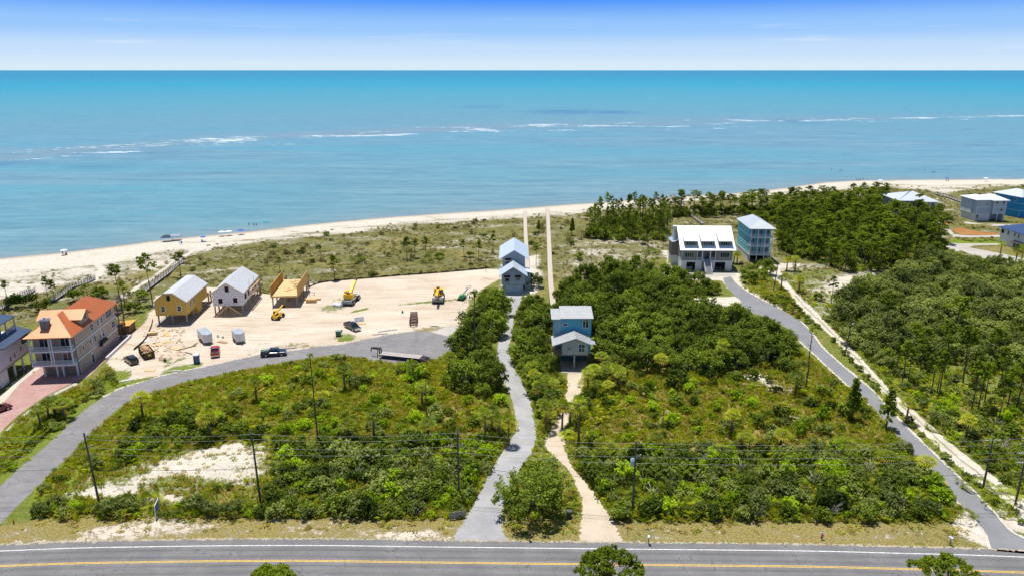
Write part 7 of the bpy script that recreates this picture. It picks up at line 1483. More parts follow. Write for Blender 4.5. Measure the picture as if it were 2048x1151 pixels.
def pickup(loc, rz, col, lab, name="pickup_truck", load=None, silver=True, cat="pickup truck"):
    mt = mat("car paint " + col[0], col[1], .25, .1, .03, .5, .5, coat=.6)
    t = thing(name, loc, rz, lab, cat, "pickup trucks at the building lot")
    body_prof(5.9, 1.98, [(-2.95, 1.15), (-.95, 1.15), (.9, 1.12), (1.3, 1.14), (2.6, 1.05), (2.92, .92)], .42, (-1.75, 1.85), "body", mt, t)
    cabin(t, -.95, 1.55, 1.13, 1.88, 1.9, .75, .15, mt)
    b_ = MB(); b_.box(-2.85, -1.05, -.82, .82, 1.152, 1.17); b_.build("bed_liner", mat("black bed liner", (.03, .03, .032), .8), t)
    b_ = MB()
    for s_ in (-1, 1): b_.box(-2.93, -.98, s_ * .85, s_ * .97, 1.15, 1.32)
    b_.box(-2.94, -2.86, -.84, .84, 1.15, 1.32); b_.box(-1.05, -.97, -.84, .84, 1.15, 1.34); b_.build("bed_side", mt, t)
    for x_ in (-1.75, 1.85):
        for s_ in (-1, 1): wheel(t, x_, s_ * .86, .41, .28, s_)
    b_ = MB(); b_.box(2.9, 3.02, -.95, .95, .45, .72); b_.build("bumper", CHR, t); b_ = MB(); b_.box(-3.05, -2.93, -.95, .95, .48, .68); b_.build("bumper", CHR, t)
    b_ = MB(); b_.box(2.86, 2.95, -.55, .55, .74, .98); b_.build("grille", CHR, t)
    for s_ in (-1, 1):
        MB().box(2.80, 2.93, s_ * .6, s_ * .92, .78, .98).build("headlight", HL, t); MB().box(-2.97, -2.9, s_ * .8, s_ * .96, .8, 1.1).build("tail_light", RED, t); MB().box(1.0, 1.2, s_ * .98, s_ * 1.16, 1.15, 1.33).build("mirror", mt, t)
    return t
BLACKP = ("black", (.012, .014, .022)); REDP = ("red", (.42, .012, .02))
t1 = pickup(G(548, 710), R(12), BLACKP, "black pickup with loaded bed parked along the side road's upper edge")
x, y = G(548, 710)
o = MB(); 
for k in range(9): q = -2.7 + .19 * k; o.ball((q, random.uniform(-.5, .5), 1.34), random.uniform(.14, .24), 7, 5)
cargo = tag(o.build("job_site_cargo", mat("pale green and white cargo", (.30, .50, .38), .8, var=.5, vs=4)), "heap of pale green bags lying in the black pickup's bed", "cargo"); cargo.location = (x, y, 0); cargo.rotation_euler = (0, 0, R(12))
pickup(G(705, 657), toward((688, 648), (721, 664)), BLACKP, "black pickup standing on the sand above the turning circle's neck")
pickup(G(431, 707), toward((431, 716), (432, 692)), REDP, "bright red pickup with its tailgate towards the side road")
def suv(loc, rz, col, lab, cat="car", name="parked_suv", rack=True):
    mt = mat("car paint " + col[0], col[1], .25, .1, .03, .5, .5, coat=.6); t = thing(name, loc, rz, lab, cat)
    body_prof(4.8, 1.9, [(-2.38, 1.05), (-1.5, 1.12), (.7, 1.1), (1.1, 1.1), (2.1, 1.0), (2.38, .85)], .36, (-1.4, 1.5), "body", mt, t)
    cabin(t, -2.25, 1.2, 1.08, 1.76, 1.84, .75, .35, mt)
    for x_ in (-1.4, 1.5):
        for s_ in (-1, 1): wheel(t, x_, s_ * .83, .36, .24, s_)
    for s_ in (-1, 1): MB().box(2.28, 2.4, s_ * .6, s_ * .88, .72, .88).build("headlight", HL, t); MB().box(-2.42, -2.34, s_ * .72, s_ * .92, .85, 1.1).build("tail_light", RED, t)
    if rack:
        r_ = MB(); [r_.bar((-1.6, s_ * .6, 1.84), (.2, s_ * .6, 1.84), .05) for s_ in (-1, 1)]; [r_.bar((q, -.62, 1.84), (q, .62, 1.84), .05) for q in (-1.3, -.5)]; [r_.box(q - .03, q + .03, s_ * .6 - .03, s_ * .6 + .03, 1.74, 1.84) for s_ in (-1, 1) for q in (-1.5, .1)]; r_.build("roof_rack", CHR, t)
    return t
suv(G(263, 724), toward((273, 731), (252, 716)), ("charcoal", (.02, .02, .024)), "dark sport utility car with roof rails beside the brick side path")
suv(G(-4, 823), R(60), ("maroon", (.12, .012, .02)), "maroon car just entering the frame on the brick driveway", rack=False, name="parked_car")
x, y = G(1383, 536); suv((60.7 , 247.0), R(-90), ("pale silver", (.30, .34, .36)), "silver car parked inside the dormer house's left garage opening", rack=False, name="parked_car")
suv((70.6, 247.0), R(-90), ("dark", (.03, .032, .036)), "dark car parked inside the dormer house's right garage opening", rack=False, name="parked_car")

def cargo_trailer(loc, rz, L_, lab):
    t = thing("cargo_trailer", loc, rz, lab, "trailer", "enclosed cargo trailers on the building lot"); wh = mat("trailer white panel", (.62, .62, .64), .4, .1, .08, .8, .4, ('X', 1.2, .85, .03))
    prof = [(-L_ / 2, -1.15), (L_ / 2, -1.15), (L_ / 2 + .75, 0), (L_ / 2, 1.15), (-L_ / 2, 1.15)]
    MB().prism(prof, .55, 2.55).build("body", wh, t); MB().prism([(x * 1.005, y * 1.02) for x, y in prof], 2.552, 2.66).build("roof", mat("trailer grey roof", (.36, .42, .48), .5, .1, .1, 1), t)
    b_ = MB(); b_.box(-L_ / 2 - .04, -L_ / 2 - .002, -.95, .95, .7, 2.4); b_.build("rear_door", mat("trailer rear door", (.45, .46, .49), .4), t)
    b_ = MB(); b_.box(-L_ / 2, L_ / 2, -1.17, -1.152, .55, .95); b_.box(-L_ / 2, L_ / 2, 1.152, 1.17, .55, .95); b_.build("skirt", mat("trailer dark skirt", (.22, .20, .19), .6), t)
    for x_ in (-.5, .4):
        for s_ in (-1, 1): wheel(t, x_, s_ * 1.25, .35, .22, s_)
    b_ = MB(); b_.bar((L_ / 2 + .5, 0, .5), (L_ / 2 + 1.9, 0, .5), .12); b_.bar((L_ / 2, .8, .5), (L_ / 2 + 1.6, 0, .5), .09); b_.bar((L_ / 2, -.8, .5), (L_ / 2 + 1.6, 0, .5), .09); b_.cyl((L_ / 2 + 1.4, 0, 0), (L_ / 2 + 1.4, 0, .9), .05); b_.build("hitch", mat("black steel", (.03, .03, .032), .5), t)
BS = mat("black steel", (.03, .03, .032), .5)
cargo_trailer(G(411, 681), toward((400, 668), (422, 692)), 5.4, "longer white enclosed trailer behind the red pickup"); cargo_trailer(G(478, 681), toward((469, 672), (485, 691)), 3.8, "shorter enclosed trailer with dark front panels right of the red pickup")

# gooseneck flatbed
a = Vector((*G(762, 712), 0)); b_ = Vector((*G(858, 722), 0)); rz = math.atan2(b_.y - a.y, b_.x - a.x)
t = thing("flatbed_trailer", (a.x, a.y, 0), rz, "long black gooseneck flatbed trailer parked on the turning circle", "trailer"); L_ = (b_ - a).length
m_ = MB(); m_.box(0, L_ - 2.0, -1.2, 1.2, .88, .96); m_.build("deck", mat("worn grey deck planks", (.42, .38, .36), .85, 0, .12, 1.5, .2, ('Y', .25, .8, .1)), t)
m_ = MB(); m_.box(-.1, L_ - 2, -1.26, -1.2, .78, .98); m_.box(-.1, L_ - 2, 1.2, 1.26, .78, .98); m_.box(0, L_ - .2, -.5, -.35, .45, .87); m_.box(0, L_ - .2, .35, .5, .45, .87); m_.build("frame", BS, t)
m_ = MB(); m_.slab([(L_ - 2, -1.2, .96), (L_, -1.2, .55), (L_, 1.2, .55), (L_ - 2, 1.2, .96)], .1); 
for k in range(7): q = L_ - 1.8 + .27 * k; z_ = .96 - (q - L_ + 2) * .205; m_.box(q, q + .08, -1.15, 1.15, z_, z_ + .06)
m_.build("ramp", mat("dark ramp steel", (.07, .055, .07), .6), t)
m_ = MB(); [m_.bar((0, s_ * .5, .8), (-.15, s_ * .5, 2.1), .2, .24) for s_ in (-1, 1)]; [m_.bar((-.1, s_ * .5, 2.0), (-2.4, s_ * .15, 2.0), .18, .24) for s_ in (-1, 1)]; m_.bar((-2.4, 0, 2.05), (-2.5, 0, 1.1), .2); m_.bar((-.1, -.6, 2.0), (-.1, .6, 2.0), .15); [m_.bar((-.7, s_ * .55, 0), (-.5, s_ * .55, 1.8), .12) for s_ in (-1, 1)]; m_.build("gooseneck", BS, t)
rd = MB(); rd.box(0, L_ - 2, -1.275, -1.262, .84, .88); rd.box(L_ - 2, L_, -1.21, -1.2, .5, .6); rd.build("reflector_strip", mat("red reflector", (.4, .03, .02), .4), t)
for x_ in (L_ * .60, L_ * .60 + 1.0):
    for s_ in (-1, 1): wheel(t, x_, s_ * 1.02, .38, .3, s_)

# ---------- cranes and telehandler
CY = mat("crane yellow", (0.80, 0.47, 0.015), .4, .1, .06, 1.5, .4); CG = mat("crane grey carrier", (.24, .26, .27), .5, .2, .12); CW = mat("pale worn steel", (.55, .54, .52), .5, .2, .15)
def crane(loc, rz, ang, lab, BL=5.2):
    t = thing("mobile_crane", loc, rz, lab, "crane", "yellow mobile cranes on the building lot", 1.12)
    c_ = MB(); c_.box(-1.25, 1.25, -3.4, 3.4, .75, 1.35); c_.box(-1.35, 1.35, -3.6, -2.9, .7, 1.15); c_.box(-1.35, 1.35, 2.9, 3.6, .7, 1.15); c_.build("carrier", CG, t, bevel=.04)
    for y_ in (-2.0, 2.0):
        for s_ in (-1, 1):
            m_ = MB(); m_.cyl((s_ * 1.0, y_, .72), (s_ * 1.5, y_, .72), .72, .72, 16); w_ = m_.build("wheel", RUB, t, bevel=.05); m_ = MB(); m_.cyl((s_ * 1.45, y_, .72), (s_ * 1.53, y_, .72), .36, .3, 10); link("rim", m_.mesh("rim", CY), None, w_)
            f_ = MB(); f_.box(s_ * .95, s_ * 1.5, y_ - .85, y_ + .85, 1.48, 1.56); f_.build("fender", CW, t)
    u = MB(); u.box(-1.2, 1.2, -2.3, -1.3, 1.5, 2.8); u.box(-.9, .9, -1.3, 1.3, 1.5, 1.9); u.build("counterweight", CY, t, bevel=.05)
    b_ = MB(); b_.bar((.15, -1.0, 2.5), (.15, -1.0 + BL * math.cos(ang), 2.5 + BL * math.sin(ang)), .62, .75); bo = b_.build("boom", CY, t)
    b_ = MB(); e0 = BL - 1.0; b_.bar((.15, -1 + e0 * math.cos(ang), 2.5 + e0 * math.sin(ang)), (.15, -1 + (BL + .9) * math.cos(ang), 2.5 + (BL + .9) * math.sin(ang)), .46, .55); b_.bar((.15, -1 + (BL + .7) * math.cos(ang), 2.5 + (BL + .7) * math.sin(ang)), (.15, -1 + (BL + 1.2) * math.cos(ang), 2.2 + (BL + 1.2) * math.sin(ang)), .6, .5); link("boom_tip", b_.mesh("boom_tip", mat("dark boom head", (.12, .07, .06), .6)), None, bo)
    b_ = MB(); b_.cyl((.15, .6, 1.9), (.15, -1 + 3.4 * math.cos(ang), 2.2 + 3.4 * math.sin(ang)), .14, .12, 8); b_.build("lift_ram", mat("ram steel", (.3, .3, .32), .3, .8), t)
    k = MB(); k.prism([(-1.25, -.9), (-.35, -.9), (-.35, .9), (-1.25, .7)], 1.55, 3.1); k.build("cab", GL, t, bevel=.05); k = MB(); k.prism([(-1.3, -1.0), (-.3, -1.0), (-.3, .95), (-1.3, .75)], 3.1, 3.2); k.prism([(-1.3, -1.0), (-.3, -1.0), (-.3, -.85), (-1.3, -.85)], 1.5, 3.1); k.box(-1.29, -.31, -.9, .9, 1.5, 2.0); k.build("cab_frame", CY, t)
    w_ = MB(); w_.cyl((-.4, -1.7, 2.95), (.5, -1.7, 2.95), .28, .28, 12); w_.build("winch", mat("dark winch", (.08, .07, .07), .6), t)
    for y_ in (-3.3, 3.3): m_ = MB(); m_.box(-1.55, 1.55, y_ - .14, y_ + .14, .5, .72); m_.box(-1.6, -1.4, y_ - .2, y_ + .2, .1, .5); m_.box(1.4, 1.6, y_ - .2, y_ + .2, .1, .5); m_.build("outrigger", mat("outrigger dark", (.09, .09, .10), .6), t)
    return t
crane(G(702, 604), R(-6), R(24), "yellow mobile crane with raised boom pointing away from the road")
crane(G(877, 600), R(183), R(1), "yellow mobile crane seen along its lowered boom, facing the road", 6.6)
t = thing("telehandler", G(556, 636), R(-8), "small yellow telehandler with black tyres in front of the bare wooden platform", "telehandler")
m_ = MB(); m_.box(-.75, .75, -1.9, 2.0, .6, 1.15); m_.box(-1.0, -.4, -1.7, -.2, 1.15, 1.5); m_.build("chassis", CY, t, bevel=.05)
for y_ in (-1.3, 1.5):
    for s_ in (-1, 1): m_ = MB(); m_.cyl((s_ * .75, y_, .55), (s_ * 1.15, y_, .55), .55, .55, 14); m_.build("wheel", RUB, t, bevel=.04)
m_ = MB(); m_.bar((.1, -1.6, 1.7), (.1, 3.4, 2.7), .34, .36); m_.build("boom", CY, t); m_ = MB(); m_.box(-.9, -.15, -.7, .7, 1.15, 2.25); m_.build("cab", GL, t, bevel=.04); m_ = MB(); m_.box(-.95, -.1, -.78, .78, 2.25, 2.33); [m_.box(x_ - .03, x_ + .03, y_ - .03, y_ + .03, 1.15, 2.25) for x_ in (-.93, -.12) for y_ in (-.74, .74)]; m_.build("cab_frame", CY, t)
m_ = MB(); m_.box(-.55, .75, 3.4, 3.5, 1.9, 2.7); m_.box(-.4, -.3, 3.5, 4.5, 1.95, 2.02); m_.box(.5, .6, 3.5, 4.5, 1.95, 2.02); m_.build("forks", BS, t)
t = thing("boom_lift", G(924, 598), R(-14), "green tracked lift with folded grey frame under the trees at the lot's right end", "lift")
GRN_ = mat("machine green", (.02, .28, .09), .4); m_ = MB(); m_.box(-.7, .7, -1.6, 1.6, .5, 1.1); m_.box(-.5, .5, -1.4, .4, 1.1, 1.5); m_.build("body", GRN_, t, bevel=.05)
for s_ in (-1, 1): m_ = MB(); m_.box(s_ * .7, s_ * 1.0, -2.0, 1.8, .05, .6); m_.build("track", RUB, t, bevel=.15)
m_ = MB(); m_.bar((0, 1.2, 1.2), (0, 6.0, 1.7), .3); m_.bar((-.6, 6.0, 1.7), (.6, 6.0, 1.7), .12); [m_.bar((s_ * .6, 6.0, 1.7), (s_ * .6, 7.6, 2.0), .1) for s_ in (-1, 1)]; m_.bar((-.6, 7.6, 2.0), (.6, 7.6, 2.0), .1); m_.build("lift_frame", CG, t)

# steel cribbing rack
a = Vector((*G(827, 655), 0)); t = thing("steel_rack", (a.x, a.y, 0), toward((827, 655), (828, 626)) - R(90), "rusty brown rack trailer of stacked steel bars above the turning circle", "rack"); RU = mat("rusty steel bar", (.13, .06, .045), .8, .1, .35, 2)
m_ = MB(); 
for k in range(13): y_ = 1.1 + k * .88 + .15 * math.sin(k * 2.1); w_ = 1.15 if k < 8 else 1.0; m_.box(-w_, w_, y_, y_ + .2 + .1 * (k % 3 == 1), .42, .62)
m_.build("crossbars", RU, t); m_ = MB(); [m_.box(s_ * .85 - .07, s_ * .85 + .07, .9, 12.1, .22, .40) for s_ in (-1, 1)]; [m_.bar((s_ * .9, .95, .3), (0, -.4, .3), .1) for s_ in (-1, 1)]; m_.build("frame", RU, t)
for s_ in (-1, 1):
    for y_ in (4.2, 5.2): wheel(t, 0, 0, .1, .1, s_) if False else MB().cyl((s_ * .98, y_, .28), (s_ * 1.18, y_, .28), .28, .28, 12).build("wheel", RUB, t)

# dumpster full of scrap
t = thing("dumpster", G(294, 710), toward((303, 722), (283, 697)), "open rusty dumpster heaped with scrap wood near the road bend", "dumpster"); DM = mat("dark rusty dumpster", (.075, .055, .04), .7, .2, .3, 2)
m_ = MB(); L_, W_ = 6.0, 2.3; m_.box(-L_ / 2, L_ / 2, -W_ / 2, W_ / 2, .15, .25); m_.box(-L_ / 2, L_ / 2, -W_ / 2, -W_ / 2 + .08, .25, 1.7); m_.box(-L_ / 2, L_ / 2, W_ / 2 - .08, W_ / 2, .25, 1.7); m_.box(-L_ / 2, -L_ / 2 + .08, -W_ / 2 + .08, W_ / 2 - .08, .25, 1.7); m_.box(L_ / 2 - .08, L_ / 2, -W_ / 2 + .08, W_ / 2 - .08, .25, 1.7)
for k in range(9): x_ = -L_ / 2 + .3 + k * .67; m_.box(x_, x_ + .1, -W_ / 2 - .09, -W_ / 2, .25, 1.66); m_.box(x_, x_ + .1, W_ / 2, W_ / 2 + .09, .25, 1.66)
m_.build("bin", DM, t); m_ = MB(); m_.box(-L_ / 2 - .03, -L_ / 2 - .002, -.35, .35, .8, 1.25); m_.build("sticker", mat("yellow sticker", (.75, .5, .03), .5), t)
dr = random.Random(5); m_ = MB()
for k in range(60):
    x_, y_, a_ = dr.uniform(-2.6, 2.4), dr.uniform(-.95, .95), dr.uniform(0, 3.1); q = dr.uniform(.3, 1.1); z_ = 1.3 + dr.random() * .7
    m_.bar((x_, y_, z_), (x_ + q * math.cos(a_), y_ + q * math.sin(a_) * .4, z_ + dr.uniform(-.2, .3)), dr.choice((.1, .3, .6)), .05)
m_.box(-2.8, 2.8, -1.0, 1.0, .3, 1.3); x_, y_ = G(295, 716)
o = tag(m_.build("scrap_wood", mat("mixed scrap wood", (.55, .36, .18), .85, 0, .35, 1.2)), "heap of broken boards filling the rusty dumpster", "scrap wood", kind="stuff"); x_, y_ = G(294, 710); o.location = (x_, y_, 0); o.rotation_euler = (0, 0, toward((303, 722), (283, 697)))
# portable toilet
t = thing("portable_toilet", G(394, 725), R(10), "blue portable toilet with white roof beside the road", "portable toilet"); m_ = MB(); m_.box(-.58, .58, -.6, .6, .1, 2.05); m_.build("cabin", mat("blue plastic", (.03, .11, .30), .5), t, bevel=.04)
m_ = MB(); m_.exx([(-.66, 2.05), (.66, 2.05), (.4, 2.3), (-.4, 2.3)], -.64, .64); m_.build("roof", mat("white plastic roof", (.7, .74, .8), .5), t); m_ = MB(); m_.box(-.42, .42, -.63, -.605, .2, 1.95); m_.build("door", mat("grey blue door", (.12, .16, .24), .5), t); m_ = MB(); m_.box(-.62, .62, -.64, .64, 0, .1); m_.build("base", BS, t)
# utility cabinet
t = thing("utility_cabinet", G(677, 671), R(8), "green metal utility cabinet between black pickup and side road", "cabinet"); m_ = MB(); m_.box(-.65, .65, -.5, .5, .1, 1.35); m_.build("housing", mat("dull green cabinet", (.09, .17, .12), .5), t, bevel=.03); m_ = MB(); m_.box(-.7, .7, -.55, .55, 1.352, 1.45); m_.build("lid", mat("pale green lid", (.20, .32, .27), .5), t)
t = thing("service_post", G(684, 668), 0, "short dark service post right of the green utility cabinet", "post"); m_ = MB(); m_.box(-.07, .07, -.07, .07, 0, 1.3); m_.build("post", PW, t); m_ = MB(); m_.box(-.2, .2, -.18, -.07, .8, 1.25); m_.build("box", CG, t)
# stacks and sheets
def stack(loc, rz, L_, W_, H_, mt, lab, n_=4, name="lumber_stack"):
    t = thing(name, loc, rz, lab, "lumber stack"); m_ = MB()
    for k in range(n_): m_.box(-L_ / 2 + random.uniform(-.06, .06), L_ / 2, -W_ / 2, W_ / 2, .12 + k * H_ / n_, .12 + (k + .92) * H_ / n_)
    m_.build("boards", mt, t); m_ = MB(); [m_.box(x_ - .05, x_ + .05, -W_ / 2, W_ / 2, 0, .115) for x_ in (-L_ * .35, 0, L_ * .35)]; m_.build("skid", PILE, t); return t
stack(G(623, 604), R(6), 2.9, 1.25, .9, LUM, "square lumber stack on the sand right of the bare platform"); stack(G(626, 599), R(2), 4.6, .9, .35, LUM, "long low lumber stack behind the square one", 2); stack(G(305, 669), R(20), 2.4, 1.2, .7, PLY, "plywood stack in the scrap pile above the dumpster")
t = thing("sawhorse", G(624, 590), 0, "wooden sawhorse frame behind the lumber stacks", "sawhorse"); m_ = MB(); m_.bar((-.8, 0, .9), (.8, 0, .9), .1); m_.build("beam", PILE, t); m_ = MB(); [m_.bar((sx_ * .7, 0, .9), (sx_ * .75, sy_ * .45, 0), .08) for sx_ in (-1, 1) for sy_ in (-1, 1)]; m_.build("legs", PILE, t)
t = thing("wrapped_bundle", G(676, 612), R(-25), "white plastic wrapped bundle with curved top left of the crane", "bundle"); m_ = MB(); m_.exx([(-.8, 0), (.8, 0), (.8, .6), (.4, .95), (-.4, .95), (-.8, .6)], -1.3, 1.3); m_.build("bundle", mat("white plastic wrap", (.72, .75, .80), .4, var=.08), t, bevel=.05)
t = thing("printed_banner", G(719, 643), R(22), "white printed panel leaning on the sand behind the black pickup", "panel"); m_ = MB(); m_.slab([(-1.3, 0, .1), (1.3, 0, .1), (1.3, .5, 1.2), (-1.3, .5, 1.2)], .06); m_.build("panel", WRAP, t)
SH_ = [(723, 647, 2.4, .8, 8, LUM, "single tan board lying behind the black pickup"), (336, 683, 2.4, 1.2, 15, PLY, "plywood sheet lying above the toilet"), (352, 697, 2.6, 1.3, -20, PLY, "plywood sheet lying highest right of the scrap heap"), (315, 690, 2.0, 1.2, 40, PLY, "tilted plywood sheet left of the trailers"),
       (300, 700, 2.2, 1.1, -8, PLY, "plywood sheet just above the dumpster"), (333, 668, 1.6, 3.2, 30, LUM, "narrow boards leaning in the scrap area"), (322, 654, 2.6, .5, 70, LUM, "yellowish beam lying upright direction in the scrap area"), (291, 681, 1.8, 1.2, 5, mat("white foam board", (.7, .7, .68), .7), "white foam sheet left of the scrap heap"),
       (300, 740, 2.3, 1.2, -5, PLY, "plywood sheet lying alone below the dumpster"), (323, 719, 1.3, 1.0, 20, mat("brown cardboard", (.36, .22, .12), .9), "brown cardboard piece right of the dumpster"), (445, 684, 2.6, 1.0, -25, mat("brown cardboard", (.36, .22, .12)), "brown pallet between the two white trailers"),
       (350, 742, 2.8, .35, 10, CW, "grey pipe lying beside the road left of the toilet"), (560, 697, 7.5, .3, 9, CW, "long grey pipe beside the parked black pickup"), (775, 661, 5.0, .3, 22, CW, "grey pipe lying above the turning circle"), (760, 668, 4.0, .25, 14, CW, "shorter grey pipe lying left of the other pipe"),
       (870, 652, 2.5, .3, -12, CW, "pale pipe piece right of the rusty rack"), (253, 760, 3.2, .9, 32, CW, "white plank lying where the sand meets the road bend"), (375, 695, 4.2, .18, 42, PILE, "thin wooden pole lying left of the white trailer"), (385, 708, 5.0, .18, -28, PILE, "thin wooden pole crossing in front of the toilet"), (388, 690, 3.0, .2, 80, PILE, "thin wooden pole lying beside the long trailer")]
for px, py, L_, W_, a_, mt_, lab in SH_:
    nm = "pipe" if "pipe" in lab else "plywood_sheet" if "plywood" in lab else "board"
    o = MB().box(-L_ / 2, L_ / 2, -W_ / 2, W_ / 2, .03, .10 if W_ > .4 else .2).build(nm, mt_); x_, y_ = G(px, py); o.location = (x_, y_, .02 + .06 * ("tilted" in lab)); o.rotation_euler = (R(8) if "tilted" in lab else R(1.5), 0, R(a_)); tag(o, lab, "board" if nm != "pipe" else "pipe")
dr = random.Random(11)
t = MB()
for k in range(130):
    px, py = dr.uniform(285, 370), dr.uniform(655, 720); x_, y_ = G(px, py); o0 = G(330, 690); a_ = dr.uniform(0, 3.1); q = dr.uniform(.2, .9); x_ -= o0[0]; y_ -= o0[1]
    t.bar((x_, y_, .06 + dr.random() * .1), (x_ + q * math.cos(a_), y_ + q * math.sin(a_), .08 + dr.random() * .15), dr.choice((.08, .2, .35)), .05)
o = t.build("wood_debris", mat("scattered wood scraps", (.50, .36, .22), .9, 0, .35, .8)); o.location = (*G(330, 690), 0); tag(o, "scattered wood scraps on the sand around the dumpster", "debris", kind="stuff")
for px, py, lab in ((436, 673, "white bucket left of the white trailer"), (446, 675, "pale bucket by the long trailer's corner"), (595, 601, "pale bucket near the lumber stacks"), (330, 722, "dark blue barrel beside the cardboard piece"), (805, 625, "brown stone heap piece on the open sand")):
    m_ = MB(); m_.cyl((0, 0, 0), (0, 0, .6), .26, .3, 12); o = m_.build("bucket" if "bucket" in lab else "barrel" if "barrel" in lab else "rubble_lump", mat("dark blue barrel", (.03, .05, .10), .5) if "barrel" in lab else mat("brown lump", (.2, .12, .07), .9) if "stone" in lab else mat("white bucket", (.65, .65, .63), .5)); x_, y_ = G(px, py); o.location = (x_, y_, 0); tag(o, lab, "bucket" if "bucket" in lab else "barrel" if "barrel" in lab else "rubble")

# ---------- roadside things
t = thing("signboard", G(316, 1030), R(101), "white framed grey signboard on two posts, seen edge on by the road", "sign"); m_ = MB(); m_.box(-.95, .95, -.03, .03, .9, 2.2); m_.build("panel", mat("grey sign panel", (.20, .22, .27), .6), t); m_ = MB(); m_.box(-1.1, -.95, -.07, .07, 0, 2.4); m_.box(.95, 1.1, -.07, .07, 0, 2.4); m_.box(-.95, .95, -.05, .05, 2.2, 2.32); m_.box(-.95, .95, -.05, .05, .8, .9); m_.build("frame", W2, t)
t = thing("fence_panel", G(915, 1037), R(14), "weathered grey slatted sign panel left of the gravel drive mouth", "sign"); m_ = MB(); [m_.box(-1.3, 1.3, -.03, .03, .25 + k * .22, .42 + k * .22) for k in range(5)]; m_.build("slats", GREYBARK, t); m_ = MB(); [m_.box(x_ - .06, x_ + .06, .03, .12, 0, 1.4) for x_ in (-1.1, 0, 1.1)]; m_.build("posts", PILE, t)
def mailbox(px, py, col, lab, rz=0):
    t = thing("mailbox", G(px, py), rz, lab, "mailbox"); m_ = MB(); m_.box(-.06, .06, -.06, .06, 0, 1.05); m_.build("post", PILE, t)
    m_ = MB(); m_.exy([(-.16, 1.05), (.16, 1.05), (.16, 1.25), (.10, 1.36), (-.10, 1.36), (-.16, 1.25)], -.3, .3); m_.build("box", col, t); m_ = MB(); m_.box(.165, .18, .0, .15, 1.2, 1.34); m_.build("flag", RED, t)
mailbox(1059, 1080, mat("dark mailbox", (.05, .04, .04), .5), "dark mailbox on the grass between gravel drive and sandy drive"); mailbox(1297, 1087, mat("white mailbox", (.72, .73, .75), .5), "white mailbox on dark post right of the sandy drive"); mailbox(1900, 1089, mat("white mailbox", (.72, .73, .75)), "white mailbox near the paved drive's mouth", R(20))
t = thing("utility_cabinet", G(1138, 1034), 0, "dark utility box under the spreading oak by the sandy drive", "cabinet"); m_ = MB(); m_.box(-.38, .38, -.35, .35, 0, 1.15); m_.build("housing", mat("dark cabinet", (.05, .06, .055), .5), t, bevel=.03); m_ = MB(); m_.box(-.42, .42, -.39, .39, 1.152, 1.22); m_.build("lid", mat("dark cabinet lid", (.09, .10, .10), .5), t)
t = thing("marker_stake", G(1254, 1070), 0, "thin white marker stake with orange top right of the sandy drive", "marker"); m_ = MB(); m_.cyl((0, 0, 0), (0, 0, 1.0), .05, .05, 6); m_.build("stake", W2, t); m_ = MB(); m_.cyl((0, 0, 1.0), (0, 0, 1.5), .07, .07, 6); m_.build("cap", mat("orange marker", (.75, .16, .03), .5), t)
t = thing("memorial_cross", G(1643, 1077), 0, "small white roadside cross dressed with pink and purple flowers", "cross"); m_ = MB(); m_.box(-.06, .06, -.05, .05, 0, 1.5); m_.box(-.35, -.06, -.05, .05, .95, 1.1); m_.box(.06, .35, -.05, .05, .95, 1.1); m_.build("cross", W2, t)
for nm_, c_, zc in (("pink", (.75, .04, .25), .7), ("purple", (.10, .06, .25), .35)):
    m_ = MB(); [m_.ball((random.uniform(-.16, .16), -.12, zc + random.uniform(-.12, .12)), .09, 6, 4) for _ in range(8)]; m_.build("flowers", mat("flowers " + nm_, c_, .7), t)
t = thing("marker_stake", G(28, 1046), 0, "tiny red marker on the grass beside the side road", "marker"); m_ = MB(); m_.cyl((0, 0, 0), (0, 0, .5), .1, .08, 8); m_.build("post", RED, t); m_ = MB(); m_.ball((0, 0, .5), .13, 8, 5); m_.build("cap", RED, t)
for px, py, L_, a_, lab in ((1500, 772, 7, -12, "pale fallen log in the brush pile of the right lot"), (1560, 783, 6, -5, "second fallen log lying right of the brush pile"), (1595, 840, 3.5, -40, "short pale log in the golden grass"), (1690, 905, 3.0, 15, "grey fallen branch in the lower right lot"), (1577, 778, 6.5, 2, "reddish fallen log beside the pale ones")):
    m_ = MB(); m_.tube([(-L_ / 2, 0, .25), (0, .15, .3), (L_ / 2, -.1, .22)], [.16, .14, .08], 7); m_.tube([(0, .1, .3), (.6, .8, .6)], [.07, .02], 5); o = m_.build("fallen_log", mat("reddish log", (.42, .20, .12), .9) if "reddish" in lab else mat("bleached log", (.50, .44, .37), .9, var=.2), smooth=True); x_, y_ = G(px, py); o.location = (x_, y_, .1); o.rotation_euler = (0, 0, R(a_)); tag(o, lab, "log")

# ---------- beach: umbrellas, tents, chairs, people
def umbrella(px, py, col, lab, r=1.1):
    x_, y_ = G(px, py); z_ = float(land_z(np.array([x_]), np.array([y_]))[0]); t = thing("beach_umbrella", (x_, y_, z_), 0, lab, "beach umbrella")
    MB().cyl((0, 0, 0), (0, 0, 2.15), .03, .03, 6).build("pole", W2, t); m_ = MB(); n_ = 8
    V = [(0, 0, 2.3)] + [(r * math.cos(2 * math.pi * k / n_), r * math.sin(2 * math.pi * k / n_), 1.85) for k in range(n_)] + [(0, 0, 2.26)] + [(r * math.cos(2 * math.pi * k / n_), r * math.sin(2 * math.pi * k / n_), 1.80) for k in range(n_)]
    F_ = [(0, 1 + k, 1 + (k + 1) % n_) for k in range(n_)] + [(n_ + 1, n_ + 2 + (k + 1) % n_, n_ + 2 + k) for k in range(n_)] + [(1 + k, n_ + 2 + k, n_ + 2 + (k + 1) % n_, 1 + (k + 1) % n_) for k in range(n_)]
    m_.add(V, F_).build("canopy", mat("umbrella " + col[0], col[1], .7), t)
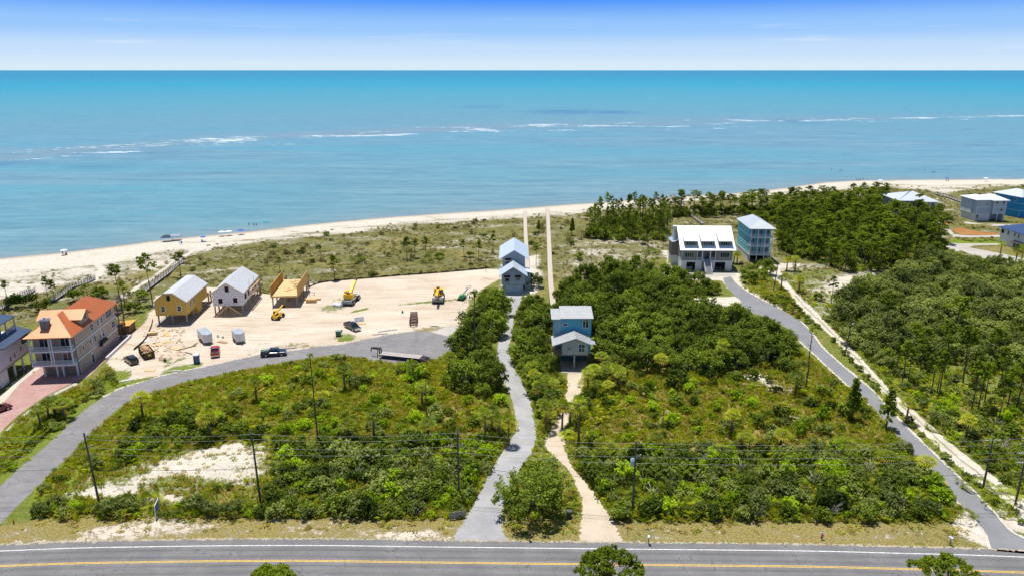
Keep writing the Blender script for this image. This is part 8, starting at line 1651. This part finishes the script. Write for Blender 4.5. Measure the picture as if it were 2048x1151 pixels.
WHT, BLUE, NAV = ("white", (.72, .74, .76)), ("blue", (.03, .12, .50)), ("navy", (.03, .05, .14))
umbrella(129, 509, WHT, "white umbrella alone on the left beach", 1.3); umbrella(444, 471, WHT, "left white umbrella at the waterline", 1.5); umbrella(458, 470, WHT, "right white umbrella at the waterline", 1.5); umbrella(482, 468, BLUE, "blue umbrella at the waterline", 1.5); umbrella(407, 483, BLUE, "blue umbrella with chairs on the upper beach", 1.2)
umbrella(1893, 361, BLUE, "small umbrella at the far right waterline", 1.3); umbrella(1971, 362, WHT, "pale umbrella at the far right beach", 1.5)
def tent(px, py, mt, lab, w_=3.0):
    x_, y_ = G(px, py); t = thing("beach_tent", (x_, y_, float(land_z(np.array([x_]), np.array([y_]))[0])), R(10), lab, "beach tent"); m_ = MB(); q = w_ / 2
    top = [(-q, -q, 2.0), (q, -q, 2.0), (q, q, 2.0), (-q, q, 2.0), (0, 0, 2.7)]; m_.add(top, [(0, 1, 4), (1, 2, 4), (2, 3, 4), (3, 0, 4)]); m_.add([*top[:4], *[(p[0], p[1], 1.75) for p in top[:4]]], [(0, 1, 5, 4), (1, 2, 6, 5), (2, 3, 7, 6), (3, 0, 4, 7)]); m_.build("canopy", mt, t)
    m_ = MB(); [m_.cyl((sx_ * q * .97, sy_ * q * .97, 0), (sx_ * q * .97, sy_ * q * .97, 2.0), .04, .04, 5) for sx_ in (-1, 1) for sy_ in (-1, 1)]; m_.build("poles", GALV, t)
tent(334, 481, mat("navy tent cloth", (.035, .045, .10), .8), "dark navy beach tent, left of the pair on the left beach", 3.6); tent(351, 479, mat("grey blue tent cloth", (.30, .34, .44), .8), "greyish beach tent, right of the pair on the left beach", 4.0); tent(1761, 368, mat("pale tent cloth", (.62, .62, .66), .8), "pale beach tent on the right beach", 3.4)
def chair(px, py, mt, lab):
    x_, y_ = G(px, py); t = thing("beach_chair", (x_, y_, float(land_z(np.array([x_]), np.array([y_]))[0])), R(15), lab, "beach chair"); m_ = MB(); m_.box(-.3, .3, -.3, .25, .28, .34); m_.build("seat", mt, t); m_ = MB(); m_.slab([(-.3, .25, .3), (.3, .25, .3), (.3, .6, 1.0), (-.3, .6, 1.0)], .05); m_.build("backrest", mt, t); m_ = MB(); [m_.bar((s_ * .3, -.3, 0), (s_ * .3, .4, .4), .04) for s_ in (-1, 1)]; m_.build("leg_frame", GALV, t)
chair(132, 510, mat("red chair cloth", (.4, .05, .08), .8), "red beach chair under the lone white umbrella"); chair(363, 488, mat("blue chair cloth", (.04, .12, .45), .8), "blue beach chair below the tents, right one"); chair(359, 489, mat("white chair cloth", (.7, .7, .72), .8), "white beach chair below the tents, left one"); chair(1760, 370, mat("red chair cloth", (.4, .05, .08)), "reddish beach chair under the pale tent")
chair(404, 485, mat("blue chair cloth", (.04, .12, .45)), "blue beach chair beside the upper beach umbrella")
SKIN = [mat("skin light", (.52, .31, .22), .6), mat("skin tan", (.36, .20, .13), .6)]
def person(px, py, lab, z=None, pose=0, shirt=(.1, .1, .14), wade=0.0):
    x_, y_ = G(px, py, SEA_Z if wade else 0); z_ = (SEA_Z - wade) if wade else float(land_z(np.array([x_]), np.array([y_]))[0])
    s_ = .12 + .10 * pose; J = [(0, 0, .95), (0, 0, 1.2), (0, 0, 1.42), (0, 0, 1.52), (0, -.01, 1.66), (-.1, 0, .88), (-.12, -s_, .48), (-.13, 0, .05), (.1, 0, .88), (.12, s_, .48), (.13, s_, .05), (-.19, 0, 1.40), (-.27, .03, 1.12), (-.30, -.08, .86), (.19, 0, 1.40), (.28, .03, 1.14), (.31, -.06, .88), (-.13, -.16, .03), (.13, s_ - .16, .03)]
    E_ = [(0, 1), (1, 2), (2, 3), (3, 4), (0, 5), (5, 6), (6, 7), (0, 8), (8, 9), (9, 10), (2, 11), (11, 12), (12, 13), (2, 14), (14, 15), (15, 16), (7, 17), (10, 18)]
    rad = [.13, .12, .13, .055, .10, .09, .065, .04, .09, .065, .04, .06, .045, .03, .06, .045, .03, .035, .035]
    me = bpy.data.meshes.new("person"); me.from_pydata(J, E_, []); o = link("person", me, random.choice(SKIN)); md = o.modifiers.new("skin", 'SKIN')
    for v, r_ in zip(me.skin_vertices[0].data, rad): v.radius = (r_, r_ * .85)
    me.skin_vertices[0].data[0].use_root = True; sb = o.modifiers.new("sub", 'SUBSURF'); sb.levels = 1; sb.render_levels = 1
    o.location = (x_, y_, z_); o.rotation_euler = (0, 0, random.uniform(0, 6.28)); tag(o, lab, "person")
    m_ = MB(); m_.tube([(0, 0, .74), (0, 0, .95), (0, 0, 1.02)], [.2, .19, .15], 8); m_.build("swimwear", mat("cloth %.2f" % sum(shirt), shirt, .8), o); m_ = MB(); m_.ball((0, .02, 1.72), .115, 8, 6, 1.0); m_.build("hair", mat("dark hair", (.05, .035, .025), .7), o)
for k, (px, py, w_, lab) in enumerate(((1713, 361, 0, "person standing at the right waterline, first of four from the left"), (1717, 361, 0, "person standing at the right waterline, second of four"), (1721, 361, 0, "person standing at the right waterline, third of four"), (1726, 360, 0, "person standing at the right waterline, last of four"),
        (1892, 362, 0, "person beside the small far umbrella"), (1897, 362, 0, "person right of the small far umbrella"), (1684, 342, .5, "person wading off the right beach, right one"), (1680, 342, .5, "person wading off the right beach, left one"), (1663, 340, .6, "person wading farther left off the right beach"), (1849, 341, .6, "swimmer far out, first of three"), (1865, 345, .6, "swimmer far out, middle of three"), (1869, 345, .6, "swimmer far out, last of three"),
        (498, 450, .7, "left swimmer off the left beach"), (508, 451, .6, "middle swimmer off the left beach"), (513, 451, .6, "right swimmer off the left beach"), (126, 511, 0, "person sitting place beside the lone white umbrella"), (1764, 370, 0, "person standing by the pale beach tent"))):
    person(px, py, lab.replace("sitting place ", ""), wade=w_, pose=k % 3, shirt=((.08, .09, .2), (.4, .06, .06), (.06, .06, .07))[k % 3])
x_, y_ = G(530, 443, SEA_Z); m_ = MB(); n_ = 16
m_.tube([(.55 * math.cos(2 * math.pi * k / n_), .55 * math.sin(2 * math.pi * k / n_), .05) for k in range(n_ + 1)], .22, 8); m_.box(.5, 1.9, -.4, .4, -.02, .16); o = m_.build("pool_float", mat("turquoise float", (.02, .55, .50), .4), smooth=True); o.location = (x_, y_, SEA_Z); tag(o, "turquoise inflatable float beside the swimmers", "float")
